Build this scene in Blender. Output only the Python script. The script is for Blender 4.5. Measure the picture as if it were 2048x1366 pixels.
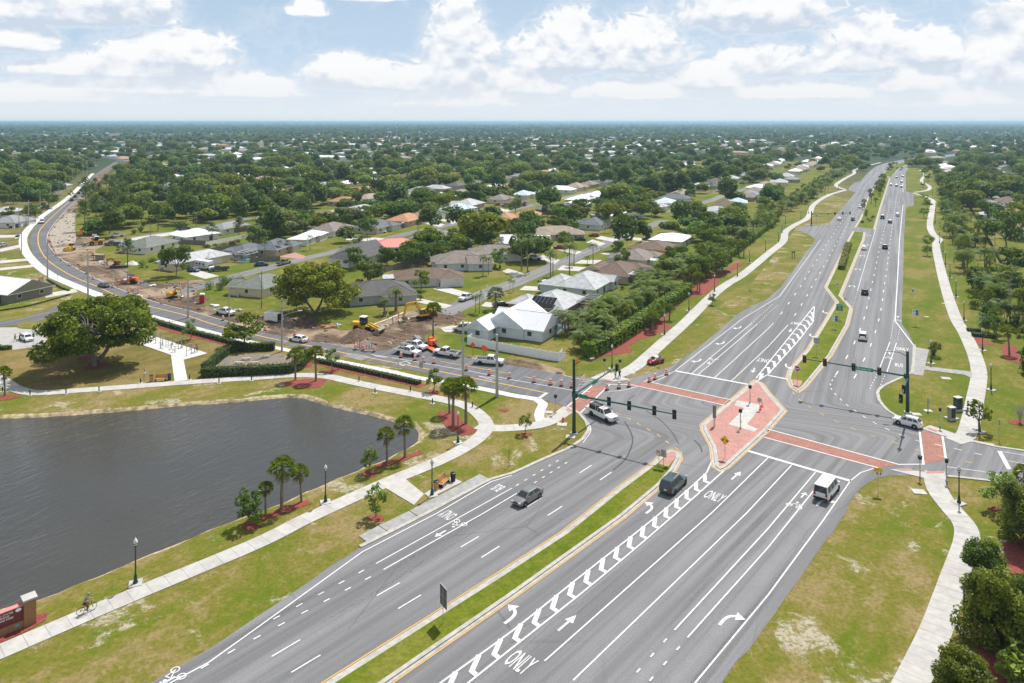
import bpy, bmesh, math, random
import numpy as np
from mathutils import Vector, Matrix
from mathutils.geometry import tessellate_polygon
for _o in list(bpy.data.objects): bpy.data.objects.remove(_o)
D = bpy.data; SC = bpy.context.scene; COL = SC.collection
R = math.radians
random.seed(7); rng = np.random.default_rng(7)

# ---------------------------------------------------------------- camera, sky, sun, exposure
HZ, HC, FP = 244.0, 50.0, 1500.0          # horizon row, camera height (m), focal length (px of a 2048 px wide picture)
cd = D.cameras.new('camera'); cam = D.objects.new('camera', cd); COL.objects.link(cam)
cam.location = (0, 0, HC); cam.rotation_euler = (R(90), 0, 0)
cd.sensor_fit = 'HORIZONTAL'; cd.sensor_width = 36; cd.lens = 36*FP/2048
cd.shift_y = -(683-HZ)/2048; cd.clip_start = 0.5; cd.clip_end = 60000
SC.camera = cam
SUN_EL, SUN_AZ = R(58), math.atan2(0.50, 0.86)     # azimuth measured from +Y (away from the camera) towards +X
sd = D.lights.new('sun', 'SUN'); sun = D.objects.new('sun', sd); COL.objects.link(sun)
sd.energy = 5.0; sd.angle = R(0.6); sd.color = (1.0, 0.965, 0.915)
tosun = Vector((math.sin(SUN_AZ)*math.cos(SUN_EL), math.cos(SUN_AZ)*math.cos(SUN_EL), math.sin(SUN_EL)))
sun.rotation_euler = tosun.to_track_quat('Z', 'Y').to_euler()
SC.view_settings.view_transform = 'Standard'; SC.view_settings.look = 'None'
SC.view_settings.exposure = 0.18; SC.view_settings.gamma = 1.0
SC.cycles.use_denoising = True
SC.cycles.max_bounces = 6; SC.cycles.diffuse_bounces = 3; SC.cycles.glossy_bounces = 3
SC.cycles.transparent_max_bounces = 8; SC.cycles.volume_bounces = 1; SC.cycles.transmission_bounces = 4

class NT:
    """small node-tree writer"""
    def __init__(s, tree): s.t = tree; s.n = tree.nodes; s.l = tree.links
    def node(s, kind, ins=None, **kw):
        nd = s.n.new(kind)
        for k, v in kw.items(): setattr(nd, k, v)
        for k, v in (ins or {}).items():
            sk = nd.inputs[k]
            if isinstance(v, bpy.types.NodeSocket): s.l.new(v, sk)
            else: sk.default_value = v
        return nd
    def math(s, op, a, b=None, c=None, clamp=False):
        i = {0: a}
        if b is not None: i[1] = b
        if c is not None: i[2] = c
        return s.node('ShaderNodeMath', i, operation=op, use_clamp=clamp).outputs[0]
    def mix(s, f, a, b):
        nd = s.n.new('ShaderNodeMix'); nd.data_type = 'RGBA'
        for idx, v in ((0, f), (6, a), (7, b)):
            if isinstance(v, bpy.types.NodeSocket): s.l.new(v, nd.inputs[idx])
            else: nd.inputs[idx].default_value = v if idx == 0 or len(v) == 4 else (*v, 1)
        return nd.outputs[2]
    def noise(s, vec, scale, detail=4, rough=.55, dist=0):
        i = {'Scale': scale, 'Detail': detail, 'Roughness': rough, 'Distortion': dist}
        if vec is not None: i['Vector'] = vec
        return s.node('ShaderNodeTexNoise', i).outputs[0]
    def ramp(s, f, a, b, smooth=True):
        nd = s.node('ShaderNodeMapRange', {0: f, 1: a, 2: b, 3: 0., 4: 1.})
        nd.interpolation_type = 'SMOOTHSTEP' if smooth else 'LINEAR'
        return nd.outputs[0]

W = D.worlds.new('World'); SC.world = W; W.use_nodes = True
W.node_tree.nodes.clear(); w = NT(W.node_tree)
sky = w.node('ShaderNodeTexSky', sky_type='NISHITA', sun_disc=False, sun_elevation=SUN_EL, sun_rotation=SUN_AZ,
             altitude=50, air_density=1.0, dust_density=1.6, ozone_density=1.6)
dirn = w.node('ShaderNodeTexCoord').outputs['Generated']
xyz = w.node('ShaderNodeSeparateXYZ', {0: dirn})
up = w.math('MAXIMUM', xyz.outputs[2], 0.0)
azm = w.math('ARCTAN2', xyz.outputs[0], xyz.outputs[1])                    # compass direction and height, in degrees
AZ, EL = w.math('MULTIPLY', azm, 57.296), w.math('MULTIPLY', w.math('ARCSINE', up), 57.296)
# single cumulus clouds: (compass direction, base height, half width, head height), degrees
CL = [(-24.8, 4.35, 4.6, 2.3), (-4.2, 3.0, 2.9, 5.6), (-8.5, 2.85, 3.8, 2.2), (-12.4, 2.9, 3.4, 2.0), (4.2, 4.6, 3.8, 3.9), (9.4, 4.5, 5.0, 3.6), (18.0, 7.3, 6.6, 3.6), (19.3, 3.7, 4.2, 2.4), (24.5, 4.1, 3.6, 3.3), (29.4, 4.3, 1.7, 2.0),
      (34.5, 3.2, 3.6, 5.0), (28.2, 2.3, 2.6, 1.8), (-15.2, 8.0, 1.4, 1.1), (-31.0, 7.1, 7.2, 3.4), (-33.5, 4.9, 2.6, 1.7), (1.6, 2.5, 2.8, 1.8), (-27.0, 2.2, 5.2, 1.6), (-19.5, 2.0, 4.2, 1.5), (-11.0, 9.2, 2.4, .9), (9.0, 2.0, 5.0, 1.5), (20.0, 1.9, 6.0, 1.4), (14.8, 2.9, 3.6, 1.9), (-31, 1.5, 6., 1.2), (-3, 1.4, 7., 1.2), (31, 1.3, 6., 1.2), (-27, 3.3, 6.5, 1.5)]
def cloud_field(dy, dxs):
    E = w.math('ADD', EL, dy) if dy else EL; M_ = None
    for i, (cx, yb, wx_, h_) in enumerate(CL):
        if len(dxs) <= i: dxs.append(w.math('POWER', w.math('ABSOLUTE', w.math('MULTIPLY_ADD', AZ, 1/wx_, -cx/wx_)), 2.0))
        v = w.math('MAXIMUM', w.math('MULTIPLY_ADD', E, 1/h_, -yb/h_), w.math('MULTIPLY_ADD', E, -4/h_, 4*yb/h_))
        d = w.math('SUBTRACT', 1.0, w.math('MULTIPLY_ADD', v, v, dxs[i]))
        M_ = d if M_ is None else w.node('ShaderNodeMath', {0: M_, 1: d, 2: .3}, operation='SMOOTH_MAX').outputs[0]
    p = w.node('ShaderNodeCombineXYZ', {0: AZ, 1: w.math('MULTIPLY', E, 1.3), 2: 3.3}).outputs[0]
    n0 = w.noise(p, .22, 2, .5, .3); n1 = w.noise(p, .60, 2, .5, .7); n2 = w.noise(p, 1.5, 6, .58, .4)
    bill = lambda q: w.math('SUBTRACT', 1.0, w.math('ABSOLUTE', w.math('MULTIPLY_ADD', q, 4.4, -2.2)))   # rounded heads, sharp clefts
    N_ = w.math('ADD', w.math('MULTIPLY_ADD', bill(n1), .60, -.36), w.math('ADD', w.math('MULTIPLY_ADD', bill(n2), .24, -.13), w.math('MULTIPLY_ADD', n0, 2.1, -1.08)))
    rest = w.math('MULTIPLY_ADD', w.ramp(w.math('ABSOLUTE', AZ), 36, 44), .75, -.95)      # the same broken cloud goes on round the rest of the sky
    S_ = w.math('ADD', w.math('MULTIPLY_ADD', w.noise(p, .75, 3, .5, .3), 1.5, -.75), w.math('MULTIPLY_ADD', n0, 2.1, -1.08)); M_ = w.math('MAXIMUM', M_, rest)
    return w.math('ADD', M_, N_), w.math('ADD', M_, S_)
_dx = []
(d0, e0), (_d1, e1) = cloud_field(0., _dx), cloud_field(.9, _dx)
cover = w.ramp(d0, -.13, .26)
shade = w.math('MULTIPLY', w.ramp(w.math('SUBTRACT', e1, e0), -.50, .45), w.ramp(d0, -.30, .22))      # more cloud above = darker underside
film = w.ramp(d0, -.9, .15)                                               # thin veil round the clouds
base = w.mix(w.ramp(EL, 22, 1), sky.outputs[0], (5.7, 7.4, 9.4))          # pale washed blue low over the horizon
col = w.mix(w.math('MULTIPLY', film, .46), base, (8.8, 9.3, 9.9))
col = w.mix(w.math('MULTIPLY', cover, .95), col, w.mix(shade, (10.5, 10.5, 10.5), (6.5, 7.4, 8.7)))
col = w.mix(w.math('MULTIPLY', w.ramp(EL, 5.5, .0), .86), col, (8.9, 9.25, 9.6))
W.cycles.sampling_method = 'MANUAL'; W.cycles.sample_map_resolution = 256
bg = w.node('ShaderNodeBackground', {0: col, 1: 0.084})
w.l.new(bg.outputs[0], w.node('ShaderNodeOutputWorld').inputs[0])

# ---------------------------------------------------------------- helpers
def G(x, y, z=0.0):
    """picture pixel -> point of the level z (pixel gives the direction, the flat ground the distance)"""
    k = (HC-z)/(y-HZ); return ((x-1024)*k, FP*k)
def GP(pts, z=0.0): return [G(x, y, z) for x, y in pts]
TH = R(63.0); U = (math.cos(TH), math.sin(TH)); Vv = (math.sin(TH), -math.cos(TH))   # street grid: U along the streets, Vv across
def tag(o, label=None, cat=None, group=None, kind=None):
    if label: o['label'] = label
    if cat: o['category'] = cat
    if group: o['group'] = group
    if kind: o['kind'] = kind
    return o
def link(name, me, parent=None, loc=None):
    o = D.objects.new(name, me); COL.objects.link(o)
    if parent is not None: o.parent = parent
    if loc is not None: o.location = loc
    return o
def empty(name, loc=(0, 0, 0), rz=0.0, sc=1.0):
    o = D.objects.new(name, None); COL.objects.link(o); o.location = loc; o.rotation_euler = (0, 0, rz)
    if sc != 1.0: o.scale = (sc, sc, sc) if not isinstance(sc, tuple) else sc
    o.empty_display_size = .1
    return o
def mesh_np(name, verts, faces, mats, mi=None, smooth=False):
    """verts (n,3), faces (m,k) arrays of one polygon size"""
    me = D.meshes.new(name); verts = np.asarray(verts, np.float32); faces = np.asarray(faces, np.int32)
    k = faces.shape[1]
    me.vertices.add(len(verts)); me.vertices.foreach_set('co', verts.ravel())
    me.loops.add(faces.size); me.loops.foreach_set('vertex_index', faces.ravel())
    me.polygons.add(len(faces)); me.polygons.foreach_set('loop_start', np.arange(0, faces.size, k, dtype=np.int32))
    me.polygons.foreach_set('loop_total', np.full(len(faces), k, np.int32))
    for m in mats: me.materials.append(m)
    if mi is not None: me.polygons.foreach_set('material_index', np.asarray(mi, np.int32))
    if smooth: me.polygons.foreach_set('use_smooth', np.ones(len(faces), bool))
    me.update(calc_edges=True); return me
class MB:
    """collects shapes of ONE mesh"""
    def __init__(s): s.v = []; s.f = []; s.m = []
    def add(s, vs, fs, mi=0):
        b = len(s.v); s.v += [tuple(p) for p in vs]; s.f += [tuple(i+b for i in f) for f in fs]; s.m += [mi]*len(fs); return s
    def box(s, c, d, rz=0., mi=0, top=(1., 1.), rx=0., ry=0.):
        x, y, z = d[0]/2, d[1]/2, d[2]/2; tx, ty = top
        P = [(-x, -y, -z), (x, -y, -z), (x, y, -z), (-x, y, -z), (-x*tx, -y*ty, z), (x*tx, -y*ty, z), (x*tx, y*ty, z), (-x*tx, y*ty, z)]
        Mx = Matrix.Rotation(rz, 3, 'Z') @ Matrix.Rotation(ry, 3, 'Y') @ Matrix.Rotation(rx, 3, 'X')
        P = [tuple(Mx @ Vector(p) + Vector(c)) for p in P]
        return s.add(P, [(3, 2, 1, 0), (4, 5, 6, 7), (0, 1, 5, 4), (1, 2, 6, 5), (2, 3, 7, 6), (3, 0, 4, 7)], mi)
    def tube(s, p0, p1, r0, r1=None, n=8, mi=0, caps=True):
        return s.tubes([p0, p1], [r0, r0 if r1 is None else r1], n, mi, caps)
    def tubes(s, pts, rad, n=8, mi=0, caps=True):
        pts = [Vector(p) for p in pts]; vs = []; fs = []
        if not isinstance(rad, (list, tuple)): rad = [rad]*len(pts)
        for i, p in enumerate(pts):
            d = (pts[min(i+1, len(pts)-1)]-pts[max(i-1, 0)]).normalized()
            a = d.cross(Vector((0, 0, 1)) if abs(d.z) < .95 else Vector((1, 0, 0))).normalized(); b = d.cross(a)
            for k in range(n):
                t = 2*math.pi*k/n; vs.append(p+(a*math.cos(t)+b*math.sin(t))*rad[i])
        for i in range(len(pts)-1):
            for k in range(n):
                fs.append((i*n+k, i*n+(k+1) % n, (i+1)*n+(k+1) % n, (i+1)*n+k))
        if caps: fs.append(tuple(range(n))[::-1]); fs.append(tuple(range((len(pts)-1)*n, len(pts)*n)))
        return s.add(vs, fs, mi)
    def lathe(s, prof, n=10, c=(0, 0, 0), mi=0):
        vs = []; fs = []
        for r, z in prof:
            for k in range(n):
                t = 2*math.pi*k/n; vs.append((c[0]+r*math.cos(t), c[1]+r*math.sin(t), c[2]+z))
        for i in range(len(prof)-1):
            for k in range(n): fs.append((i*n+k, i*n+(k+1) % n, (i+1)*n+(k+1) % n, (i+1)*n+k))
        fs.append(tuple(range((len(prof)-1)*n, len(prof)*n)))
        return s.add(vs, fs, mi)
    def disc(s, c, r, axis='Y', n=12, mi=0):
        vs = []
        for k in range(n):
            t = 2*math.pi*k/n; a, b = r*math.cos(t), r*math.sin(t)
            vs.append((c[0]+a, c[1], c[2]+b) if axis == 'Y' else (c[0], c[1]+a, c[2]+b) if axis == 'X' else (c[0]+a, c[1]+b, c[2]))
        return s.add(vs, [tuple(range(n))], mi)
    def poly(s, pts, z, mi=0):
        tri = tessellate_polygon([[Vector((x, y, 0)) for x, y in pts]])
        fs = []
        for t in tri:
            a, b, c = [pts[i] for i in t]
            fs.append(t if (b[0]-a[0])*(c[1]-a[1])-(b[1]-a[1])*(c[0]-a[0]) > 0 else t[::-1])
        return s.add([(x, y, z) for x, y in pts], fs, mi)
    def prism(s, pts, z0, z1, mi=0, mside=None):
        s.poly(pts, z1, mi); n = len(pts); area = sum(pts[i][0]*pts[(i+1) % n][1]-pts[(i+1) % n][0]*pts[i][1] for i in range(n))
        q = pts if area > 0 else pts[::-1]
        return s.add([(x, y, z0) for x, y in q]+[(x, y, z1) for x, y in q], [(i, (i+1) % n, n+(i+1) % n, n+i) for i in range(n)], mi if mside is None else mside)
    def strip(s, pts, wdt, z, z0=None, mi=0):
        """flat ribbon along a polyline (solid slab when z0 is given)"""
        L, Rr = offset(pts, wdt/2), offset(pts, -wdt/2); n = len(pts)
        s.add([(x, y, z) for x, y in L]+[(x, y, z) for x, y in Rr], [(n+i, n+i+1, i+1, i) for i in range(n-1)], mi)
        if z0 is not None:
            s.add([(x, y, z) for x, y in L]+[(x, y, z0) for x, y in L], [(i, i+1, n+i+1, n+i) for i in range(n-1)], mi)
            s.add([(x, y, z) for x, y in Rr]+[(x, y, z0) for x, y in Rr], [(i+1, i, n+i, n+i+1) for i in range(n-1)], mi)
            for i in (0, n-1):
                q = [(*L[i], z), (*Rr[i], z), (*Rr[i], z0), (*L[i], z0)]; s.add(q, [(0, 1, 2, 3)], mi)
        return s
    def mesh(s, name, mats, smooth=False):
        me = D.meshes.new(name); me.from_pydata(s.v, [], s.f)
        for m in (mats if isinstance(mats, (list, tuple)) else [mats]): me.materials.append(m)
        me.polygons.foreach_set('material_index', s.m)
        if smooth: me.polygons.foreach_set('use_smooth', [True]*len(s.f))
        me.update(); return me
    def build(s, name, mats, parent=None, smooth=False, loc=None): return link(name, s.mesh(name, mats, smooth), parent, loc)
def offset(pts, d):
    """polyline moved sideways (left of its direction for d > 0)"""
    out = []; n = len(pts)
    for i in range(n):
        a, b, c = pts[max(i-1, 0)], pts[i], pts[min(i+1, n-1)]
        d1 = Vector((b[0]-a[0], b[1]-a[1])); d2 = Vector((c[0]-b[0], c[1]-b[1]))
        if d1.length < 1e-9: d1 = d2
        if d2.length < 1e-9: d2 = d1
        d1.normalize(); d2.normalize(); t = d1+d2
        if t.length < 1e-6: t = d1
        t.normalize(); k = min(1/max(.35, t.dot(d1)), 2.2)
        out.append((b[0]-t.y*d*k, b[1]+t.x*d*k))
    return out
def inset(poly, d):
    n = len(poly); area = sum(poly[i][0]*poly[(i+1) % n][1]-poly[(i+1) % n][0]*poly[i][1] for i in range(n))
    p = [poly[-1]]+list(poly)+[poly[0]]
    return offset(p, d if area > 0 else -d)[1:-1]
def spl(pts, step=2.0):
    """Catmull-Rom curve through ground points, resampled"""
    P = [pts[0]]+list(pts)+[pts[-1]]; out = []
    for i in range(1, len(P)-2):
        p0, p1, p2, p3 = [np.array(P[i+k]) for k in (-1, 0, 1, 2)]
        n = max(1, int(np.linalg.norm(p2-p1)/step))
        for k in range(n):
            t = k/n; out.append(tuple(.5*((2*p1)+(-p0+p2)*t+(2*p0-5*p1+4*p2-p3)*t*t+(-p0+3*p1-3*p2+p3)*t**3)))
    out.append(tuple(pts[-1])); return out
def plen(pts): return sum(math.dist(pts[i], pts[i+1]) for i in range(len(pts)-1))
def at_len(pts, s):
    for i in range(len(pts)-1):
        d = math.dist(pts[i], pts[i+1])
        if s <= d or i == len(pts)-2:
            t = s/max(d, 1e-9); a, b = pts[i], pts[i+1]
            return (a[0]+(b[0]-a[0])*t, a[1]+(b[1]-a[1])*t), math.atan2(b[1]-a[1], b[0]-a[0])
        s -= d
def sub(pts, s0, s1):
    L = 0; out = [at_len(pts, s0)[0]]
    for i in range(len(pts)-1):
        L += math.dist(pts[i], pts[i+1])
        if s0+.01 < L < s1-.01: out.append(pts[i+1])
    out.append(at_len(pts, s1)[0]); return out
def inside_np(Q, poly):
    x, y = Q[:, 0], Q[:, 1]; P = np.asarray(poly); c = np.zeros(len(Q), bool)
    for (xi, yi), (xj, yj) in zip(P, np.roll(P, 1, 0)):
        m = (yi > y) != (yj > y)
        if m.any(): c[m] ^= x[m] < (xj-xi)*(y[m]-yi)/(yj-yi)+xi
    return c
def dist_np(Q, A):
    out = np.full(len(Q), 1e9); A = np.asarray(A)
    for i in range(0, len(Q), 4000): out[i:i+4000] = np.sqrt(((Q[i:i+4000, None, :]-A[None])**2).sum(2)).min(1)
    return out
def inside(p, poly):
    x, y = p; c = False; n = len(poly); j = n-1
    for i in range(n):
        xi, yi = poly[i]; xj, yj = poly[j]
        if (yi > y) != (yj > y) and x < (xj-xi)*(y-yi)/(yj-yi)+xi: c = not c
        j = i
    return c
_o1 = 'first second third fourth fifth sixth seventh eighth ninth tenth eleventh twelfth thirteenth fourteenth fifteenth sixteenth seventeenth eighteenth nineteenth'.split()
ORD = list(_o1)
for _t, _te in (('twenty', 'twentieth'), ('thirty', 'thirtieth'), ('forty', 'fortieth'), ('fifty', 'fiftieth'), ('sixty', 'sixtieth'), ('seventy', 'seventieth'), ('eighty', 'eightieth'), ('ninety', 'ninetieth')): ORD += [_te]+[_t+'-'+q for q in _o1[:9]]
def number(objs, text, key):
    """labels of alike things in a row: text holds %s for the place counted by key"""
    for i, o in enumerate(sorted(objs, key=key)): o['label'] = text % (ORD[i] if i < len(ORD) else 'last')
class Proto:
    """a kind of thing: list of (part name, mesh, index of the part it belongs to, offset, paintable)"""
    def __init__(s, name): s.name = name; s.p = []
    def part(s, name, me, parent=None, loc=None, paint=False): s.p.append((name, me, parent, loc, paint)); return len(s.p)-1
    def spawn(s, xy, rz=0., sc=1., label=None, cat=None, group=None, z=0., paint=None, name=None):
        root = empty(name or s.name, (xy[0], xy[1], z), rz, sc); made = []
        for nm, me, par, loc, pt in s.p:
            o = link(nm, me, root if par is None else made[par], loc); made.append(o)
            if pt and paint is not None:
                o.material_slots[0].link = 'OBJECT'; o.material_slots[0].material = paint
        return tag(root, label, cat, group)
# ---------------------------------------------------------------- materials
def M(name, c, rough=.7, metal=0., var=.12, scale=3., bump=0., bscale=20., spec=.4, coat=0., rnd=0., emit=None, dirt=0.):
    m = D.materials.new(name); m.use_nodes = True; m.node_tree.nodes.clear(); n = NT(m.node_tree)
    b = n.node('ShaderNodeBsdfPrincipled', {'Roughness': rough, 'Metallic': metal, 'Specular IOR Level': spec, 'Coat Weight': coat})
    pos = n.node('ShaderNodeTexCoord').outputs['Object']
    c4 = (*c, 1); out = None
    if var > 0:
        f = n.noise(pos, scale, 5, .6)
        out = n.mix(n.ramp(f, .3, .7), tuple(x*(1-var) for x in c), tuple(min(1, x*(1+var)) for x in c))
    if dirt > 0:
        g = n.noise(pos, scale*.23, 6, .65); out = n.mix(n.math('MULTIPLY', n.ramp(g, .48, .70), dirt), out if out else c4, (.13, .115, .09))
    if rnd > 0:
        r = n.node('ShaderNodeObjectInfo').outputs['Random']
        hs = n.node('ShaderNodeHueSaturation', {'Hue': n.math('MULTIPLY_ADD', r, rnd*.10, .5-rnd*.05), 'Value': n.math('MULTIPLY_ADD', r, rnd, 1-rnd*.5), 'Color': out if out else c4})
        out = hs.outputs[0]
    if out: n.l.new(out, b.inputs['Base Color'])
    else: b.inputs['Base Color'].default_value = c4
    if bump > 0:
        bp = n.node('ShaderNodeBump', {'Strength': bump, 'Distance': .05, 'Height': n.noise(pos, bscale, 3, .6)})
        n.l.new(bp.outputs[0], b.inputs['Normal'])
    if emit: b.inputs['Emission Color'].default_value = (*emit[0], 1); b.inputs['Emission Strength'].default_value = emit[1]
    n.l.new(b.outputs[0], n.node('ShaderNodeOutputMaterial').inputs[0]); m.diffuse_color = c4
    return m
_mc = {}
def C(c, rough=.6, **kw):
    k = (tuple(round(x, 3) for x in c), rough, tuple(sorted(kw.items())))
    if k not in _mc: _mc[k] = M('paint_%d' % len(_mc), c, rough, **kw)
    return _mc[k]
def align(n, pos, ang, sx, sy):
    """coordinates turned so that x runs along ang, then stretched"""
    r = n.node('ShaderNodeVectorRotate', {'Vector': pos, 'Angle': ang if isinstance(ang, bpy.types.NodeSocket) else -ang}, rotation_type='Z_AXIS').outputs[0]
    return n.node('ShaderNodeVectorMath', {0: r, 1: (sx, sy, 1)}, operation='MULTIPLY').outputs[0]
def road_angle(n, pos):
    """minus the local direction of the divided road: it bends at the crossing"""
    y = n.node('ShaderNodeSeparateXYZ', {0: pos}).outputs[1]
    return n.math('MULTIPLY_ADD', n.ramp(y, 118, 134), -(TH-R(49.5)), -R(49.5))
def world_pos(n): return n.node('ShaderNodeNewGeometry').outputs['Position']

def ground_mat(name, pal, patch=.05, far=False, sand=.0, sc=1.):
    """grass that goes from lush to dry in uneven patches, with bare sandy spots"""
    m = D.materials.new(name); m.use_nodes = True; m.node_tree.nodes.clear(); n = NT(m.node_tree)
    pos = world_pos(n)
    rot = align(n, pos, R(55), .30, 1.)   # mowing direction
    big = n.noise(pos, patch*sc, 6, .62, .4); mow = n.noise(rot, .23*sc, 5, .6); fine = n.noise(pos, 2.2*sc, 6, .75)
    tuft = n.noise(pos, .55*sc, 5, .7, .6)
    f = n.math('ADD', n.math('MULTIPLY', big, .48), n.math('ADD', n.math('MULTIPLY', mow, .28), n.math('MULTIPLY', tuft, .24)))
    c = n.mix(n.ramp(f, .42, .505), pal[0], pal[1])
    c = n.mix(n.ramp(f, .495, .57), c, pal[2])
    c = n.mix(n.math('MULTIPLY', n.ramp(fine, .40, .66), .62), c, tuple(x*.50 for x in pal[1]))
    c = n.mix(n.math('MULTIPLY', n.ramp(n.noise(pos, .9*sc, 5, .7, .8), .52, .70), .40), c, tuple(x*1.25 for x in pal[2]))
    if sand > 0:
        sp = n.noise(pos, .11*sc, 8, .72, .6)
        brk = n.ramp(n.noise(pos, 1.7, 6, .8), .40, .56)
        c = n.mix(n.math('MULTIPLY', n.math('MULTIPLY', n.ramp(sp, .655-sand*.13, .72-sand*.13), brk), .9), c, (.40, .36, .28))
    if far:
        y = n.node('ShaderNodeSeparateXYZ', {0: pos}).outputs[1]
        wood = n.mix(n.noise(pos, .004, 4, .6), (.030, .050, .022), (.055, .080, .034))
        c = n.mix(n.ramp(y, 420, 900), c, wood)
    hgt = n.math('ADD', n.math('MULTIPLY', fine, .6), n.math('MULTIPLY', n.noise(pos, .12, 3, .5), 1.8))
    bp = n.node('ShaderNodeBump', {'Strength': .55, 'Distance': .16, 'Height': hgt})
    b = n.node('ShaderNodeBsdfPrincipled', {'Base Color': c, 'Roughness': .95, 'Specular IOR Level': .1, 'Normal': bp.outputs[0]})
    n.l.new(b.outputs[0], n.node('ShaderNodeOutputMaterial').inputs[0]); return m
m_ground = ground_mat('grass_ground', ((.105, .125, .022), (.16, .145, .042), (.235, .185, .075)), .045, True, .15)
m_verge = ground_mat('verge_grass', ((.105, .145, .008), (.165, .155, .026), (.265, .200, .090)), .060, sand=.80)
m_lawn = ground_mat('lawn_grass', ((.085, .135, .008), (.135, .150, .018), (.225, .185, .055)), .05)
m_median = ground_mat('median_grass', ((.085, .135, .006), (.13, .16, .012), (.18, .18, .03)), .14)
m_drygrass = ground_mat('dry_park_grass', ((.12, .12, .022), (.20, .155, .050), (.25, .185, .075)), .06, sand=.2)

def road_mat(name, c, warm=0.):
    m = D.materials.new(name); m.use_nodes = True; m.node_tree.nodes.clear(); n = NT(m.node_tree)
    pos = world_pos(n)
    ra = road_angle(n, pos); along = align(n, pos, ra, .008, .62)
    lane = n.noise(along, 1.0, 3, .5); big = n.noise(pos, .07, 5, .6, .3); grit = n.noise(pos, 7., 6, .85)
    along2 = align(n, pos, ra, .022, .9)
    oil = n.math('MULTIPLY', n.ramp(n.noise(along2, 1., 6, .7, .4), .50, .68), n.ramp(n.noise(pos, 3.6, 6, .8), .38, .58))
    cc = n.mix(n.ramp(lane, .34, .66), tuple(x*.73 for x in c), tuple(x*1.14 for x in c))
    cc = n.mix(n.math('MULTIPLY', n.ramp(big, .40, .66), .30), cc, tuple(x*.72 for x in c))
    cc = n.mix(n.ramp(grit, .40, .66), cc, n.mix(.5, cc, tuple(x*.42 for x in c)))
    cc = n.mix(n.math('MULTIPLY', oil, .62), cc, (.045, .043, .04))
    crk = n.node('ShaderNodeTexVoronoi', {'Vector': align(n, pos, ra, .035, .13), 'Scale': 1.}, feature='DISTANCE_TO_EDGE')
    cr = n.math('MULTIPLY', n.math('LESS_THAN', crk.outputs[0], .006), n.ramp(n.noise(pos, .05, 3), .42, .6))
    cc = n.mix(n.math('MULTIPLY', cr, .35), cc, (.05, .05, .05))
    bp = n.node('ShaderNodeBump', {'Strength': .25, 'Distance': .01, 'Height': grit})
    b = n.node('ShaderNodeBsdfPrincipled', {'Base Color': cc, 'Roughness': .82, 'Specular IOR Level': .35, 'Normal': bp.outputs[0]})
    n.l.new(b.outputs[0], n.node('ShaderNodeOutputMaterial').inputs[0]); return m
m_road = road_mat('aged_asphalt', (.200, .200, .203))
m_road2 = road_mat('newer_asphalt', (.150, .152, .158))
m_street = road_mat('street_asphalt', (.21, .205, .20))
m_conc = M('concrete_walk', (.43, .415, .385), .9, var=.10, scale=.9, bump=.15, dirt=.16, rnd=.12)
m_concnew = M('fresh_concrete', (.56, .545, .52), .9, var=.06, scale=.6, bump=.1, rnd=.06)
m_pad = M('concrete_pad', (.30, .295, .28), .9, var=.16, scale=1.2, bump=.2, dirt=.25)
m_joint = C((.20, .185, .165), .95)
m_kerb = M('kerb_concrete', (.40, .38, .335), .9, var=.15, scale=1.5, dirt=.25)
m_drive = M('driveway_concrete', (.47, .45, .41), .9, var=.12, scale=.5, dirt=.2)
def paint_mat(name, c):
    """road paint worn through to the asphalt in specks and tyre-greyed along the lanes"""
    m = D.materials.new(name); m.use_nodes = True; m.node_tree.nodes.clear(); n = NT(m.node_tree); pos = world_pos(n)
    worn = n.math('MULTIPLY', n.ramp(n.noise(pos, 5.5, 7, .75), .52, .66), n.ramp(n.noise(pos, .16, 4, .6), .30, .62))
    grey = n.math('MULTIPLY', n.ramp(n.noise(align(n, pos, road_angle(n, pos), .05, .8), 1., 5, .65), .45, .72), .38)
    cc = n.mix(grey, c, tuple(x*.62 for x in c)); cc = n.mix(n.math('MULTIPLY', worn, .72), cc, (.19, .19, .19))
    b = n.node('ShaderNodeBsdfPrincipled', {'Base Color': cc, 'Roughness': .75}); n.l.new(b.outputs[0], n.node('ShaderNodeOutputMaterial').inputs[0]); return m
m_white = paint_mat('road_paint_white', (.62, .62, .61)); m_yellow = paint_mat('road_paint_yellow', (.66, .37, .06))
m_mulch = M('red_mulch', (.22, .050, .035), .95, var=.45, scale=4., bump=.8, bscale=9)
m_tar = M('tyre_rubber_mark', (.055, .055, .055), .8, var=.3, scale=1.5)
m_patch = road_mat('road_patch', (.28, .275, .26))
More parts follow.
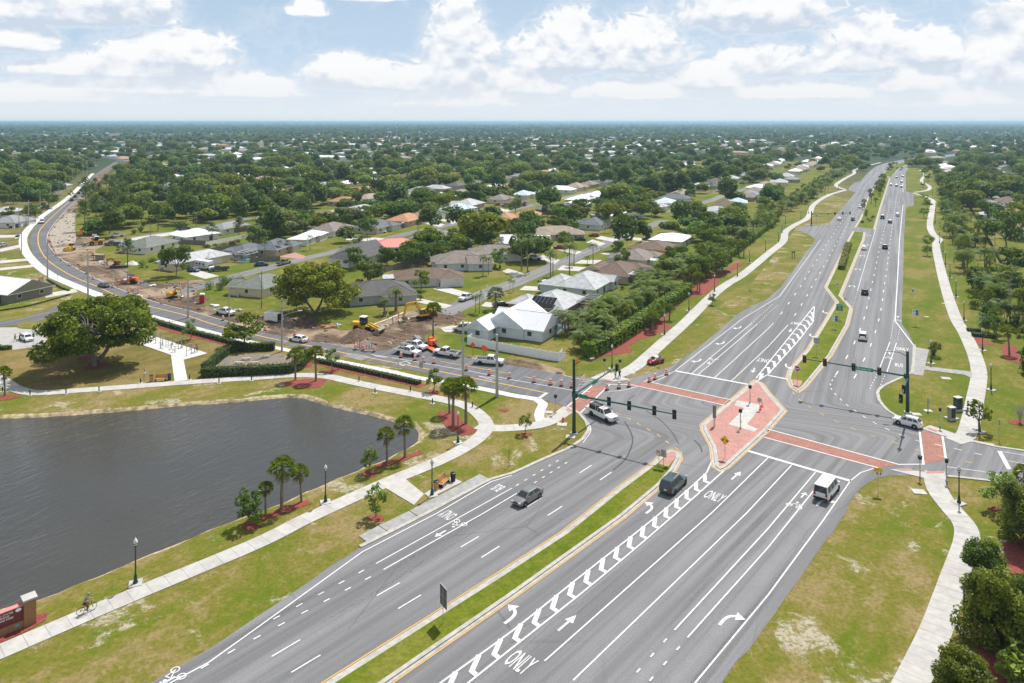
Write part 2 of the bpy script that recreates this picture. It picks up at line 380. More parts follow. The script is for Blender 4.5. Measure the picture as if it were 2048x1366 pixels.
def brick_mat(name, c1, c2, mortar, sx=.5, rot=0., wall=False):
    m = D.materials.new(name); m.use_nodes = True; m.node_tree.nodes.clear(); n = NT(m.node_tree); pos = world_pos(n)
    mp = n.node('ShaderNodeMapping', {'Vector': pos, 'Rotation': (0, 0, rot)}).outputs[0]
    if wall: sp_ = n.node('ShaderNodeSeparateXYZ', {0: pos}); mp = n.node('ShaderNodeCombineXYZ', {0: n.math('ADD', n.math('MULTIPLY', sp_.outputs[0], .74), n.math('MULTIPLY', sp_.outputs[1], .74)), 1: sp_.outputs[2]}).outputs[0]
    br = n.node('ShaderNodeTexBrick', {'Vector': mp, 'Color1': (*c1, 1), 'Color2': (*c2, 1), 'Mortar': (*mortar, 1), 'Scale': 1., 'Mortar Size': .02, 'Brick Width': sx, 'Row Height': sx*.5})
    cc = n.mix(n.math('MULTIPLY', n.ramp(n.noise(pos, .55, 6, .7), .40, .72), .45), br.outputs[0], tuple(x*1.35 for x in c1))
    cc = n.mix(n.math('MULTIPLY', n.ramp(n.noise(pos, .9, 6, .7), .5, .75), .30), cc, tuple(x*.55 for x in c2))
    b = n.node('ShaderNodeBsdfPrincipled', {'Base Color': cc, 'Roughness': .9})
    n.l.new(b.outputs[0], n.node('ShaderNodeOutputMaterial').inputs[0]); return m
m_paver = brick_mat('red_brick_paver', (.42, .195, .16), (.33, .135, .11), (.40, .28, .24), .42, -TH)
m_xwalk = brick_mat('worn_brick_crossing', (.33, .135, .095), (.21, .08, .055), (.29, .19, .155), .42, -TH)
m_wallbrick = brick_mat('monument_brick', (.30, .12, .035), (.20, .075, .02), (.28, .20, .12), .25, 0, True)
def dirt_mat():
    m = D.materials.new('disturbed_soil'); m.use_nodes = True; m.node_tree.nodes.clear(); n = NT(m.node_tree); pos = world_pos(n)
    a = n.noise(pos, .07, 8, .65, .5); tr = align(n, pos, R(150), .09, 1.)
    t = n.noise(tr, .8, 6, .65, .3); g = n.noise(pos, 1.3, 8, .75)
    c = n.mix(n.ramp(a, .40, .56), (.33, .245, .165), (.105, .070, .046)); c = n.mix(n.math('MULTIPLY', n.ramp(t, .45, .65), .32), c, (.38, .30, .215))
    c = n.mix(n.math('MULTIPLY', n.ramp(g, .45, .75), .45), c, (.085, .06, .04))
    bp = n.node('ShaderNodeBump', {'Strength': 1., 'Distance': .25, 'Height': n.math('ADD', g, n.math('MULTIPLY', t, .8))})
    b = n.node('ShaderNodeBsdfPrincipled', {'Base Color': c, 'Roughness': .95, 'Specular IOR Level': .1, 'Normal': bp.outputs[0]})
    n.l.new(b.outputs[0], n.node('ShaderNodeOutputMaterial').inputs[0]); return m
m_dirt = dirt_mat()
m_soil = M('dark_heaped_soil', (.105, .068, .045), .95, var=.5, scale=1.2, bump=1., bscale=4)
m_soil2 = M('tan_heaped_soil', (.21, .155, .10), .95, var=.4, scale=1.2, bump=1., bscale=4)
m_sandbank = M('sandy_bank', (.34, .27, .16), .95, var=.6, scale=.9, bump=.8, bscale=5)
def water_mat():
    m = D.materials.new('lake_water'); m.use_nodes = True; m.node_tree.nodes.clear(); n = NT(m.node_tree); pos = world_pos(n)
    mp = align(n, pos, R(62), .34, 1.)
    wv = n.noise(mp, .85, 4, .58, .9); w2 = n.noise(mp, 3.2, 3, .6, .4)
    calm = n.ramp(n.noise(align(n, pos, R(30), .022, .045), 1., 4, .55, .8), .36, .60)
    bp = n.node('ShaderNodeBump', {'Strength': n.math('MULTIPLY_ADD', calm, .55, .42), 'Distance': .20, 'Height': n.math('ADD', wv, n.math('MULTIPLY', w2, .35))})
    murk = n.mix(n.noise(pos, .03, 3), (.048, .047, .040), (.070, .064, .050))
    b = n.node('ShaderNodeBsdfPrincipled', {'Base Color': murk, 'Roughness': .08, 'IOR': 1.45, 'Specular IOR Level': .6, 'Normal': bp.outputs[0]})
    n.l.new(b.outputs[0], n.node('ShaderNodeOutputMaterial').inputs[0]); return m
m_water = water_mat()
def leaf_mat(name, c, var=.38, rnd=.50, trans=.40, tip=None, scale=.5):
    m = D.materials.new(name); m.use_nodes = True; m.node_tree.nodes.clear(); n = NT(m.node_tree)
    pos = n.node('ShaderNodeTexCoord').outputs['Object']; f = n.noise(pos, scale, 4, .65)
    c2 = tip or tuple(min(1, x*(1+var)) for x in (c[0]*1.25, c[1]*1.05, c[2]*.8))
    cc = n.mix(n.ramp(f, .32, .68), tuple(x*(1-var) for x in c), c2)
    r = n.node('ShaderNodeObjectInfo').outputs['Random']
    cc = n.node('ShaderNodeHueSaturation', {'Hue': n.math('MULTIPLY_ADD', r, rnd*.10, .5-rnd*.055), 'Saturation': n.math('MULTIPLY_ADD', r, -.20, 1.22),
                'Value': n.math('MULTIPLY_ADD', r, rnd*1.1, 1-rnd*.55), 'Color': cc}).outputs[0]
    a = n.node('ShaderNodeBsdfDiffuse', {0: cc}); t = n.node('ShaderNodeBsdfTranslucent', {0: n.mix(.45, cc, (.20, .26, .02))}); g = n.node('ShaderNodeBsdfGlossy', {0: (.5, .55, .5, 1), 'Roughness': .55})
    s = n.node('ShaderNodeMixShader', {0: trans, 1: a.outputs[0], 2: t.outputs[0]}); s2 = n.node('ShaderNodeMixShader', {0: .045, 1: s.outputs[0], 2: g.outputs[0]})
    n.l.new(s2.outputs[0], n.node('ShaderNodeOutputMaterial').inputs[0]); return m
l_oak = leaf_mat('oak_leaves', (0.133, 0.209, 0.036)); l_oakl = leaf_mat('light_oak_leaves', (0.189, 0.255, 0.053)); l_dark = leaf_mat('dark_leaves', (0.082, 0.157, 0.034))
l_pine = leaf_mat('pine_needles', (0.088, 0.146, 0.038), rnd=.3); l_palm = leaf_mat('palm_fronds', (0.130, 0.194, 0.038), rnd=.3); l_queen = leaf_mat('queen_palm_fronds', (0.102, 0.167, 0.032), tip=(.15, .20, .035))
l_dead = leaf_mat('dry_fronds', (.20, .145, .06), rnd=.1); l_silver = leaf_mat('silver_fronds', (.15, .20, .17), rnd=.1)
l_hedge = leaf_mat('hedge_leaves', trans=.55, c=(0.13, 0.27, 0.024), rnd=.1, tip=(.32, .46, .05)); l_hedge2 = leaf_mat('clipped_hedge_leaves', (0.076, 0.140, 0.023), rnd=.1, tip=(.11, .17, .03))
l_low = leaf_mat('low_hedge_leaves', (0.112, 0.128, 0.027), rnd=.1, tip=(.20, .18, .05)); l_yel = leaf_mat('croton_leaves', (.10, .12, .015), rnd=.2, tip=(.36, .30, .03)); l_olive = leaf_mat('scrub_leaves', (0.130, 0.137, 0.036), rnd=.5, tip=(.21, .165, .06))
l_red = leaf_mat('reddish_leaves', (.20, .07, .03), rnd=.3)
m_bark = M('bark', (.12, .095, .07), .95, var=.35, scale=5, bump=.8, bscale=9); m_barkg = M('grey_bark', (.19, .17, .145), .95, var=.3, scale=5, bump=.6, bscale=9); m_palmbark = M('palm_bark', (.215, .175, .125), .95, var=.35, scale=7, bump=.8, bscale=12)
m_black = C((.012, .012, .013), .5); m_rubber = C((.018, .018, .018), .85); m_glass = M('tinted_glass', (.020, .026, .030), .06, var=0, spec=.8); m_chrome = C((.55, .56, .57), .25, metal=1., var=0)
m_steel = C((.36, .37, .37), .45, metal=.7); m_galv = C((.42, .43, .43), .5, metal=.4); m_green = M('green_pole_paint', (.010, .085, .060), .38, var=.15, scale=1.5, coat=.3)
m_greendk = M('dark_green_pole_paint', (.006, .040, .034), .40, var=.15, scale=1.5, coat=.3); m_lamp = C((.72, .72, .70), .25, spec=.6); m_orange = C((.85, .13, .02), .55); m_orangefl = C((.95, .12, .02), .6, var=0)
m_w = C((.78, .78, .76), .5); m_redlens = C((.35, .012, .012), .25); m_head = C((.75, .77, .78), .15, spec=.8); m_yel = M('plant_yellow', (.70, .40, .02), .45, var=.15, scale=2, dirt=.35); m_skin = C((.42, .26, .18), .6)
m_conpole = M('concrete_pole', (.45, .43, .40), .9, var=.12, scale=1.5, dirt=.1); m_woodpole = M('weathered_wood_pole', (.25, .21, .17), .95, var=.2, scale=3); m_wood = M('bench_slats', (.50, .24, .085), .6, var=.2, scale=3)
m_pipe = C((.23, .25, .27), .55); m_lens = {k: C(c, .3) for k, c in (('red', (.20, .01, .01)), ('amber', (.22, .10, .01)), ('green', (.01, .16, .09)))}
# ---------------------------------------------------------------- ground, lake, roads, paths
def ext(a, b, d):
    """point d metres beyond b on the line a-b"""
    v = Vector((b[0]-a[0], b[1]-a[1])).normalized(); return (b[0]+v.x*d, b[1]+v.y*d)
shore = [(-700, 870), (-400, 850), (-150, 842), (0, 837), (75, 835), (175, 828), (275, 820), (375, 811), (475, 804), (530, 799), (587, 795), (619, 801), (672, 815), (737, 830), (792, 844),
         (822, 851), (839, 866), (836, 882), (812, 897), (772, 918), (732, 933), (672, 959), (609, 985), (562, 1006), (512, 1026), (462, 1044), (380, 1076), (300, 1108), (200, 1151), (112, 1186), (0, 1222), (-200, 1285), (-600, 1320), (-1000, 1100)]
wp = spl(GP(shore, -.35)+[G(*shore[0], -.35)], 1.6)[:-1]
wp = [(x+random.uniform(-.16, .16), y+random.uniform(-.16, .16)) for x, y in wp]
hole = inset(wp, -.85); hole = [(x+random.uniform(-.28, .28), y+random.uniform(-.28, .28)) for x, y in hole]
inner = inset(wp, .8)
X0, X1, Y0, Y1 = -190., 220., -40., 640.
def sheet_with_hole(name, outer, hole, z, m):
    tri = tessellate_polygon([[Vector((*p, 0)) for p in outer], [Vector((*p, 0)) for p in hole]]); P = outer+hole; fs = []
    for t in tri:
        a, b, c = [P[i] for i in t]; fs.append(t if (b[0]-a[0])*(c[1]-a[1])-(b[1]-a[1])*(c[0]-a[0]) > 0 else t[::-1])
    return link(name, MB().add([(x, y, z) for x, y in P], fs).mesh(name, m))
gnd = sheet_with_hole('ground', [(X0, Y0), (X1, Y0), (X1, Y1), (X0, Y1)], hole, 0., m_verge)
tag(gnd, 'patchy green and sandy grass verges around the lake and roads', kind='structure')
BIG = 40000.
far = MB()
for a in ([(-BIG, -600), (BIG, -600), (BIG, Y0), (-BIG, Y0)], [(-BIG, Y1), (BIG, Y1), (BIG, BIG), (-BIG, BIG)], [(-BIG, Y0), (X0, Y0), (X0, Y1), (-BIG, Y1)], [(X1, Y0), (BIG, Y0), (BIG, Y1), (X1, Y1)]): far.poly(a, 0.)
tag(far.build('terrain', m_ground), 'flat wooded land reaching to the horizon', kind='structure')
n = len(wp); bank = MB(); mid = [((a[0]+b[0])/2, (a[1]+b[1])/2, -.16+random.uniform(-.07, .07)) for a, b in zip(hole, wp)]
bank.add([(x, y, 0) for x, y in hole]+mid+[(x, y, -.42) for x, y in wp]+[(x, y, -1.3) for x, y in inner],
         [(k*n+i, k*n+(i+1) % n, (k+1)*n+(i+1) % n, (k+1)*n+i) for k in range(3) for i in range(n)])
tag(bank.build('lake_bank', m_sandbank), 'eroded sandy bank round the lake', kind='structure')
tag(MB().poly(hole, -.40).build('lake_water', m_water), 'brown rippled lake water', kind='structure')

lawn_px = [(1150, 742), (1255, 742), (1500, 570), (1640, 398), (1700, 348), (1640, 322), (1200, 318), (700, 318), (300, 322), (225, 345), (150, 425), (110, 470), (125, 505), (200, 560), (320, 603), (470, 648), (700, 690), (900, 700)]
lawn_poly = GP(lawn_px); tag(MB().poly(lawn_poly, .010).build('neighbourhood_lawn', m_lawn), 'green lawns of the residential blocks', kind='structure')
park_px = [(0, 690), (60, 688), (120, 655), (260, 630), (420, 672), (540, 695), (640, 722), (850, 775), (940, 800), (955, 830), (880, 805), (700, 768), (600, 756), (380, 770), (150, 786), (60, 790), (0, 770), (-200, 780), (-200, 690)]
tag(MB().poly(GP(park_px), .010).build('park_lawn', m_drygrass), 'dry mown park lawn round the big oak', kind='structure')
east_px = [(1900, 880), (2048, 880), (2400, 900), (2400, 560), (2048, 480), (1920, 380), (1850, 330), (1812, 335), (1806, 385), (1820, 395), (1804, 420), (1800, 560), (1798, 650), (1820, 690), (1815, 745), (1760, 775), (1752, 790), (1780, 825), (1840, 852)]
tag(MB().poly(GP(east_px), .010).build('roadside_lawn', m_lawn), 'mown strip east of the divided road', kind='structure')

mainL = [(302, 1366), (370, 1326), (430, 1291), (512, 1235), (597, 1178), (662, 1131), (717, 1097), (837, 1037), (982, 960), (1024, 948), (1086, 921), (1141, 897), (1166, 880), (1180, 860), (1174, 842), (1159, 825), (1131, 812), (1110, 806)]
mainL2 = [(1140, 752), (1199, 757), (1256, 757), (1306, 745), (1344, 732), (1384, 705), (1434, 665), (1479, 625), (1536, 597), (1561, 575), (1631, 480), (1623, 472), (1598, 460), (1598, 456), (1612, 452), (1656, 449), (1711, 385), (1697, 380), (1698, 376), (1708, 366), (1721, 362), (1736, 345), (1753, 332), (1771, 326), (1801, 320), (1831, 316), (1911, 307.5), (1998, 296.5)]
mainR2 = [(1998, 299.5), (1926, 309), (1866, 319), (1836, 326), (1818, 334), (1811, 346), (1812, 382), (1827, 387), (1828, 410), (1811, 415), (1808, 480), (1806, 562), (1803, 647), (1816, 665), (1828, 690), (1823, 745), (1806, 755), (1766, 774), (1755, 786), (1758, 800), (1776, 822), (1801, 837), (1841, 855), (1886, 872)]
mainR = [(1891, 952), (1851, 952), (1781, 951), (1751, 957), (1721, 977), (1698, 1005), (1691, 1026), (1636, 1103), (1593, 1166), (1536, 1246), (1444, 1366)]
gl, gr = GP(mainL), GP(mainR)
def ragged(P, d=.09, step=1.6, near=420):
    out = []
    for a, b in zip(P, P[1:]):
        n_ = max(1, int(math.dist(a, b)/step)) if a[1] < near else 1
        out.append(a)
        for k in range(1, n_): t = k/n_; out.append((a[0]+(b[0]-a[0])*t+random.uniform(-d, d), a[1]+(b[1]-a[1])*t+random.uniform(-d, d)))
    return out+[P[-1]]
road_poly = ragged([ext(gl[1], gl[0], 70)]+gl)+ragged(GP(mainL2))+ragged(GP(mainR2))+ragged(gr+[ext(gr[-2], gr[-1], 70)])
road = tag(MB().poly(road_poly, .022).build('divided_road', m_road), 'wide grey divided road with turning lanes', kind='structure')
wS = [(1140, 816), (1086, 800), (1024, 785), (944, 768), (842, 745), (774, 730), (680, 711), (632, 702), (537, 683), (435, 664), (360, 643), (277, 624), (230, 604), (172, 580), (100, 546), (75, 526), (62, 494), (60, 477), (71, 453), (92, 433), (140, 399), (175, 370), (192, 348), (222, 328), (235, 320)]
wN = [(243, 320), (231, 330), (193, 353), (177, 382), (142, 411), (116, 437), (97, 463), (93, 480), (96, 491), (117, 515), (160, 542), (222, 572), (300, 602), (375, 622), (447, 642), (527, 665), (662, 690), (760, 702), (800, 694), (860, 697), (937, 716), (1024, 731), (1129, 751), (1160, 760)]
west_poly = spl(GP(wS), 6)+spl(GP(wN), 6)
wroad = tag(MB().poly(west_poly, .034).build('side_road', m_road2), 'two lane side road curving past the construction site', kind='structure')
eN = GP([(1880, 871), (1946, 885), (1993, 895), (2048, 904), (2400, 975)]); eS = GP([(2400, 1045), (2048, 973), (1973, 960), (1888, 952)])
eroad = tag(MB().poly(eN+eS, .034).build('crossing_road', m_road), 'grey side street leaving the crossing on the east', kind='structure')
dirt_px = [(142, 411), (155, 409), (150, 455), (165, 470), (232, 480), (232, 486), (205, 493), (190, 505), (215, 520), (250, 536), (300, 565), (400, 560), (415, 570), (395, 580), (400, 605), (475, 628), (560, 632), (610, 640), (660, 655), (700, 662), (752, 647), (812, 624), (882, 618), (905, 622), (935, 632), (885, 656), (855, 668), (860, 690), (937, 712), (1060, 722), (1130, 742), (1129, 752), (937, 717), (800, 697), (760, 705), (662, 693), (527, 668), (447, 645), (375, 625), (300, 605), (222, 575), (160, 545), (117, 518), (94, 492), (91, 480), (95, 463), (114, 437)]
dirt_poly = [(x+random.uniform(-.3, .3), y+random.uniform(-.3, .3)) for x, y in spl(GP(dirt_px)+[G(*dirt_px[0])], 2.5)[:-1]]
tag(MB().poly(dirt_poly, .017).build('dirt_ground', m_dirt), 'rutted brown earth of the road works', kind='structure')
tag(MB().poly(GP([(138, 412), (172, 383), (190, 356), (218, 334), (228, 334), (206, 358), (190, 382), (158, 409)]), .016).build('dirt_ground', m_dirt), 'bare earth strip along the far side road', kind='structure')
gv = GP([(97, 470), (110, 448), (148, 418), (150, 452), (152, 480), (140, 505), (112, 508)]); tag(MB().poly(gv, .021).build('gravel_roadbed', M('packed_gravel', (.33, .285, .23), .95, var=.2, scale=.6, bump=.5)), 'packed pale gravel bed of the new lane', kind='structure')
streets = {}
def street(name, pts, wd, m, z, label):
    p = spl(GP(pts), 5); streets[label] = (p, wd)
    return tag(MB().strip(p, wd, z).build(name, m), label, kind='structure')
street('street', [(885, 628), (930, 607), (974, 585), (1024, 568), (1085, 542), (1144, 517), (1195, 495), (1244, 473), (1285, 458), (1330, 441)], 6.6, m_street, .026, 'residential street running up from the dug up junction')
street('street', [(345, 588), (385, 577), (435, 563), (512, 542), (594, 521), (662, 505), (747, 485), (817, 467), (912, 447), (987, 427), (1050, 414), (1109, 400), (1190, 383)], 6.4, m_street, .026, 'second residential street behind the red roofed house')
street('street', [(150, 494), (200, 489), (235, 482), (320, 467), (370, 462), (500, 436)], 5.5, m_street, .026, 'short street by the gravel yard at the woods')
street('street', [(1340, 424), (1424, 400), (1459, 387), (1530, 368)], 6.2, m_street, .026, 'distant residential street between lawns')
street('street', [(2060, 388), (2012, 352), (1995, 342), (2002, 333), (2040, 327)], 6.2, m_street, .026, 'curving street east of the divided road')
street('park_drive', [(-160, 652), (0, 648), (60, 640), (115, 622), (165, 600)], 6.5, m_road2, .026, 'asphalt park entrance drive')
MB().strip(spl(GP([(235, 322), (246, 312), (290, 305)]), 20), 8, .03).build('road_end', m_road2, wroad)

# painted markings are parts of the road they lie on
def line(px, wd, m=None, parent=None, dash=None, z=.052, name='lane_line', step=None, world=None, ph=0.):
    p = world or GP(px)
    if step: p = spl(p, step)
    b = MB()
    if dash:
        s, L = ph, plen(p)
        while s < L-.2: b.strip(sub(p, s, min(s+dash[0], L)), wd, z); s += sum(dash)
    else: b.strip(p, wd, z)
    return b.build(name, m or m_white, parent or road)
LW = .165
line([(1424, 1026), (1089, 1323)], LW); line([(1536, 916), (1424, 1026)], LW)
line([(1583, 931), (1494, 1026), (1146, 1362)], LW)
line([(1631, 945), (1536, 1058), (1349, 1261)], LW); line([(1349, 1261), (1225, 1400)], LW, dash=(.65, 1.9), ph=1.6)
line([(1652, 951), (1536, 1096), (1375, 1276)], LW); line([(1375, 1276), (1265, 1402)], LW, dash=(.65, 1.9), ph=1.6)
line([(1751, 936), (1721, 946), (1701, 962), (1648, 1039), (1536, 1191), (1391, 1366), (1330, 1440)], LW)
line([(1495, 902), (1703, 963)], .60, name='stop_bar')
gA = GP([(1424, 922), (1414, 945), (1385, 972), (1306, 1039), (1150, 1162), (1024, 1263), (882, 1366), (760, 1460)]); gB = GP([(1449, 941), (1341, 1037), (1190, 1165), (1024, 1297), (937, 1366), (820, 1460)])
line(None, .20, world=spl(gA, 3)); line(None, .20, world=spl(gB, 3))
# chevrons between the two gore lines
LA, LB = plen(gA), plen(gB); k = 0
s = 4.5
while s < 62:
    a0, _ = at_len(gA, s+.3); (b0, th) = at_len(gB, s+.5); a1, _ = at_len(gA, s+.95+.3)
    mid_, _ = at_len(gB, s+2.0); mid0 = ((a0[0]*.45+mid_[0]*.55), (a0[1]*.45+mid_[1]*.55))
    b = MB(); b.strip([a0, mid0, b0], .50, .050); b.build('chevron', m_white, road); s += 2.95
for px in ([(1171, 939), (1077, 1000), (964, 1070), (823, 1153), (650, 1251), (440, 1375)], [(1211, 953), (1117, 1018), (1004, 1090), (860, 1180), (686, 1284), (500, 1395)]):
    line([(px[0][0]+12, px[0][1]-8)]+px[1:], LW, dash=(3.05, 9.15))
line([(752, 1128), (912, 1039), (1024, 977)], .15); line([(767, 1140), (969, 1026), (1039, 984)], LW)
line([(1032, 972), (1124, 917)], .17, dash=(.62, 1.25)); line([(1052, 977), (1139, 922)], .17, dash=(.62, 1.25))
line([(741, 1134), (525, 1251)], LW, dash=(.75, 1.85), ph=.9); line([(755, 1147), (500, 1283), (380, 1350)], LW, dash=(.75, 1.85), ph=.9)
line([(1024, 951), (982, 964), (874, 1027), (724, 1105), (512, 1258), (417, 1326), (342, 1366), (230, 1440)], LW)
line([(1166, 886), (1182, 860), (1172, 839)], .12, step=1.)
# crossings
def patch(px, m, z, name, parent=None, step=None): return MB().poly(GP(px), z).build(name, m, parent or road)
patch([(1536, 860), (1798, 930), (1756, 936), (1530, 876)], m_xwalk, .040, 'brick_crossing')
line([(1533, 858), (1798, 929.5), (1847, 929)], .26, name='crossing_line'); line([(1528, 875), (1756, 936)], .26, name='crossing_line')
patch([(1264, 769), (1288, 763), (1461, 801), (1448, 811)], m_xwalk, .040, 'brick_crossing')
line([(1289, 762), (1461, 800)], .26, name='crossing_line'); line([(1218, 769), (1264, 770), (1450, 811)], .26, name='crossing_line')
patch([(1183, 773), (1220, 770), (1160, 826), (1136, 814)], m_xwalk, .046, 'brick_crossing')
line([(1184, 772), (1134, 814)], .26, name='crossing_line', z=.058); line([(1220, 769), (1160, 827)], .26, name='crossing_line', z=.058)
patch([(1842, 861), (1885, 872), (1891, 920), (1848, 929)], m_xwalk, .046, 'brick_crossing')
line([(1839, 861), (1847, 930)], .30, name='crossing_line', z=.058); line([(1885, 873), (1892, 921)], .30, name='crossing_line', z=.058)
line([(1350, 742), (1495, 769)], .60, name='stop_bar'); line([(1536, 751), (1576, 759)], .55, name='stop_bar'); line([(1094, 786), (1078, 797)], .6, name='stop_bar', parent=wroad, z=.06); line([(1999, 903), (2019, 940)], .6, name='stop_bar', parent=eroad, z=.06)
line([(1300, 766), (1325, 757), (1350, 742), (1486, 637), (1536, 607), (1560, 592)], LW); line([(1560, 592), (1641, 480)], LW)
line([(1384, 747), (1503, 647)], LW); line([(1503, 647), (1545, 609)], LW, dash=(.7, 1.3)); line([(1396, 750), (1514, 649)], LW); line([(1514, 649), (1556, 609)], LW, dash=(.7, 1.3))
line([(1429, 756), (1536, 658), (1547, 646)], LW); line([(1463, 762), (1536, 694), (1576, 650)], LW)
nA = GP([(1512, 757), (1536, 727), (1628, 613)]); nB = GP([(1508, 766), (1536, 749), (1600, 678), (1626, 644), (1629, 614)])
line(None, .22, world=nA); line(None, .22, world=nB)
for i in range(13):
    f = (i+.6)/14; a, _ = at_len(nA, plen(nA)*f); b_, _ = at_len(nB, plen(nB)*(f*.93)); m_, _ = at_len(nB, plen(nB)*min(1, f*.93+.02)); c = ((a[0]+m_[0])/2+U[0]*1.1, (a[1]+m_[1])/2+U[1]*1.1)
    MB().strip([a, c, b_], .55, .050).build('chevron', m_white, road)
# lane dashes of the road leading north
p_ = [(1561, 629), (1588, 592), (1606, 565), (1623, 535.5), (1638, 512.5), (1655, 485), (1665, 471), (1679, 450), (1700, 420), (1716, 398), (1738, 366), (1757, 345), (1778, 333), (1808, 324), (1850, 316)]
q_ = [(1589, 632), (1612, 595), (1629, 564), (1645, 537.5), (1658, 514), (1673, 486), (1683, 471), (1695, 450), (1712, 425), (1728, 401), (1745, 373), (1762, 352), (1784, 337), (1814, 326), (1856, 317.5)]
for q in (p_, q_): line(q, .22, dash=(3.05, 9.15), step=8)
r_ = [(1671, 751), (1691, 719), (1707, 690), (1726, 644), (1732, 624), (1740, 586), (1747, 556), (1755, 517.5), (1760, 493), (1766, 470), (1775, 430), (1782, 400), (1790, 370), (1798, 345), (1812, 331), (1838, 322.5), (1880, 313)]
s_ = [(1708, 757), (1726, 724), (1740, 695), (1756, 647), (1764, 608), (1768, 574), (1774, 537.5), (1778, 500), (1782, 470), (1788, 430), (1792, 400), (1798, 370), (1806, 345), (1820, 331), (1846, 322.5), (1888, 313)]
for q in (r_, s_): line(q, .22, dash=(3.05, 9.15), step=8)
line([(1715, 582), (1730, 530), (1745, 480), (1752, 455)], LW); line([(1707, 612), (1715, 582)], LW, dash=(.8, 2.2))
line([(1828, 692), (1790, 642), (1795, 560), (1799, 480), (1806, 410)], .26); line([(1806, 385), (1805, 350)], .26); line([(1828, 692), (1824, 742)], LW)
line([(1787, 645), (1781, 680)], LW, dash=(.7, 1.5)); line([(1799, 660), (1795, 683)], LW, dash=(.7, 1.5))
line([(1780, 684), (1758, 740)], LW); line([(1793, 686), (1774, 744)], LW); line([(1754, 749), (1740, 778)], LW, dash=(.6, 1.2)); line([(1769, 752), (1757, 780)], LW, dash=(.6, 1.2))
line([(1671, 752), (1661, 768), (1665, 782), (1690, 807), (1725, 832), (1760, 852), (1800, 870), (1838, 883), (1880, 891), (1993, 917)], .18, dash=(.95, 1.7), step=1.)
line([(1586, 785), (1602, 803), (1634, 823), (1676, 845), (1714, 861), (1752, 874), (1800, 889), (1850, 905), (1905, 918), (1985, 934)], .16, m_yellow, dash=(.95, 2.4), step=1.)
line([(1232, 826), (1256, 837), (1285, 853), (1315, 870), (1340, 889), (1357, 900)], .18, m_yellow, dash=(1., 1.6), step=1.)
line([(1892, 934), (1960, 943), (2048, 960), (2400, 1030)], .16, parent=eroad, z=.06); line([(2005, 904), (2048, 911), (2300, 955)], .14, parent=eroad, z=.06); line([(2013, 922), (2048, 928)], .14, parent=eroad, z=.06); line([(2019, 939), (2048, 945), (2300, 990)], .20, m_yellow, eroad, z=.06)
yc = [(1091, 786), (1024, 772), (862, 740), (729, 714)]
line(yc, .30, m_yellow, wroad, z=.06); line([(702, 709), (619, 692), (532, 675), (436, 652), (375, 632), (285, 609), (230, 590), (200, 576), (140, 550), (97, 522), (80, 498), (76, 478), (80, 460), (100, 438), (137, 404)], .34, m_yellow, wroad, z=.06, step=4); line([(1050, 754), (1112, 766)], .22, m_yellow, wroad, z=.06); line([(880, 723), (1020, 748)], .18, m_yellow, wroad, z=.06)
line([(742, 709), (937, 742), (1024, 760), (1144, 781), (1180, 784)], .18, parent=wroad, z=.06); line([(1215, 783), (1240, 782), (1262, 777), (1278, 773)], .16, step=1.); line([(1288, 764), (1300, 758), (1322, 752), (1340, 746)], .16, step=1.)
line([(1127, 751), (1160, 759), (1184, 762)], .14, parent=wroad, z=.06)
line([(530, 664), (447, 641), (375, 621), (300, 601), (222, 571), (160, 541), (117, 514), (97, 490), (94, 480), (98, 463), (117, 437), (142, 411), (176, 382)], .35, m_kerb, wroad, z=.064, step=4, name='edge_kerb')
line([(740, 703), (700, 695), (640, 685)], .5, m_patch, wroad, z=.056, name='road_patch')
patch([(684, 712), (704, 706), (740, 713), (722, 722)], m_patch, .050, 'road_patch', wroad)
for a, b_, c in (((745, 711), (772, 717), (783, 716)), ((955, 752), (985, 761), (1005, 760))):   # arrow outlines in the side road
    line([a, b_], .14, parent=wroad, z=.06); line([a, c], .14, parent=wroad, z=.06)
line([(796, 727), (812, 723), (821, 728), (806, 732), (796, 727)], .18, parent=wroad, z=.06)
# tyre marks
for px, wd in (([(1249, 843), (1262, 866), (1265, 885), (1252, 917), (1226, 941)], .22), ([(1292, 822), (1320, 840), (1345, 866), (1357, 888)], .16), ([(1388, 880), (1400, 892), (1404, 905)], .22), ([(1258, 800), (1270, 790)], .2)): line(px, wd, m_tar, z=.046, step=1., name='tyre_mark')
# words and arrows laid on the road
def text_mesh(s, size, m, sx=1.):
    cu = D.curves.new('word', 'FONT'); cu.body = s; cu.size = 1.; cu.align_x = 'CENTER'; cu.align_y = 'CENTER'; cu.offset = .012; cu.resolution_u = 2
    o = D.objects.new('word', cu); COL.objects.link(o); bpy.context.view_layer.update()
    me = D.meshes.new_from_object(o.evaluated_get(bpy.context.evaluated_depsgraph_get())); D.objects.remove(o); D.curves.remove(cu)
    me.transform(Matrix.Diagonal((size*sx, size, 1, 1))); me.materials.clear(); me.materials.append(m); return me
TS = R(49.5)                                                     # the southern leg runs at another angle than the street grid
tm = {k: text_mesh(k, 3.4, m_white, .27) for k in ('ONLY', 'BUS')}
def rdir(px, away): return (TS if px[1] > 880 else TH)-R(90)+(0 if away else math.pi)
def word(s, px, away, parent=None, sc=1.):
    o = link(s.lower()+'_road_word', tm[s], parent or road); x, y = G(*px); o.location = (x, y, .054); o.rotation_euler = (0, 0, rdir(px, away)); o.scale = (sc, sc, 1)
for s, px, a in (('ONLY', (1039, 1326), 1), ('ONLY', (1428, 994), 1), ('BUS', (997, 976), 0), ('ONLY', (897, 1030), 0), ('ONLY', (1527, 721), 0), ('ONLY', (1592, 647), 0), ('BUS', (1798, 731), 1), ('ONLY', (1805, 699), 1)): word(s, px, a, None, .8 if px[0] < 1000 else 1.)
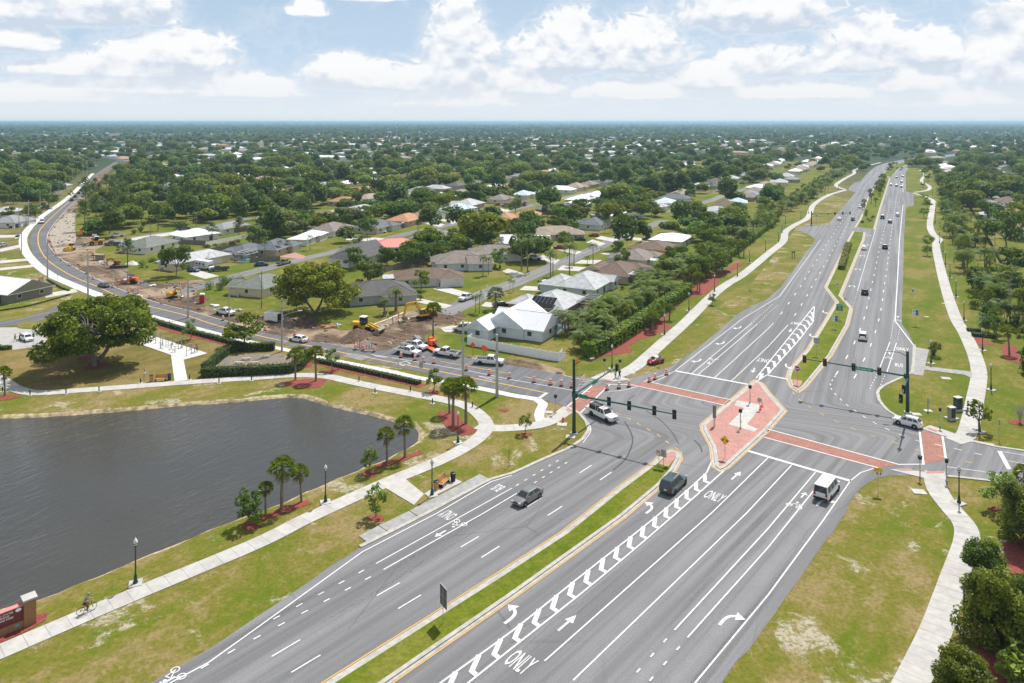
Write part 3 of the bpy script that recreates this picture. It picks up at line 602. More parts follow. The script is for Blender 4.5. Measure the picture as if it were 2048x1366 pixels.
def arrow_pts(kind):
    if kind == 'straight': return [[(-.13, -1.5), (.13, -1.5), (.13, .3), (.5, .3), (0, 1.6), (-.5, .3), (-.13, .3)]]
    sg = -1 if kind == 'right' else 1; P = []
    arc = [(0, -1.4), (.0, -.2), (-.25, .55), (-.75, .95)]
    st = spl([(x*sg, y) for x, y in arc], .2); Lf, Rt = offset(st, .17), offset(st, -.17)
    body = Lf+Rt[::-1]; tip = [(-.55*sg, 1.65), (-1.65*sg, 1.05), (-.85*sg, .30)]
    return [body, tip]
am = {}
for kd in ('straight', 'left', 'right'):
    b = MB()
    for q in arrow_pts(kd): b.poly(q, 0.)
    am[kd] = b.mesh('turn_arrow', m_white)
ub = MB(); ust = spl([(.7, -1.), (.7, .5), (0, 1.2), (-.7, .5), (-.7, -.3)], .2); ub.poly(offset(ust, .16)+offset(ust, -.16)[::-1], 0.); ub.poly([(-1.15, -.2), (-.25, -.2), (-.7, -1.1)], 0.001); am['uturn'] = ub.mesh('turn_arrow', m_white)
for kd, px, a in (('straight', (1472, 952), 1), ('straight', (1134, 1247), 1), ('left', (1303, 1019), 1), ('left', (1027, 1234), 1), ('right', (1451, 1237), 1), ('right', (1641, 1004), 1), ('right', (1399, 722), 0), ('right', (1446, 687), 0), ('right', (1480, 656), 0),
                  ('straight', (1507, 741), 0), ('straight', (1581, 661), 0), ('left', (1620, 671), 0), ('left', (1646, 624), 0), ('left', (1571, 732), 0), ('uturn', (1704, 573), 1), ('uturn', (1716, 539), 1), ('uturn', (1725, 512), 1), ('uturn', (1732, 490), 1), ('uturn', (1738, 471), 1)):
    o = link('turn_arrow' if kd != 'straight' else 'straight_arrow', am[kd], road); x, y = G(*px); o.location = (x, y, .054); o.rotation_euler = (0, 0, rdir(px, a))
bk = MB()
for cx in (-.62, .62):
    ring = [(cx+.36*math.cos(t), .36*math.sin(t)) for t in np.linspace(0, 2*math.pi, 15)]; bk.strip(ring, .12, 0)
bk.strip([(-.62, 0), (-.1, .75), (.62, 0), (.45, .95), (-.1, .75)], .12, .001); bk.poly([(.0+.2*math.cos(t), 1.25+.2*math.sin(t)) for t in np.linspace(0, 5.8, 9)], .0)
bkm = bk.mesh('bicycle_symbol', m_white); sar = MB()
for q in arrow_pts('straight'): sar.poly([(x*.9, y*.6) for x, y in q], 0.)
sarm = sar.mesh('lane_arrow', m_white)
for (bx, ax, a) in (((1588, 1013), (1607, 991), 1), ((921, 1046), (881, 1068), 0), ((357, 1347), (330, 1366), 0), ((1776, 717), (1779, 707), 1), ((1795, 642), (1796, 634), 1), ((1427, 718), (1418, 726), 0)):
    for me, p in ((bkm, bx), (sarm, ax)):
        o = link(me.name.split('.')[0], me, road); x, y = G(*p); o.location = (x, y, .054); o.rotation_euler = (0, 0, rdir(p, a))

# medians and islands: kerb ring, filling, yellow edge line
def island(name, px, m, label, ylw=True, fill='grass_filling', tip=None, kw=.42, h=.14, step=None):
    P = GP(px)
    if step: P = spl(P+[P[0]], step)[:-1]
    root = empty(name, (0, 0, 0)); tag(root, label, kind='structure')
    I = inset(P, kw); n = len(P); b = MB()
    b.add([(x, y, .0) for x, y in P]+[(x, y, h) for x, y in P]+[(x, y, h) for x, y in I]+[(x, y, h-.05) for x, y in I], [(k*n+i, k*n+(i+1) % n, (k+1)*n+(i+1) % n, (k+1)*n+i) for k in range(3) for i in range(n)])
    b.build('kerb', m_kerb, root); MB().poly(I, h-.02).build(fill, m, root)
    gt = inset(P, -.20); q = gt+[gt[0]]; MB().strip(q, .34, .040).build('gutter', m_kerb, root)
    if ylw:
        y = inset(P, -.50); y = y+[y[0]]; MB().strip(y, .13, .056).build('yellow_line', m_yellow, root)
    return root
mA = [(660, 1366), (1000, 1151), (1130, 1066), (1240, 978), (1312, 925), (1330, 906), (1345, 902), (1356, 906), (1358, 918), (1345, 941), (1318, 972), (1245, 1033), (1024, 1192), (772, 1366), (560, 1510), (430, 1510)]
island('grass_median', mA, m_median, 'long grassed median with yellow lines south of the crossing', kw=.45)
patch_tip = MB().poly(inset(GP([(1309, 930), (1330, 906), (1345, 902), (1356, 906), (1358, 918), (1341, 940)]), .5), .135).build('brick_tip', m_paver, road)
mI = [(1511, 762), (1459, 805), (1406, 850), (1408, 862), (1425, 893), (1431, 934), (1440, 940), (1452, 935), (1533, 861), (1568, 822), (1537, 787), (1522, 767)]
isl = island('brick_island', mI, m_paver, 'red brick triangular traffic island in the crossing', fill='brick_filling', kw=.55)
MB().poly(GP([(1474, 802), (1526, 812), (1494, 850), (1516, 860), (1508, 865), (1457, 850), (1489, 818), (1469, 812)]), .135).build('concrete_walk', m_conc, isl)
mB = [(1596, 783), (1585, 775), (1577, 757), (1581, 742), (1617, 700), (1675, 605), (1652, 575), (1697, 482), (1707, 463), (1729, 465), (1726, 480), (1680, 592), (1702, 617), (1694, 650), (1659, 712), (1610, 772)]
island('grass_median', mB, m_median, 'grassed median with signs north of the crossing')
MB().poly(inset(GP([(1596, 783), (1585, 775), (1577, 757), (1610, 762), (1609, 770)]), .5), .135).build('brick_tip', m_paver, road)
mC = [(1711, 455), (1722, 437), (1737, 395), (1765, 350), (1779, 357), (1759, 420), (1748, 459)]; island('grass_median', mC, m_median, 'planted median with palms beyond the far signal')
mD = [(1770, 352), (1768, 345), (1786, 331), (1815, 322), (1850, 316), (1850, 318), (1820, 326), (1797, 338), (1783, 354)]; island('grass_median', mD, m_median, 'far tree lined median where the road bends', ylw=False)
def kerb(px, wd=.55, h=.12, step=2., label=None): return MB().strip(spl(GP(px), step), wd, h, 0.).build('kerb', m_kerb, road)
kerb([(720, 1094), (837, 1036), (982, 959), (1024, 947), (1086, 919), (1141, 895), (1165, 879), (1178, 860), (1172, 843), (1157, 826), (1136, 815)])
kerb([(1806, 754), (1766, 773), (1755, 786), (1758, 800), (1776, 822), (1801, 837), (1838, 853)]); kerb([(1829, 690), (1824, 745), (1808, 753)]); kerb([(1946, 884), (1993, 894), (2048, 902), (2300, 955)])
kerb([(1895, 953), (1973, 961), (2048, 974), (2300, 1025)])

# footpaths: separate slabs where joints can be seen, then a plain strip
def footpath(name, px, wd, label, m=None, slab=1.55, ymin=560, step=1.2, mz=.07):
    p = spl(GP(px), step); root = MB().strip(p, wd, .030, 0.).build(name, m_joint); tag(root, label, kind='structure')
    Ymax = FP*HC/(ymin-HZ); L = plen(p); s = 0; c = 0
    while s < L-.05:
        e = min(s+slab, L); q, th = at_len(p, (s+e)/2)
        if q[1] < Ymax and c < 300:
            MB().strip(sub(p, s+.014, e-.014), wd, mz+random.uniform(-.006, .006), .02).build('slab', m or m_conc, root); c += 1
        else:
            e = min(s+20, L); MB().strip(sub(p, s, e), wd, mz, .02).build('paving', m or m_conc, root)
        s = e
    return root
footpath('footpath', [(-260, 1412), (0, 1304), (250, 1197), (512, 1088), (617, 1036), (772, 966), (887, 918), (947, 884), (972, 858), (965, 836), (934, 813), (887, 800), (812, 786), (712, 766), (652, 753), (587, 751), (512, 756), (375, 765), (175, 780), (75, 786), (32, 778), (8, 764), (-40, 735)], 2.5, 'pale concrete footpath looping round the lake', ymin=700, slab=1.9)
footpath('footpath', [(955, 852), (985, 857), (1024, 856), (1060, 853), (1089, 847), (1112, 836), (1140, 816)], 2.6, 'concrete link from the lake path to the crossing')
footpath('footpath', [(1083, 846), (1078, 832), (1081, 820), (1086, 808), (1074, 799), (1050, 795), (1024, 791), (944, 774), (842, 757), (774, 742), (672, 722), (600, 706), (534, 692), (435, 668), (350, 645), (275, 625)], 1.7, 'fresh white sidewalk along the side road', m_concnew, ymin=640)
footpath('footpath', [(285, 632), (240, 610), (200, 592), (150, 572), (100, 549), (66, 522), (48, 494), (50, 468), (80, 436), (140, 392), (186, 347)], 3.0, 'broad white sidewalk beside the bend', m_concnew, ymin=560)
footpath('footpath', [(1210, 760), (1236, 750), (1260, 740), (1283, 724), (1324, 687), (1374, 642), (1424, 592), (1455, 568), (1486, 549), (1536, 508), (1566, 483), (1571, 464), (1590, 450), (1616, 435), (1627, 410), (1656, 391), (1691, 380)], 3.0, 'winding footpath beside the long hedge')
footpath('footpath', [(1691, 379), (1672, 371), (1690, 357), (1708, 347), (1709, 340), (1726, 334), (1761, 325)], 3.0, 'far winding footpath at the road bend', ymin=900)
footpath('footpath', [(1760, 1500), (1823, 1366), (1871, 1263), (1911, 1151), (1933, 1085), (1930, 1052), (1906, 1022), (1882, 992), (1871, 968), (1871, 946)], 2.7, 'wide concrete footpath curving to the south east corner', slab=1.5)
footpath('footpath', [(1905, 882), (1931, 872), (1942, 840), (1950, 800), (1958, 750), (1950, 712), (1930, 668), (1911, 635), (1891, 575), (1876, 515), (1872, 490), (1878, 478), (1866, 468), (1860, 450), (1864, 420), (1866, 402), (1846, 392), (1828, 387)], 2.8, 'wavy footpath east of the divided road', slab=1.5)
footpath('footpath', [(1828, 385), (1856, 380), (1858, 372), (1843, 362), (1850, 348), (1840, 340)], 2.6, 'far wavy footpath east of the road bend', ymin=900)
def pads(name, lst, m, z0=.0, z1=.075, label=None):
    for i, px in enumerate(lst): tag(MB().prism(GP(px), z0, z1+.004*i).build(name, m), label, kind='structure')
for px, lb in (([(717, 1073), (738, 1087), (778, 1066), (757, 1053)], 'south end of the concrete bus boarding slab'), ([(758, 1052), (779, 1065), (838, 1036), (818, 1023)], 'second slab of the bus boarding area'), ([(819, 1022), (839, 1035), (982, 960), (959, 949), (890, 986)], 'long slab of the bus boarding area'), ([(800, 950), (848, 989), (828, 1011), (768, 975)], 'link from lake path to bus stop'), ([(848, 989), (902, 954), (924, 965), (862, 996)], 'bench pad beside the bus stop'),
              ([(1828, 694), (1858, 700), (1846, 752), (1822, 749)], 'eastern bus boarding pad'), ([(1850, 733), (1944, 744), (1944, 757), (1928, 750), (1849, 740)], 'narrow walk to the eastern bus pad')): tag(MB().prism(GP(px), 0, .082).build('bus_pad', m_conc if 'link' in lb or 'bench' in lb else m_pad), lb, kind='structure')
tag(MB().prism(GP([(267, 684), (295, 669), (415, 707), (367, 720), (341, 710)]), 0, .075).build('gym_pad', m_concnew), 'white concrete pad of the outdoor gym', kind='structure')
tag(MB().prism(GP([(342, 711), (367, 720), (375, 760), (349, 763)]), 0, .07).build('gym_walk', m_concnew), 'walk from the lake path to the gym pad', kind='structure')
tag(MB().poly(GP([(-200, 650), (0, 655), (75, 655), (97, 682), (92, 690), (27, 700), (0, 688), (-200, 705)]), .03).build('parking_lot', M('pale_parking', (.36, .345, .32), .9, var=.1, scale=.6)), 'pale park parking lot', kind='structure')
tag(MB().poly(spl(GP([(32, 652), (45, 645), (70, 642), (80, 650), (66, 658), (40, 657)])+[G(32, 652)], 1.)[:-1], .10).build('parking_island', m_lawn), 'grass island in the parking lot', kind='structure')
tag(MB().poly(GP([(1180, 757), (1212, 743), (1226, 749), (1262, 760), (1224, 764)]), .075).build('corner_landing', m_conc), 'concrete corner landing with ramp', kind='structure')
tag(MB().poly(GP([(1842, 858), (1860, 851), (1905, 866), (1930, 878), (1985, 888), (2000, 896), (1946, 885), (1886, 872)]), .075).build('corner_landing', m_conc), 'concrete landing at the north east corner', kind='structure')
tag(MB().poly(GP([(1780, 940), (1800, 938), (1850, 945), (1890, 944), (1890, 952), (1852, 958)]), .075).build('corner_landing', m_conc), 'concrete ramp landing at the south east corner', kind='structure')
for px in ([(1792, 939), (1822, 938), (1826, 942), (1800, 942)], [(1853, 944), (1888, 943), (1888, 947), (1853, 948)], [(1204, 757), (1226, 762), (1222, 764), (1200, 759)], [(1137, 817), (1146, 822), (1139, 826), (1131, 820)], [(1858, 856), (1876, 862), (1872, 865), (1854, 858)]): MB().poly(GP(px), .095).build('tactile_strip', m_paver, road)
dl = [[(867, 578), (880, 571), (948, 588), (925, 594)], [(825, 602), (836, 596), (905, 611), (890, 617)], [(880, 656), (905, 651), (950, 661), (948, 667), (890, 664)], [(962, 612), (972, 604), (1012, 611), (1004, 618)], [(1004, 542), (1016, 537), (1050, 548), (1030, 555)], [(1038, 580), (1050, 572), (1104, 575), (1098, 583)],
      [(1114, 540), (1125, 531), (1186, 536), (1184, 544)], [(1148, 527), (1162, 520), (1205, 520), (1190, 528)], [(1200, 508), (1215, 504), (1248, 507), (1240, 512)], [(1100, 496), (1115, 491), (1165, 504), (1152, 509)], [(1172, 485), (1185, 479), (1212, 487), (1200, 492)], [(1190, 477), (1202, 472), (1237, 479), (1227, 484)], [(1226, 456), (1240, 450), (1278, 459), (1267, 464)], [(1252, 478), (1258, 474), (1300, 478), (1298, 484)],
      [(690, 480), (705, 471), (770, 477), (755, 484)], [(848, 447), (858, 442), (890, 449), (880, 454)], [(872, 438), (885, 434), (918, 443), (905, 448)], [(947, 427), (955, 423), (988, 428), (978, 433)], [(378, 548), (395, 540), (438, 552), (410, 558)], [(555, 514), (590, 505), (612, 513), (604, 518)], [(236, 487), (250, 478), (372, 460), (372, 466)], [(975, 417), (985, 413), (1022, 421), (1012, 425)], [(1085, 510), (1075, 518), (1110, 528), (1120, 520)]]
for i, px in enumerate(dl): tag(MB().poly(GP(px), .032).build('driveway', m_paver if i == 19 else m_drive), 'concrete driveway number %s from the left edge of the blocks' % ORD[sorted(range(len(dl)), key=lambda j: dl[j][0][0]).index(i)], kind='structure')
for i, px in enumerate([[(0, 521), (58, 517), (60, 521), (0, 527)], [(0, 536), (72, 529), (78, 533), (0, 541)], [(88, 588), (150, 577), (156, 584), (92, 596)], [(0, 498), (45, 488), (48, 494), (0, 504)], [(30, 472), (52, 464), (54, 470), (30, 478)], [(0, 470), (48, 470), (46, 474), (0, 476)]]): tag(MB().poly(GP(px), .032).build('driveway', m_drive), 'pale driveway on the outer side of the bend, %s from the woods' % ORD[i], kind='structure')

# red mulch beds
def blob(px, rx, ry, seed, n=26):
    r_ = random.Random(seed); x, y = G(*px); ph = [r_.uniform(0, 6.28) for _ in range(3)]; out = []
    for i in range(n):
        t = 2*math.pi*i/n; k = 1+.16*math.sin(2*t+ph[0])+.10*math.sin(3*t+ph[1])+.07*math.sin(5*t+ph[2])+r_.uniform(-.05, .05)
        out.append((x+rx*k*math.cos(t), y+ry*k*math.sin(t)))
    return out
def mulch(pts, label): tag(MB().prism(pts, -.02, .055).build('mulch_bed', m_mulch), label, kind='structure')
for px, rx, ry, lb in (((613, 767), 3.4, 3.0, 'below two palms at the lake path'), ((502, 1053), 1.1, .9, 'under the round tree at the lake'), ((740, 948), 1.2, .9, 'under a young oak by the lake'), ((752, 1036), 1.1, .8, 'under a young oak by the bus pad'), ((868, 784), 1.0, .9, 'under a young oak by the side road'), ((664, 743), 1.5, 1.3, 'under a young tree at the low hedge'),
                       ((1051, 870), 1.0, .8, 'under the sapling by the signal pole'), ((194, 732), 2.6, 1.7, 'round the big oak trunk'), ((171, 716), 1.8, 1.2, 'behind the big oak trunk'), ((381, 681), 1.1, .9, 'under the tree at the gym pad'), ((1008, 821), .9, .7, 'by the concrete pole'), ((8, 795), 2.4, 1.6, 'under the palm at the left'), ((1425, 611), .8, .7, 'under the sapling by the hedge path'), ((1445, 552), 1.0, 1.3, 'at the path lamps'), ((602, 730), 2.0, 2.0, 'by the memorial hedge'), ((2040, 846), 1.6, 1.3, 'under the bare shrub'), ((2005, 1020), 1.3, 1.0, 'under the young tree at the corner')): mulch(blob(px, rx, ry, px[0]), 'red mulch bed '+lb)
for pl, wd, lb in (([(520, 1040), (560, 1024), (618, 1004)], 1.3, 'strip under three lakeside palms'), ([(752, 935), (790, 922), (845, 903)], 1.3, 'strip under two lakeside palms'), ([(895, 822), (908, 850), (930, 860), (940, 868)], 3.2, 'bed under the palm trio'), ([(625, 722), (700, 741), (780, 757), (845, 773)], 2.2, 'strip along the low hedge'), ([(280, 640), (360, 664), (440, 684), (510, 703)], 2.0, 'strip along the dark hedge')):
    p = spl(GP(pl), 1.); L_, R_ = offset(p, wd/2), offset(p, -wd/2); jit = lambda q: [(x+random.uniform(-.2, .2), y+random.uniform(-.2, .2)) for x, y in q]; mulch(jit(L_)+jit(R_)[::-1], 'red mulch '+lb)
mulch([(x+random.uniform(-.3, .3), y+random.uniform(-.3, .3)) for x, y in spl(GP([(1175, 726), (1215, 712), (1262, 705), (1258, 692), (1300, 672), (1345, 655), (1330, 640), (1372, 600), (1410, 588), (1440, 560), (1420, 548), (1355, 596), (1280, 645), (1200, 700)])+[G(1175, 726)], 1.5)[:-1]], 'long red mulch bed in front of the tall hedge')
mulch(GP([(-220, 1330), (0, 1258), (62, 1232), (95, 1226), (92, 1240), (60, 1260), (0, 1287), (-220, 1372)]), 'red mulch bed at the monument sign')
for px, lb in (([(1925, 665), (1955, 672), (1990, 690), (1950, 690)], 'at the shrub island by the path'), ([(1440, 545), (1480, 522), (1485, 528), (1450, 552)], 'beside the fourth hedge lamp'), ([(2000, 690), (2030, 690), (2048, 730), (2010, 720)], 'under the east belt trees'), ([(2005, 1085), (2048, 1080), (2060, 1150), (2020, 1150)], 'among the near shrubs'), ([(1940, 1262), (1965, 1262), (2010, 1330), (2048, 1350), (2060, 1390), (1985, 1366)], 'between the near shrubs')): mulch(GP(px), 'red mulch '+lb)
# ---------------------------------------------------------------- vegetation
def unit(n, r): v = r.normal(size=(n, 3)); return v/np.linalg.norm(v, axis=1, keepdims=True)
def cards(cent, nrm, size, r, asp=1.5):
    """one small leaf-spray quad (a bent diamond) per centre"""
    n = len(cent); nrm = nrm/np.linalg.norm(nrm, axis=1, keepdims=True)
    a = np.cross(nrm, unit(n, r)); a /= np.linalg.norm(a, axis=1, keepdims=True)+1e-9; b = np.cross(nrm, a)
    s = (size*r.uniform(.6, 1.35, n))[:, None]
    P = np.stack([cent-a*s*asp*.5, cent-b*s*.5+nrm*s*.12, cent+a*s*asp*.5, cent+b*s*.5+nrm*s*.12], 1)
    return P.reshape(-1, 3), np.arange(n*4).reshape(-1, 4)
def clump_crown(clumps, per, size, r, up=.35, fill=.25):
    """leaves spread over and inside a set of ellipsoid clumps (cx,cy,cz,rx,rz)"""
    C_, N_ = [], []
    for cx, cy, cz, rx, rz in clumps:
        n = max(6, int(per*rx*rx)); d = unit(n, r); rad = np.where(r.random(n) < fill, r.uniform(.3, .9, n), r.uniform(.82, 1.12, n))[:, None]
        C_.append(np.array([cx, cy, cz])+d*np.array([rx, rx, rz])*rad); N_.append(d*.6+unit(n, r)*.75+np.array([0, 0, up]))
    return cards(np.concatenate(C_), np.concatenate(N_), size, r)
def limbs(mb, base, tops, r0, r, kink=.25, n=6):
    for t in tops:
        a, b = Vector(base), Vector(t); m = a.lerp(b, .5)+Vector((r.uniform(-kink, kink), r.uniform(-kink, kink), r.uniform(0, kink)))
        mb.tubes([a, m, b], [r0, r0*.7, r0*.25], n, caps=False)
def broadleaf(seed, h, wd, leaf, bark, per=60, size=.42, nc=16, trunk=.25, r0=.02, flat=.62, multi=1, fill=.25, cs=1.):
    """tree of height h and crown width wd: trunk and limbs reaching clumps spread over an uneven dome"""
    r = np.random.default_rng(seed); cb = h*trunk; ch = h-cb; cl = []
    for i in range(nc):
        t = i/nc; ang = i*2.4+r.uniform(-.5, .5); zz = r.uniform(.12, .92) if i else .86; rr = math.sqrt(max(.02, 1-(zz*1.02-.28)**2*1.35))*r.uniform(.45, 1.)
        cr = wd*.5*r.uniform(.22, .36)*(1.1-.3*zz)*cs; k = (wd*.5-cr*.75)*rr
        cl.append((k*math.cos(ang), k*math.sin(ang), cb+ch*zz*.88, cr, cr*flat*r.uniform(.85, 1.2)))
    v, f = clump_crown(cl, per, size, r, fill=fill)
    tk = MB(); top = (r.uniform(-.3, .3), r.uniform(-.3, .3), cb*1.05); R0 = max(.10, h*r0)
    for k in range(multi):
        o = (0, 0, 0) if multi == 1 else (R0*.9*math.cos(k*2.1), R0*.9*math.sin(k*2.1), 0); tp = top if multi == 1 else (wd*.12*math.cos(k*2.1), wd*.12*math.sin(k*2.1), cb*1.15)
        tk.tubes([(o[0]*1.3, o[1]*1.3, -.05), (o[0], o[1], cb*.12), tuple(Vector(o).lerp(Vector(tp), .55)+Vector((.1, -.1, 0))), tp], [R0*1.35, R0, R0*.85, R0*.7], 8, caps=False)
        limbs(tk, tp, [c[:3] for c in cl[k::multi]], R0*.42, r, kink=wd*.06)
    p = Proto('broadleaf_tree'); p.part('trunk', tk.mesh('trunk', bark, True)); p.part('crown', mesh_np('crown', v, f, [leaf])); p.h = h; return p
def pine(seed, h, wd, per=38, size=.40, bare=.5):
    r = np.random.default_rng(seed); cl = []
    for i in range(13):
        zz = bare+(1-bare)*(i+.5)/13; rr = wd*.5*(1.15-zz)*1.5 if zz > .75 else wd*.5*r.uniform(.55, 1.); ang = i*2.4+r.uniform(-.4, .4); cr = wd*r.uniform(.14, .22); k = max(0, min(rr, wd*.5)-cr*.6)
        cl.append((k*math.cos(ang), k*math.sin(ang), h*zz*.965, cr, cr*.55))
    v, f = clump_crown(cl, per, size, r, up=.5, fill=.2); tk = MB(); b = r.uniform(-.4, .4)
    tk.tubes([(0, 0, -.05), (b*.5, 0, h*.4), (b, b*.3, h*.95)], [h*.0145, h*.011, h*.004], 7, caps=False)
    for c in cl: tk.tubes([(b*.8, 0, c[2]-.5), c[:3]], [h*.004, h*.0015], 4, caps=False)
    p = Proto('pine_tree'); p.part('trunk', tk.mesh('trunk', m_bark, True)); p.part('crown', mesh_np('crown', v, f, [l_pine])); p.h = h; return p
def frond(L, el, az, droop, nl, lw, r, hang=.35, wid=.9, base=(0, 0, 0), fold=.5):
    """a feather frond: arching midrib with leaflets on both sides"""
    V_, F_ = [], []; pts = []; x = z = 0.; a = el; st = L/8
    for i in range(9): pts.append((x, z)); x += math.cos(a)*st; z += math.sin(a)*st; a -= droop/8*(1+i*.22)
    ca, sa = math.cos(az), math.sin(az)
    def W_(px, side, pz): return (base[0]+px*ca-side*sa, base[1]+px*sa+side*ca, base[2]+pz)
    for i in range(1, nl+1):
        t = i/nl; q = t*7.9; k = int(q); fq = q-k; px = pts[k][0]+(pts[k+1][0]-pts[k][0])*fq; pz = pts[k][1]+(pts[k+1][1]-pts[k][1])*fq
        ll = wid*math.sin(math.pi*(.12+.80*t))*r.uniform(.85, 1.1)
        for s in (-1, 1):
            b = len(V_); V_ += [W_(px-lw, 0, pz), W_(px+lw, 0, pz), W_(px+ll*fold, s*ll*.8, pz-ll*hang*r.uniform(.7, 1.5))]; F_.append((b, b+1, b+2))
    return V_, F_
def feather_palm(seed, h, L, nf=18, leaf=None, droop=1.7, nl=13, rt=.13, hang=.5, wid=.75, multi=1, lean=.0, stubs=False, lw=.10, name='palm_tree'):
    r = np.random.default_rng(seed); V_, F_ = [], []; tk = MB()
    for m in range(multi):
        ox, oy = (0, 0) if multi == 1 else (r.uniform(-.5, .5), r.uniform(-.5, .5)); hh = h*r.uniform(.75, 1.) if m else h; dx, dy = lean*hh*math.cos(m*2.4+seed), lean*hh*math.sin(m*2.4+seed)
        top = (ox+dx, oy+dy, hh-L*.33)
        if top[2] > .4: tk.tubes([(ox, oy, -.05), (ox+dx*.25, oy+dy*.25, top[2]*.4), (ox+dx*.6, oy+dy*.6, top[2]*.75), top], [rt*1.45, rt*1.05, rt, rt*.9], 8, caps=False)
        else: tk.tubes([(ox, oy, -.05), (ox, oy, max(.3, top[2]))], [rt, rt*.8], 6)
        for i in range(nf):
            el = 1.35-1.75*(i/nf)+r.uniform(-.12, .12); v, f = frond(L*r.uniform(.85, 1.1), el, i*2.399+r.uniform(-.2, .2), droop*r.uniform(.8, 1.2), nl, lw, r, hang, wid, top)
            b = len(V_); V_ += v; F_ += [tuple(k+b for k in q) for q in f]
    p = Proto(name); p.part('trunk', tk.mesh('trunk', m_palmbark, True)); p.part('crown', mesh_np('crown', V_, F_, [leaf or l_queen])); p.h = h; return p
def fan_palm(seed, h, rad=1.5, nf=30, leaf=None, rt=.17, dead=7, skirt=0, name='palm_tree'):
    """fan palm: stiff stalks, each with a pleated half-round fan that droops at the tips"""
    r = np.random.default_rng(seed); V_, F_, I_ = [], [], []; tk = MB(); lx, ly = r.uniform(-.3, .3, 2); top = Vector((lx, ly, h-rad*.75))
    tk.tubes([(0, 0, -.05), (lx*.3, ly*.3, top.z*.5), tuple(top)], [rt*1.25, rt, rt*.95], 8, caps=False)
    for k in range(14):        # leaf boots
        t = k*2.4; zz = top.z*(.62+.36*k/14) if not skirt else top.z*(.8+.2*k/14); tk.tube((lx*.7, ly*.7, zz), (lx*.7+rt*1.7*math.cos(t), ly*.7+rt*1.7*math.sin(t), zz+.22), .05, .03, 4)
    for i in range(nf+dead+skirt):
        isd = i >= nf; el = (1.35-1.75*(i/nf)) if not isd else r.uniform(-1.35, -.9); az = i*2.399+r.uniform(-.15, .15); d = Vector((math.cos(az)*math.cos(el), math.sin(az)*math.cos(el), math.sin(el))); st = rad*r.uniform(.42, .62)
        if isd and skirt: st *= .9
        o = top+d*st-Vector((0, 0, st*st*.12)); side = d.cross(Vector((0, 0, 1))).normalized(); upv = side.cross(d).normalized(); fr = rad*r.uniform(.50, .66)
        b = len(V_); V_ += [tuple(top), tuple(top+side*.03), tuple(o)]; F_.append((b, b+1, b+2)); I_.append(1 if isd else 0)
        for k in range(9):
            t0 = (-1.15+2.3*k/9)*(.5 if isd else 1); t1 = (-1.15+2.3*(k+.75)/9)*(.5 if isd else 1); tm_ = (t0+t1)/2; b = len(V_)
            def P(t, q, dr): return tuple(o+(d*math.cos(t)+side*math.sin(t))*q+upv*(.12 if k % 2 else -.05)*q-Vector((0, 0, dr)))
            V_ += [P(tm_, .02, 0), P(t0, fr*.6, fr*.05), P(tm_, fr*1.05, fr*(.42 if not isd else .2)), P(t1, fr*.6, fr*.05)]
            F_ += [(b, b+1, b+2), (b, b+2, b+3)]; I_ += [1 if isd else 0]*2
    p = Proto(name); p.part('trunk', tk.mesh('trunk', m_palmbark, True)); p.part('crown', mesh_np('crown', V_, F_, [leaf or l_palm, l_dead], I_)); p.h = h; return p
def shrub(seed, h, wd, leaf, per=110, size=.24, nc=7, name='shrub', ball=False):
    r = np.random.default_rng(seed); cl = [(0, 0, h*.5, wd*.5, h*.5)] if ball else []
    if not ball:
        for i in range(nc): a = i*2.4; k = wd*.5*r.uniform(.2, .62); cr = wd*r.uniform(.2, .32); cl.append((k*math.cos(a), k*math.sin(a), h*r.uniform(.35, .72), cr, min(h*.38, cr*r.uniform(.8, 1.2))))
    v, f = clump_crown(cl, per, size, r, fill=.35); tk = MB()
    for i in range(4): a = i*1.6; tk.tubes([(.05*math.cos(a), .05*math.sin(a), -.03), (wd*.16*math.cos(a), wd*.16*math.sin(a), h*.55)], [.05, .02], 5, caps=False)
    p = Proto(name); p.part('trunk', tk.mesh('trunk', m_bark)); p.part('crown', mesh_np('crown', v, f, [leaf])); p.h = h; return p
P_oak = [broadleaf(10+i, 9, w_, lf, m_barkg, per=46, size=.50, nc=15) for i, (w_, lf) in enumerate(((10, l_oak), (9, l_oakl), (11, l_dark), (8.5, l_oak), (9.5, l_dark)))]
P_young = [broadleaf(30+i, 5, 3.6, l_oak, m_barkg, per=150, size=.27, nc=13, trunk=.28, r0=.015, flat=.85) for i in range(3)]
P_pine = [pine(50+i, 13, 6.2+i*.6) for i in range(4)]
P_sabal = [fan_palm(70+i, 6) for i in range(4)]; P_sabalS = [fan_palm(80+i, 4.2, 1.35, 26) for i in range(2)]
P_queen = [feather_palm(90+i, 8.5, 2.9, 17) for i in range(3)]; P_coco = [feather_palm(100+i, 4.6, 3.0, 17, l_palm, 1.5, 12, .12, .45, .7, multi=2, lean=.12) for i in range(3)]
P_areca = [feather_palm(110+i, 3.6, 2.6, 12, l_queen, 1.4, 10, .05, .4, .65, multi=4, lean=.22, name='palm_clump') for i in range(2)]; P_phoenix = [feather_palm(120, 5.4, 2.9, 34, l_palm, 1.5, 16, .30, .3, .5)]
P_bush = [shrub(130+i, 2.2, 2.8, lf, per=75, size=.30) for i, lf in enumerate((l_dark, l_oak, l_olive, l_oakl))]; P_wash = [fan_palm(140, 9, 1.9, 34, l_palm, .20, 8, 26)]; P_bis = [fan_palm(141, 5.4, 2.1, 26, l_silver, .22, 2)]
P_ball = [shrub(150, 2.0, 1.9, l_dark, per=420, size=.16, ball=True, name='clipped_shrub')]; P_scrub = [shrub(160+i, 1.2, 2.6, l_olive, per=90, size=.22) for i in range(2)]
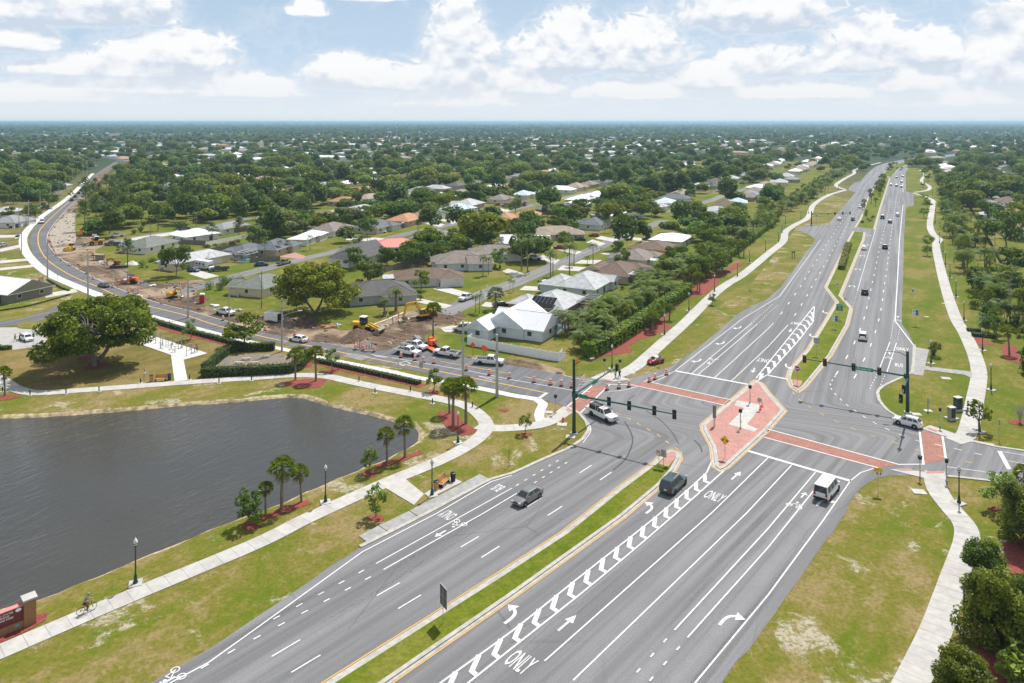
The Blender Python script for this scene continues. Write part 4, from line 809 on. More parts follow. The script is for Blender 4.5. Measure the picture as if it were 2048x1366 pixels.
P_round = [broadleaf(170, 5, 4.4, l_dark, m_bark, per=190, size=.25, nc=15, trunk=.20, flat=.9)]; P_conifer = [broadleaf(175+i, 6, 4.6, l_pine, m_bark, per=130, size=.32, nc=18, trunk=.05, flat=1.1, fill=.4) for i in range(2)]
l_nearpine = leaf_mat('near_pine_needles', (.12, .17, .025), rnd=.1, tip=(.26, .29, .05), scale=.9)
P_near = [broadleaf(190+i, 7, 6.2, lf, m_bark, per=620, size=.17, nc=40, trunk=.03, r0=.010, flat=1.2, fill=.45, cs=.92) for i, lf in enumerate((l_nearpine, l_dark, l_oak))]
GRP = {'oak': 'broadleaf trees of the neighbourhood', 'pine': 'pine trees of the woods', 'queen': 'feather palms in the yards'}
def hpx(y, px): return px*HC/(y-HZ)
def plant(pr, px, hp, label, cat='tree', group=None, rz=None, name=None, wx=1.):
    """plant prototype pr with its foot at pixel px, hp pixels tall"""
    s = hpx(px[1], hp)/pr.h; return pr.spawn(G(*px), random.uniform(0, 6.28) if rz is None else rz, s if wx == 1. else (s*wx, s*wx, s), label, cat, group, name=name)
# lakeside and park
for i, (x, y, h_, k, lb) in enumerate(((563, 1019, 106, 0, 'tall fan palm, middle of the three at the near lake shore'), (531, 1030, 66, 1, 'short fan palm, left of the three at the near lake shore'), (603, 1004, 74, 2, 'fan palm with bushy head, right of the three lake shore palms'), (774, 927, 73, 3, 'round headed fan palm on the narrow mulch strip'), (810, 915, 83, 0, 'slender fan palm at the tip of the lake'),
                              (906, 852, 95, 1, 'tallest fan palm of the trio at the path bend'), (899, 827, 66, 2, 'rear fan palm of the trio at the path bend'), (932, 847, 93, 3, 'right hand fan palm of the trio at the path bend'), (591, 760, 63, 0, 'left fan palm of the pair by the memorial hedge'), (632, 762, 70, 1, 'right fan palm of the pair by the memorial hedge'), (10, 792, 58, 2, 'fan palm at the left edge by the park path'))): plant(P_sabal[k], (x, y), h_, lb, 'palm', 'fan palms round the lake')
for i, (x, y, h_, lb) in enumerate(((740, 946, 57, 'young oak between the lake palms'), (752, 1035, 69, 'young oak beside the bus boarding slabs'), (664, 741, 47, 'young oak at the end of the low hedge'), (867, 783, 50, 'young oak between path and side road'), (381, 680, 46, 'small dark tree behind the gym pad'), (1051, 867, 43, 'thin sapling in front of the big signal pole'), (1424, 610, 26, 'sapling leaning over the hedge path'), (602, 728, 40, 'small tree on mulch by the memorial hedge'))): plant(P_young[i % 3], (x, y), h_, lb, group='young trees in mulch rings')
plant(P_round[0], (499, 1051), 76, 'dense round tree leaning over the lake shore', wx=.95)
plant(broadleaf(5, 14.2, 24.5, l_oak, m_barkg, per=72, size=.44, nc=62, trunk=.30, r0=.030, flat=.55, multi=3, cs=.66), (192, 730), 141, 'huge spreading oak shading the park lawn', rz=.6, name='spreading_oak')
plant(P_oak[2], (158, 702), 88, 'smaller dark oak behind the huge park oak'); plant(P_oak[0], (487, 694), 72, 'bushy oak between the gym pad and the side road', wx=1.1)
plant(broadleaf(6, 13, 20.5, l_oakl, m_barkg, per=72, size=.42, nc=50, trunk=.22, r0=.024, flat=.6, multi=2, cs=.68), (630, 627), 110, 'broad light green oak beside the construction site', rz=1.)
plant(P_oak[2], (735, 580), 62, 'dark tree behind the broad light green oak'); plant(P_oak[1], (690, 610), 40, 'small pale tree beside the broad light green oak'); plant(P_oak[1], (842, 581), 46, 'yellow green tree before the brown roofed house')
plant(P_pine[0], (255, 532), 57, 'lone pine at the edge of the dug up ground', wx=1.35); plant(P_oak[2], (352, 553), 68, 'dark leafy tree hiding the cream house', wx=.85); plant(P_pine[1], (424, 482), 38, 'pine beside the white house', wx=1.3); plant(P_pine[2], (478, 474), 42, 'pine behind the overgrown lot', wx=1.3)
for i, x, y in ((0, 419, 579), (1, 440, 580), (2, 453, 570), (3, 466, 570), (4, 481, 568), (5, 447, 567)): P_ball[0].spawn(G(x, y), i, hpx(y, 17)/2., '%s clipped round shrub in the row before the olive house' % ORD[i], 'shrub', 'clipped shrubs in a row')
P_ball[0].spawn(G(284, 535), 0, hpx(535, 15)/2., 'lone clipped shrub on the corner lawn', 'shrub')
plant(P_phoenix[0], (792, 622), 46, 'date palm in front of the grey walled house', 'palm'); plant(P_phoenix[0], (769, 630), 33, 'shorter date palm in front of the grey walled house', 'palm'); plant(P_wash[0], (866, 680), 76, 'tall shaggy fan palm beside the excavator', 'palm'); plant(P_bis[0], (991, 620), 46, 'silver blue fan palm by the street', 'palm')
qs = [(959, 627, 40), (951, 625, 34), (1043, 542, 66), (1055, 545, 69), (1101, 557, 58), (1106, 552, 46), (1139, 552, 66), (1148, 532, 44), (1175, 542, 31), (1186, 527, 42), (966, 552, 41), (977, 550, 36), (1020, 580, 22), (1026, 584, 24), (735, 497, 32), (740, 490, 26), (785, 442, 34), (865, 442, 32), (892, 436, 28), (838, 471, 32), (835, 466, 22), (750, 442, 22), (560, 510, 30), (575, 505, 26), (530, 515, 34), (540, 508, 22), (1210, 466, 24), (1220, 466, 26), (1231, 464, 24), (1077, 408, 24), (1080, 385, 44), (1240, 492, 24), (1275, 502, 18), (1040, 410, 20), (1300, 408, 22), (620, 500, 30), (690, 492, 22), (1010, 430, 18), (500, 500, 34), (988, 432, 18), (600, 485, 24), (1183, 413, 22), (1302, 405, 24), (1360, 400, 24), (1422, 385, 20), (1418, 372, 18), (960, 480, 20), (820, 500, 22)]
YARD = []
for i, (x, y, h_) in enumerate(qs): YARD.append(('slim palm', plant(P_queen[i % 3], (x, y), h_, 'slim feather palm in a yard of the residential blocks', 'palm', GRP['queen'])))

# hedges: leafy block along a line
def hedge(px, wd, h, leaf, label, step=1.5, per=34, size=.30, core=.80, name='hedge'):
    p = spl(GP(px), step); r = np.random.default_rng(int(px[0][0])); L = plen(p); n = int(L*per*(wd+2*h)/3); C_, N_ = [], []
    q = np.array([at_len(p, s)[0]+(at_len(p, s)[1],) for s in np.linspace(0, L, 200)]); idx = r.integers(0, 200, n); per_ = r.random(n); cut = h/(2*h+wd)
    for k, t in zip(idx, per_):
        x, y, th = q[k]; x += r.uniform(-.5, .5)*L/200*math.cos(th); y += r.uniform(-.5, .5)*L/200*math.sin(th); nx, ny = -math.sin(th), math.cos(th); bump = .10*math.sin(k*.9)+r.normal()*.07
        if t < cut: o, z, nn = wd/2+bump, h*t/cut, (nx, ny, .3)
        elif t > 1-cut: o, z, nn = -wd/2-bump, h*(1-t)/cut, (-nx, -ny, .3)
        else: o, z, nn = wd*((t-cut)/(1-2*cut)-.5), h+bump*1.3, (0, 0, 1)
        C_.append((x+nx*o, y+ny*o, max(.05, z))); N_.append(nn)
    for e, s in ((0, -1), (199, 1)):          # leafy end faces
        x, y, th = q[e]
        for _ in range(int(per*wd*h)): o = r.uniform(-.5, .5)*wd; C_.append((x+s*math.cos(th)*.1-math.sin(th)*o, y+s*math.sin(th)*.1+math.cos(th)*o, r.uniform(.05, h))); N_.append((s*math.cos(th), s*math.sin(th), .2))
    v, f = cards(np.array(C_), np.array(N_)+unit(len(N_), r)*.55, size, r, 1.3)
    root = empty(name, (*p[0], 0)); tag(root, label, 'hedge'); o = link('foliage', mesh_np('foliage', v-np.array([*p[0], 0]), f, [leaf]), root)
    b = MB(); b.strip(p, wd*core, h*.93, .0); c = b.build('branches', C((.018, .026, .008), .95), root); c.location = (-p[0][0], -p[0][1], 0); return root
hedge([(1176, 716), (1225, 690), (1280, 655), (1340, 612), (1374, 588)], 3.0, 3.0, l_hedge, 'tall bright green hedge beside the winding footpath', per=26, size=.38)
hedge([(1450, 520), (1480, 500), (1520, 468), (1545, 450)], 2.4, 2.4, l_hedge, 'bright hedge farther up the winding footpath', per=20, size=.42)
hedge([(405, 753), (470, 750), (530, 748), (586, 744), (606, 728), (618, 716)], 1.9, 1.75, l_hedge2, 'clipped hedge round the memorial yard, facing the lake', per=46, size=.24)
hedge([(410, 744), (436, 722), (462, 704), (500, 702), (548, 700)], 1.5, 1.7, l_hedge2, 'clipped hedge at the back of the memorial yard', per=40, size=.24)
hedge([(636, 724), (700, 738), (780, 756), (838, 769)], 1.2, .75, l_low, 'low brownish hedge along the white sidewalk', per=46, size=.2)
hedge([(280, 636), (360, 660), (440, 681), (500, 698)], 1.3, .9, l_dark, 'low dark hedge between park and side road', per=40, size=.22)
hedge([(0, 622), (60, 612), (140, 590)], .5, .35, l_dark, 'thin line of shrubs on the verge by the bend', per=30, size=.2); hedge([(95, 560), (120, 575), (138, 582)], .6, .45, l_dark, 'short row of shrubs by the white roofed house', per=30, size=.2)
hedge([(1683, 540), (1690, 515), (1697, 492)], 2.0, 1.6, l_yel, 'yellow green shrubs along the northern median', per=24, size=.35); hedge([(1945, 672), (1990, 676)], 1.6, .8, l_dark, 'low dark hedge by the eastern path', per=40, size=.22); hedge([(1935, 662), (1960, 664)], 1.4, .7, l_dark, 'small low hedge across from the path', per=40, size=.22); hedge([(0, 700), (22, 698)], 1.2, .8, l_dark, 'low hedge at the parking lot corner', per=40)
# planted belts
def belt(px, n, mix, label, cat, group, ybias=1., seed=0, hs=(1, 1.3), avoid=()):
    P = GP(px); xs = [p[0] for p in P]; ys = [p[1] for p in P]; r_ = random.Random(seed); k = 0; tries = 0; made = []
    while k < n and tries < n*60:
        tries += 1; q = (r_.uniform(min(xs), max(xs)), r_.uniform(min(ys), max(ys)))
        if not inside(q, P) or any(math.dist(q, a) < d for a, d in avoid): continue
        pr = mix[r_.randrange(len(mix))]; made.append(pr.spawn(q, r_.uniform(0, 6.28), r_.uniform(*hs), label, cat, group)); k += 1
    number(made, label+', %s from the crossing', lambda o: o.location.y)
beltA = [(1120, 690), (1165, 712), (1215, 682), (1270, 645), (1330, 602), (1375, 575), (1420, 545), (1450, 515), (1420, 520), (1330, 560), (1260, 602), (1190, 635), (1140, 655)]
belt(beltA, 60, P_areca+P_coco, 'palm clump in the thicket behind the tall hedge', 'palm', 'palm clumps behind the hedge', seed=1); belt(beltA, 20, P_bush[:2]+[P_bush[1]], 'dark bush in the thicket behind the tall hedge', 'shrub', 'bushes behind the hedge', seed=2, hs=(.7, 1.1)); belt([(1240, 622), (1330, 570), (1420, 530), (1400, 515), (1310, 555), (1225, 605)], 10, P_coco, 'arching palm near the screened pool house', 'palm', 'arching palms behind the hedge', seed=3)
belt([(1380, 575), (1395, 590), (1440, 545), (1480, 525), (1500, 505), (1470, 498), (1420, 530)], 16, P_sabal, 'fan palm in the grove on red mulch', 'palm', 'fan palm grove by the footpath', seed=4, hs=(.85, 1.1))
belt([(1290, 660), (1320, 672), (1342, 640), (1320, 628)], 7, P_sabalS+[P_young[0]], 'slim tree in the clump at the end of the tall hedge', 'tree', 'clump at the hedge end', seed=5, hs=(.9, 1.2))
beltB = [(1420, 528), (1480, 500), (1530, 470), (1560, 440), (1610, 412), (1640, 388), (1690, 348), (1730, 328), (1712, 328), (1650, 360), (1590, 395), (1520, 432), (1460, 475)]
belt(beltB, 75, P_coco+P_areca+[P_sabalS[0]], 'palm in the green belt west of the divided road', 'palm', 'palms of the western belt', seed=6, hs=(1.1, 1.5)); belt(beltB, 99, P_bush[:2]+[P_young[1], P_young[2]], 'bush in the green belt west of the divided road', 'shrub', 'bushes of the western belt', seed=7, hs=(1., 1.7))
beltC = [(1893, 480), (1900, 512), (1926, 594), (1950, 652), (1992, 702), (2048, 742), (2250, 800), (2250, 640), (2048, 590), (2000, 540), (1950, 455), (1915, 400), (1890, 358), (1872, 338), (1866, 345), (1884, 400)]
belt(beltC, 62, P_coco+P_areca, 'feathery palm in the belt east of the footpath', 'palm', 'feathery palms of the eastern belt', seed=8, hs=(1.1, 1.6)); belt(beltC, 62, P_sabal+P_sabalS, 'fan palm in the tree belt east of the footpath', 'palm', 'fan palms of the eastern belt', seed=9, hs=(.9, 1.25)); belt(beltC, 80, P_young+P_bush[:2]+P_conifer, 'leafy tree in the belt east of the footpath', 'tree', 'leafy trees of the eastern belt', seed=10, hs=(.9, 1.35))
belt([(2010, 700), (2048, 700), (2220, 790), (2220, 840), (2048, 780), (2015, 740)], 9, P_young+P_conifer[:1], 'leafy tree at the right edge past the eastern path', 'tree', 'trees at the right edge', seed=11)
belt([(1722, 432), (1745, 430), (1775, 362), (1764, 356), (1740, 392)], 26, P_sabal, 'fan palm on the planted median', 'palm', 'fan palms on the median', seed=12, hs=(.85, 1.1)); belt([(1720, 446), (1742, 450), (1752, 425), (1728, 425)], 9, P_bush[:2], 'small shrub on the planted median', 'shrub', 'median shrubs', seed=13, hs=(.6, .8)); belt([(1774, 349), (1800, 330), (1845, 318), (1846, 316.5), (1800, 327), (1772, 343)], 16, P_sabal+P_young, 'tree on the far median', 'tree', 'trees on the far median', seed=14)
for i, (x, y, h_) in enumerate(((1855, 512, 24), (1855, 494, 26), (1848, 436, 22), (1855, 418, 22), (1852, 402, 14), (1856, 363, 18), (1850, 352, 20), (1845, 396, 10), (1846, 375, 12))): plant(P_young[i % 3], (x, y), h_, '%s small tree standing along the eastern footpath, counted from the crossing' % ORD[i], group='small trees along the eastern footpath', wx=1.25)
plant(P_young[0], (1871, 713), 34, 'young tree behind the eastern bus pad lamp', wx=1.2); plant(P_near[1], (2056, 1262), 120, 'tall dark shrub behind the pine shrub at the right edge', 'shrub')
for i, (x, y, h_, k) in enumerate(((1946, 402, 50, 0), (1972, 400, 40, 4), (2012, 500, 84, 4), (2042, 478, 80, 1), (1975, 452, 56, 2), (2030, 560, 70, 2), (2046, 430, 46, 0), (1965, 372, 34, 3), (1925, 372, 26, 2), (2030, 380, 26, 0))): plant(P_oak[k], (x, y), h_, '%s large tree behind the eastern boundary fence, counted outward' % ORD[i], group='large trees behind the eastern fence')
plant(P_young[1], (2003, 1020), 82, 'airy young tree at the south east corner', wx=1.3); plant(P_young[2], (1958, 862), 66, 'airy young tree in front of the north east lamp', wx=1.1)
plant(P_near[0], (1992, 1296), 172, 'dense dark pine shrub at the lower right edge', wx=.95); plant(P_near[1], (1966, 1166), 92, 'leafy bush overhanging the eastern footpath', 'shrub', wx=1.15); plant(P_near[2], (1925, 1400), 105, 'leafy bush at the bottom edge by the footpath', 'shrub', wx=1.3); plant(P_near[0], (2052, 1090), 140, 'dark conifer at the right edge'); plant(P_sabalS[1], (2052, 1000), 70, 'fan palm at the right edge by the crossing road', 'palm'); plant(P_bush[3], (2052, 1375), 75, 'speckled shrub in the lower right corner', 'shrub')
r_ = np.random.default_rng(3); tw = MB()
for i in range(22): a = i*2.4; e = (math.cos(a)*r_.uniform(.5, 1.5), math.sin(a)*r_.uniform(.5, 1.5), r_.uniform(1.6, 4.2)); tw.tubes([(0, 0, 0), (e[0]*.25, e[1]*.25, e[2]*.5), e], [.07, .045, .012], 5, caps=False)
o = tw.build('bare_shrub', C((.42, .38, .33), .9)); o.location = (*G(2040, 846), 0); tag(o, 'leafless grey shrub on red mulch at the right edge', 'shrub')

# trees of the residential blocks, kept off streets and houses (the houses are placed first)
# ---------------------------------------------------------------- houses
def roofm(name, c, **kw): return M(name, c, kw.pop('rough', .8), var=.18, scale=.8, dirt=kw.pop('dirt', .35), bump=.25, bscale=6, **kw)
RF = {'white': M('white_metal_roof', (.74, .75, .76), .4, var=.05, dirt=.05), 'grey': roofm('grey_shingle', (.23, .235, .235)), 'pale': roofm('pale_shingle', (.40, .41, .41), dirt=.2), 'dark': roofm('dark_shingle', (.085, .08, .078)), 'brown': roofm('brown_shingle', (.135, .085, .06)), 'tan': roofm('tan_shingle', (.30, .235, .175)), 'taupe': roofm('taupe_shingle', (.19, .16, .135)),
      'orange': roofm('terracotta_tile', (.40, .20, .10)), 'red': M('salmon_metal_roof', (.62, .20, .16), .45, var=.08, dirt=.1), 'blue': roofm('blue_metal_roof', (.22, .32, .40), dirt=.1), 'olive': roofm('olive_shingle', (.15, .165, .14)), 'slate': roofm('slate_shingle', (.10, .115, .13)), 'paleblue': roofm('pale_blue_metal', (.45, .54, .58), dirt=.08)}
WL = {k: M(k+'_stucco', c, .9, var=.06, scale=.7, dirt=.12) for k, c in (('white', (.72, .71, .68)), ('grey', (.44, .46, .47)), ('cream', (.66, .58, .42)), ('yellow', (.72, .44, .06)), ('tan', (.46, .37, .27)), ('blue', (.40, .50, .56)), ('salmon', (.60, .36, .25)), ('olive', (.20, .19, .15)), ('brick', (.36, .22, .14)), ('bluewhite', (.58, .63, .68)), ('teal', (.22, .36, .40)))}
m_trim = C((.74, .74, .72), .6); m_gar = C((.66, .65, .62), .6); m_pane = M('window_glass', (.035, .045, .05), .08, var=0, spec=.7); m_screen = M('pool_screen', (.06, .065, .06), .8, var=.1); m_door = C((.20, .09, .05), .5); m_solar = M('solar_panel', (.008, .009, .012), .25, var=.1)
wmesh = MB().box((0, .03, 0), (1.3, .10, 1.25), mi=0).mesh('window', m_trim); pmesh = MB().box((0, -.04, 0), (1.08, .06, 1.03)).mesh('pane', m_pane); wmesh1 = MB().box((0, .03, 0), (1.3, .10, 1.25)).box((0, -.04, 0), (1.08, .06, 1.03), mi=1).mesh('window', [m_trim, m_pane])
dmesh = MB().box((0, 0, 0), (1.0, .12, 2.1)).mesh('door', m_door); gmesh = MB()
for k in range(4): gmesh.box((0, 0, -.84+k*.56), (4.7, .12, .53))
gmesh = gmesh.mesh('garage_door', m_gar); ghmesh = MB().box((0, -.09, -.55), (.3, .05, .06)).mesh('handle', m_black); meter = MB().box((0, 0, 0), (.9, .4, .8)).mesh('air_conditioner', C((.5, .5, .48), .6)); sl = MB().box((0, 0, 0), (1.6, .1, 2.0)).mesh('sliding_door', m_pane)
def roof_part(b, x0, x1, y0, y1, z, pitch, kind, ov=.55):
    x0, x1, y0, y1 = x0-ov, x1+ov, y0-ov, y1+ov; w_, d_ = x1-x0, y1-y0; e = [(x0, y0), (x1, y0), (x1, y1), (x0, y1)]; lo = z-.10
    b.add([(x, y, lo-.16) for x, y in e]+[(x, y, lo) for x, y in e], [(3, 2, 1, 0), (0, 1, 5, 4), (1, 2, 6, 5), (2, 3, 7, 6), (3, 0, 4, 7)], 1)
    if w_ >= d_: hr = d_/2*pitch; r = [(x0+(d_/2 if kind == 'hip' else 0), (y0+y1)/2), (x1-(d_/2 if kind == 'hip' else 0), (y0+y1)/2)]; fs = [(0, 1, 5, 4), (2, 3, 4, 5)]; en = [(1, 2, 5), (3, 0, 4)]
    else: hr = w_/2*pitch; r = [((x0+x1)/2, y0+(w_/2 if kind == 'hip' else 0)), ((x0+x1)/2, y1-(w_/2 if kind == 'hip' else 0))]; fs = [(1, 2, 5, 4), (3, 0, 4, 5)]; en = [(0, 1, 4), (2, 3, 5)]
    V_ = [(x, y, lo) for x, y in e]+[(x, y, lo+hr) for x, y in r]; b.add(V_, fs, 0); b.add(V_, en, 0 if kind == 'hip' else 2)
    # ridge and hip caps
    b.tube(V_[4], V_[5], .09, n=5, mi=0)
    if kind == 'hip':
        for i, j in ((0, 4), (3, 4), (1, 5), (2, 5)) if w_ >= d_ else ((0, 4), (1, 4), (2, 5), (3, 5)): b.tube(V_[i], V_[j], .07, n=4, mi=0)
    return lo+hr
HOUSES = []
def house(px, w_, d_, roof, wall, label, rot=0., kind='hip', wings=(), pitch=.42, h=2.75, detail=2, front=None, xy=None, group=None, garage=True, seams=False, rd=None, name='house'):
    """house of w_ (along the street) by d_ metres; wings = (x, y, w, d, kind) in its own axes"""
    c = xy or G(*px); rz = TH+R(rot) if rd is None else R(rd); root = empty(name, (*c, 0), rz); tag(root, label, 'house', group); HOUSES.append((c, max(w_, d_)*.62))
    blocks = [(0, 0, w_, d_, kind)]+list(wings); wb = MB(); rb = MB()
    for i, (x, y, ww, dd, kd) in enumerate(blocks):
        hh = h-.012*i; wb.box((x, y, hh/2-.05), (ww, dd, hh+.1)); roof_part(rb, x-ww/2, x+ww/2, y-dd/2, y+dd/2, hh, pitch, kd)
    wb.build('wall', WL[wall], root); ro = rb.build('roof', [RF[roof], m_trim, WL[wall]], root)
    if front is None:
        v = c[0]*Vv[0]+c[1]*Vv[1]; st = min((-104, -190, -276, -362, -448, 70, 156), key=lambda s: abs(s-v)); front = -1 if st > v else 1   # local +y is -Vv
    if detail == 0: return root
    def put(me, x, y, z, a, nm): o = link(nm, me, root); o.location = (x, y, z); o.rotation_euler = (0, 0, a); return o
    def win(x, y, a, z=1.55):
        o = put(wmesh if detail > 1 else wmesh1, x, y, z, a, 'window')
        if detail > 1: link('pane', pmesh, o)
    for i, (x, y, ww, dd, kd) in enumerate(blocks):
        for sgn in (-1, 1):
            yy = y+sgn*dd/2; a = 0 if sgn < 0 else math.pi; n_ = max(1, int(ww/5.2)); isf = sgn == front and i == (len(blocks)-1 if wings else 0)
            for k in range(n_):
                xx = x-ww/2+ww*(k+.5)/n_
                if any(j != i and abs(xx-b_[0]) < b_[2]/2+.6 and abs(yy-b_[1]) < b_[3]/2+.2 for j, b_ in enumerate(blocks)): continue
                if isf and garage and k == 0: g = put(gmesh, x-ww/2+3.1, yy, 1.12, a, 'garage_door'); link('handle', ghmesh, g); continue
                if isf and garage and n_ > 2 and k == 1: put(dmesh, xx, yy, 1.05, a, 'door'); continue
                if sgn == -front and k == n_//2 and i == 0: put(sl, xx, yy, 1.05, a, 'sliding_door'); continue
                win(xx, yy, a)
        for sgn in (-1, 1):
            xx = x+sgn*ww/2; n_ = max(1, int(dd/6.))
            for k in range(n_):
                yy = y-dd/2+dd*(k+.5)/n_
                if any(j != i and abs(yy-b_[1]) < b_[3]/2+.6 and abs(xx-b_[0]) < b_[2]/2+.2 for j, b_ in enumerate(blocks)): continue
                win(xx, yy, math.pi/2*sgn)
    if detail > 1:
        o = put(meter, -w_/2-.7, d_*.2, .4, 0, 'air_conditioner')
        for k in range(3): vp = MB().tube((0, 0, 0), (0, 0, .8), .07, n=6).build('roof_vent', m_galv, ro); vp.location = (-w_*.22+k*w_*.2, d_*.16, h-.1+(d_*.34)*pitch-.25)
    if seams:
        sb = MB()
        for x, y, ww, dd, kd in blocks:
            if ww >= dd:
                hr = (dd/2+.55)*pitch
                for k in range(int(ww/.9)):
                    xx = x-ww/2+.2+k*.9; l = min(1., (min(xx-x+ww/2, x+ww/2-xx)+.5)/(dd/2)) if kd == 'hip' else 1.
                    for s in (-1, 1): sb.tube((xx, y+s*(dd/2+.5), h-.07), (xx, y+s*(dd/2+.5)*(1-l), h-.07+hr*l), .035, n=4)
            else:
                hr = (ww/2+.55)*pitch
                for k in range(int(dd/.9)):
                    yy = y-dd/2+.2+k*.9; l = min(1., (min(yy-y+dd/2, y+dd/2-yy)+.5)/(ww/2)) if kd == 'hip' else 1.
                    for s in (-1, 1): sb.tube((x+s*(ww/2+.5), yy, h-.07), (x+s*(ww/2+.5)*(1-l), yy, h-.07+hr*l), .035, n=4)
        tag(sb.build('roof_seam', RF[roof], ro), kind='stuff')
    return root
def pool_cage(root, x, y, w_, d_, h=2.7, top=3.6, white=True):
    """screened pool enclosure: frame bars, mesh panels, mansard top"""
    m = m_trim if white else C((.05, .04, .035), .5); b = MB(); i = 1.2; nx, ny = max(2, int(w_/2.2)), max(2, int(d_/2.2))
    X = lambda k: x-w_/2+w_*k/nx; Y = lambda k: y-d_/2+d_*k/ny; bar = lambda p, q: b.tube(p, q, .05, n=4)
    for k in range(nx+1):
        for s in (-1, 1): yy = y+s*d_/2; bar((X(k), yy, 0), (X(k), yy, h)); bar((X(k), yy, h), (X(k), yy-s*i, top))
        bar((X(k), y-d_/2+i, top), (X(k), y+d_/2-i, top))
    for k in range(ny+1):
        for s in (-1, 1): xx = x+s*w_/2; bar((xx, Y(k), 0), (xx, Y(k), h))
    for z in (1.0, h):
        for s in (-1, 1): bar((x-w_/2, y+s*d_/2, z), (x+w_/2, y+s*d_/2, z)); bar((x+s*w_/2, y-d_/2, z), (x+s*w_/2, y+d_/2, z))
    for s in (-1, 1): bar((x-w_/2, y+s*(d_/2-i), top), (x+w_/2, y+s*(d_/2-i), top))
    c = b.build('pool_enclosure', m, root); MB().box((x, y, .04), (w_-.2, d_-.2, .1)).build('pool_deck', m_drive, c); MB().box((x, y, .10), (w_*.55, d_*.5, .06)).build('pool_water', M('pool_water', (.03, .32, .36), .08, var=.05), c)
    sc = MB()
    for k in range(nx): sc.add([(X(k), y-d_/2+i, top-.02), (X(k+1), y-d_/2+i, top-.02), (X(k+1), y+d_/2-i, top-.02), (X(k), y+d_/2-i, top-.02)], [(0, 1, 2, 3)])
    sm = D.materials.get('cage_mesh')
    if not sm:
        sm = D.materials.new('cage_mesh'); sm.use_nodes = True; sm.node_tree.nodes.clear(); n = NT(sm.node_tree); t = n.node('ShaderNodeBsdfTransparent'); df = n.node('ShaderNodeBsdfDiffuse', {0: (.06, .065, .065, 1)}); mx = n.node('ShaderNodeMixShader', {0: .42, 1: t.outputs[0], 2: df.outputs[0]}); n.l.new(mx.outputs[0], n.node('ShaderNodeOutputMaterial').inputs[0])
    for s in (-1, 1): sc.add([(x-w_/2, y+s*d_/2, 0), (x+w_/2, y+s*d_/2, 0), (x+w_/2, y+s*d_/2, h), (x-w_/2, y+s*d_/2, h), (x-w_/2, y+s*(d_/2-i), top), (x+w_/2, y+s*(d_/2-i), top)], [(0, 1, 2, 3), (3, 2, 5, 4)]); sc.add([(x+s*w_/2, y-d_/2, 0), (x+s*w_/2, y+d_/2, 0), (x+s*w_/2, y+d_/2, h), (x+s*w_/2, y-d_/2, h)], [(0, 1, 2, 3)])
    sc.build('screen', sm, c)
# near houses, each with its own look
h1 = house((1034, 660), 13.5, 10, 'white', 'bluewhite', 'white metal roofed pale blue house behind the white fence', kind='gable', pitch=.62, wings=((-2.2, -3.2, 8.6, 13, 'gable'), (-8.2, 4.5, 6, 5.5, 'gable')), front=1, seams=True, rot=0)
pool_cage(h1, 5.0, -7.6, 9, 6.)
MB().box((6.8, -.2, 3.6), (.12, 3.4, 1.6)).build('gable_window', m_pane, h1)
h2 = house((1108, 622), 15, 11.5, 'pale', 'brick', 'grey roofed brick house with black solar panels', pitch=.45, wings=((-3, 6.5, 8, 7, 'hip'),), front=1, rot=0)
for k in range(6): o = MB().box((0, 0, 0), (1.05, 5.4, .08)).build('solar_panel', m_solar, h2); o.location = (-7.5, -1.9+k*1.1-1., 4.05); o.rotation_euler = (0, math.atan(-.45), math.pi/2*0); o.scale = (4.4/1.05, 1.0/5.4, 1)
pool_cage(h2, 4.5, -8.6, 7, 6)
h3 = house((1170, 582), 16.5, 12, 'pale', 'bluewhite', 'light grey roofed white house behind the palm thicket', pitch=.48, wings=((-3, 6.5, 10, 9, 'hip'), (7, -4, 5, 6, 'gable')), front=1)
h4 = house((1236, 556), 16, 12, 'brown', 'tan', 'brown roofed house with a white porch and screened pool', pitch=.42, wings=((-2, 6, 9, 8, 'gable'), (6, -2, 8, 12, 'hip')), front=1); pool_cage(h4, -2, -9, 10, 6.5, white=False)
MB().box((-4.5, -8.2, 2.95), (5, 5, .14)).build('porch_roof', RF['white'], h4)
h5 = house((1272, 526), 15, 11, 'taupe', 'white', 'long white house with weathered taupe roof', pitch=.4, wings=((5, -4, 6, 6, 'hip'), (-4, 5, 7, 6, 'hip')), front=1)
house((1312, 506), 14, 11, 'brown', 'yellow', 'yellow house with brown roof and green porch', pitch=.36, wings=((-4, 5, 8, 6, 'hip'),), front=1); house((1342, 488), 18, 13, 'white', 'white', 'house with a broad flat white roof', pitch=.24, front=1)
h8 = house((757, 598), 17.5, 12, 'dark', 'grey', 'dark roofed grey house beside the wheel loader', pitch=.42, wings=((4.5, -5.2, 9, 7, 'hip'), (-5, 5.2, 7, 6, 'hip')), front=-1, rd=20)
h9 = house((850, 566), 18, 11, 'brown', 'white', 'white house with long brown roof and screened porch', pitch=.36, wings=((7.5, -3, 7, 9, 'hip'),), front=-1, rd=12); MB().box((-10.5, 0, 1.2), (4.5, 6, 2.3)).build('screened_porch', m_screen, h9); MB().box((-10.5, 0, 2.45), (5, 6.6, .15)).build('porch_roof', RF['pale'], h9)
house((922, 534), 17, 13, 'taupe', 'bluewhite', 'white house with broad taupe hip roof and carport', pitch=.45, wings=((6, -4, 8, 8, 'gable'), (-7, 2, 6, 8, 'hip')), front=-1, rd=8); h11 = house((722, 522), 15, 12, 'dark', 'white', 'white gabled house with dark steep roof', kind='gable', pitch=.62, wings=((-9, -1, 6, 9, 'hip'), (6, -4, 6, 8, 'hip')), front=1, rd=58)
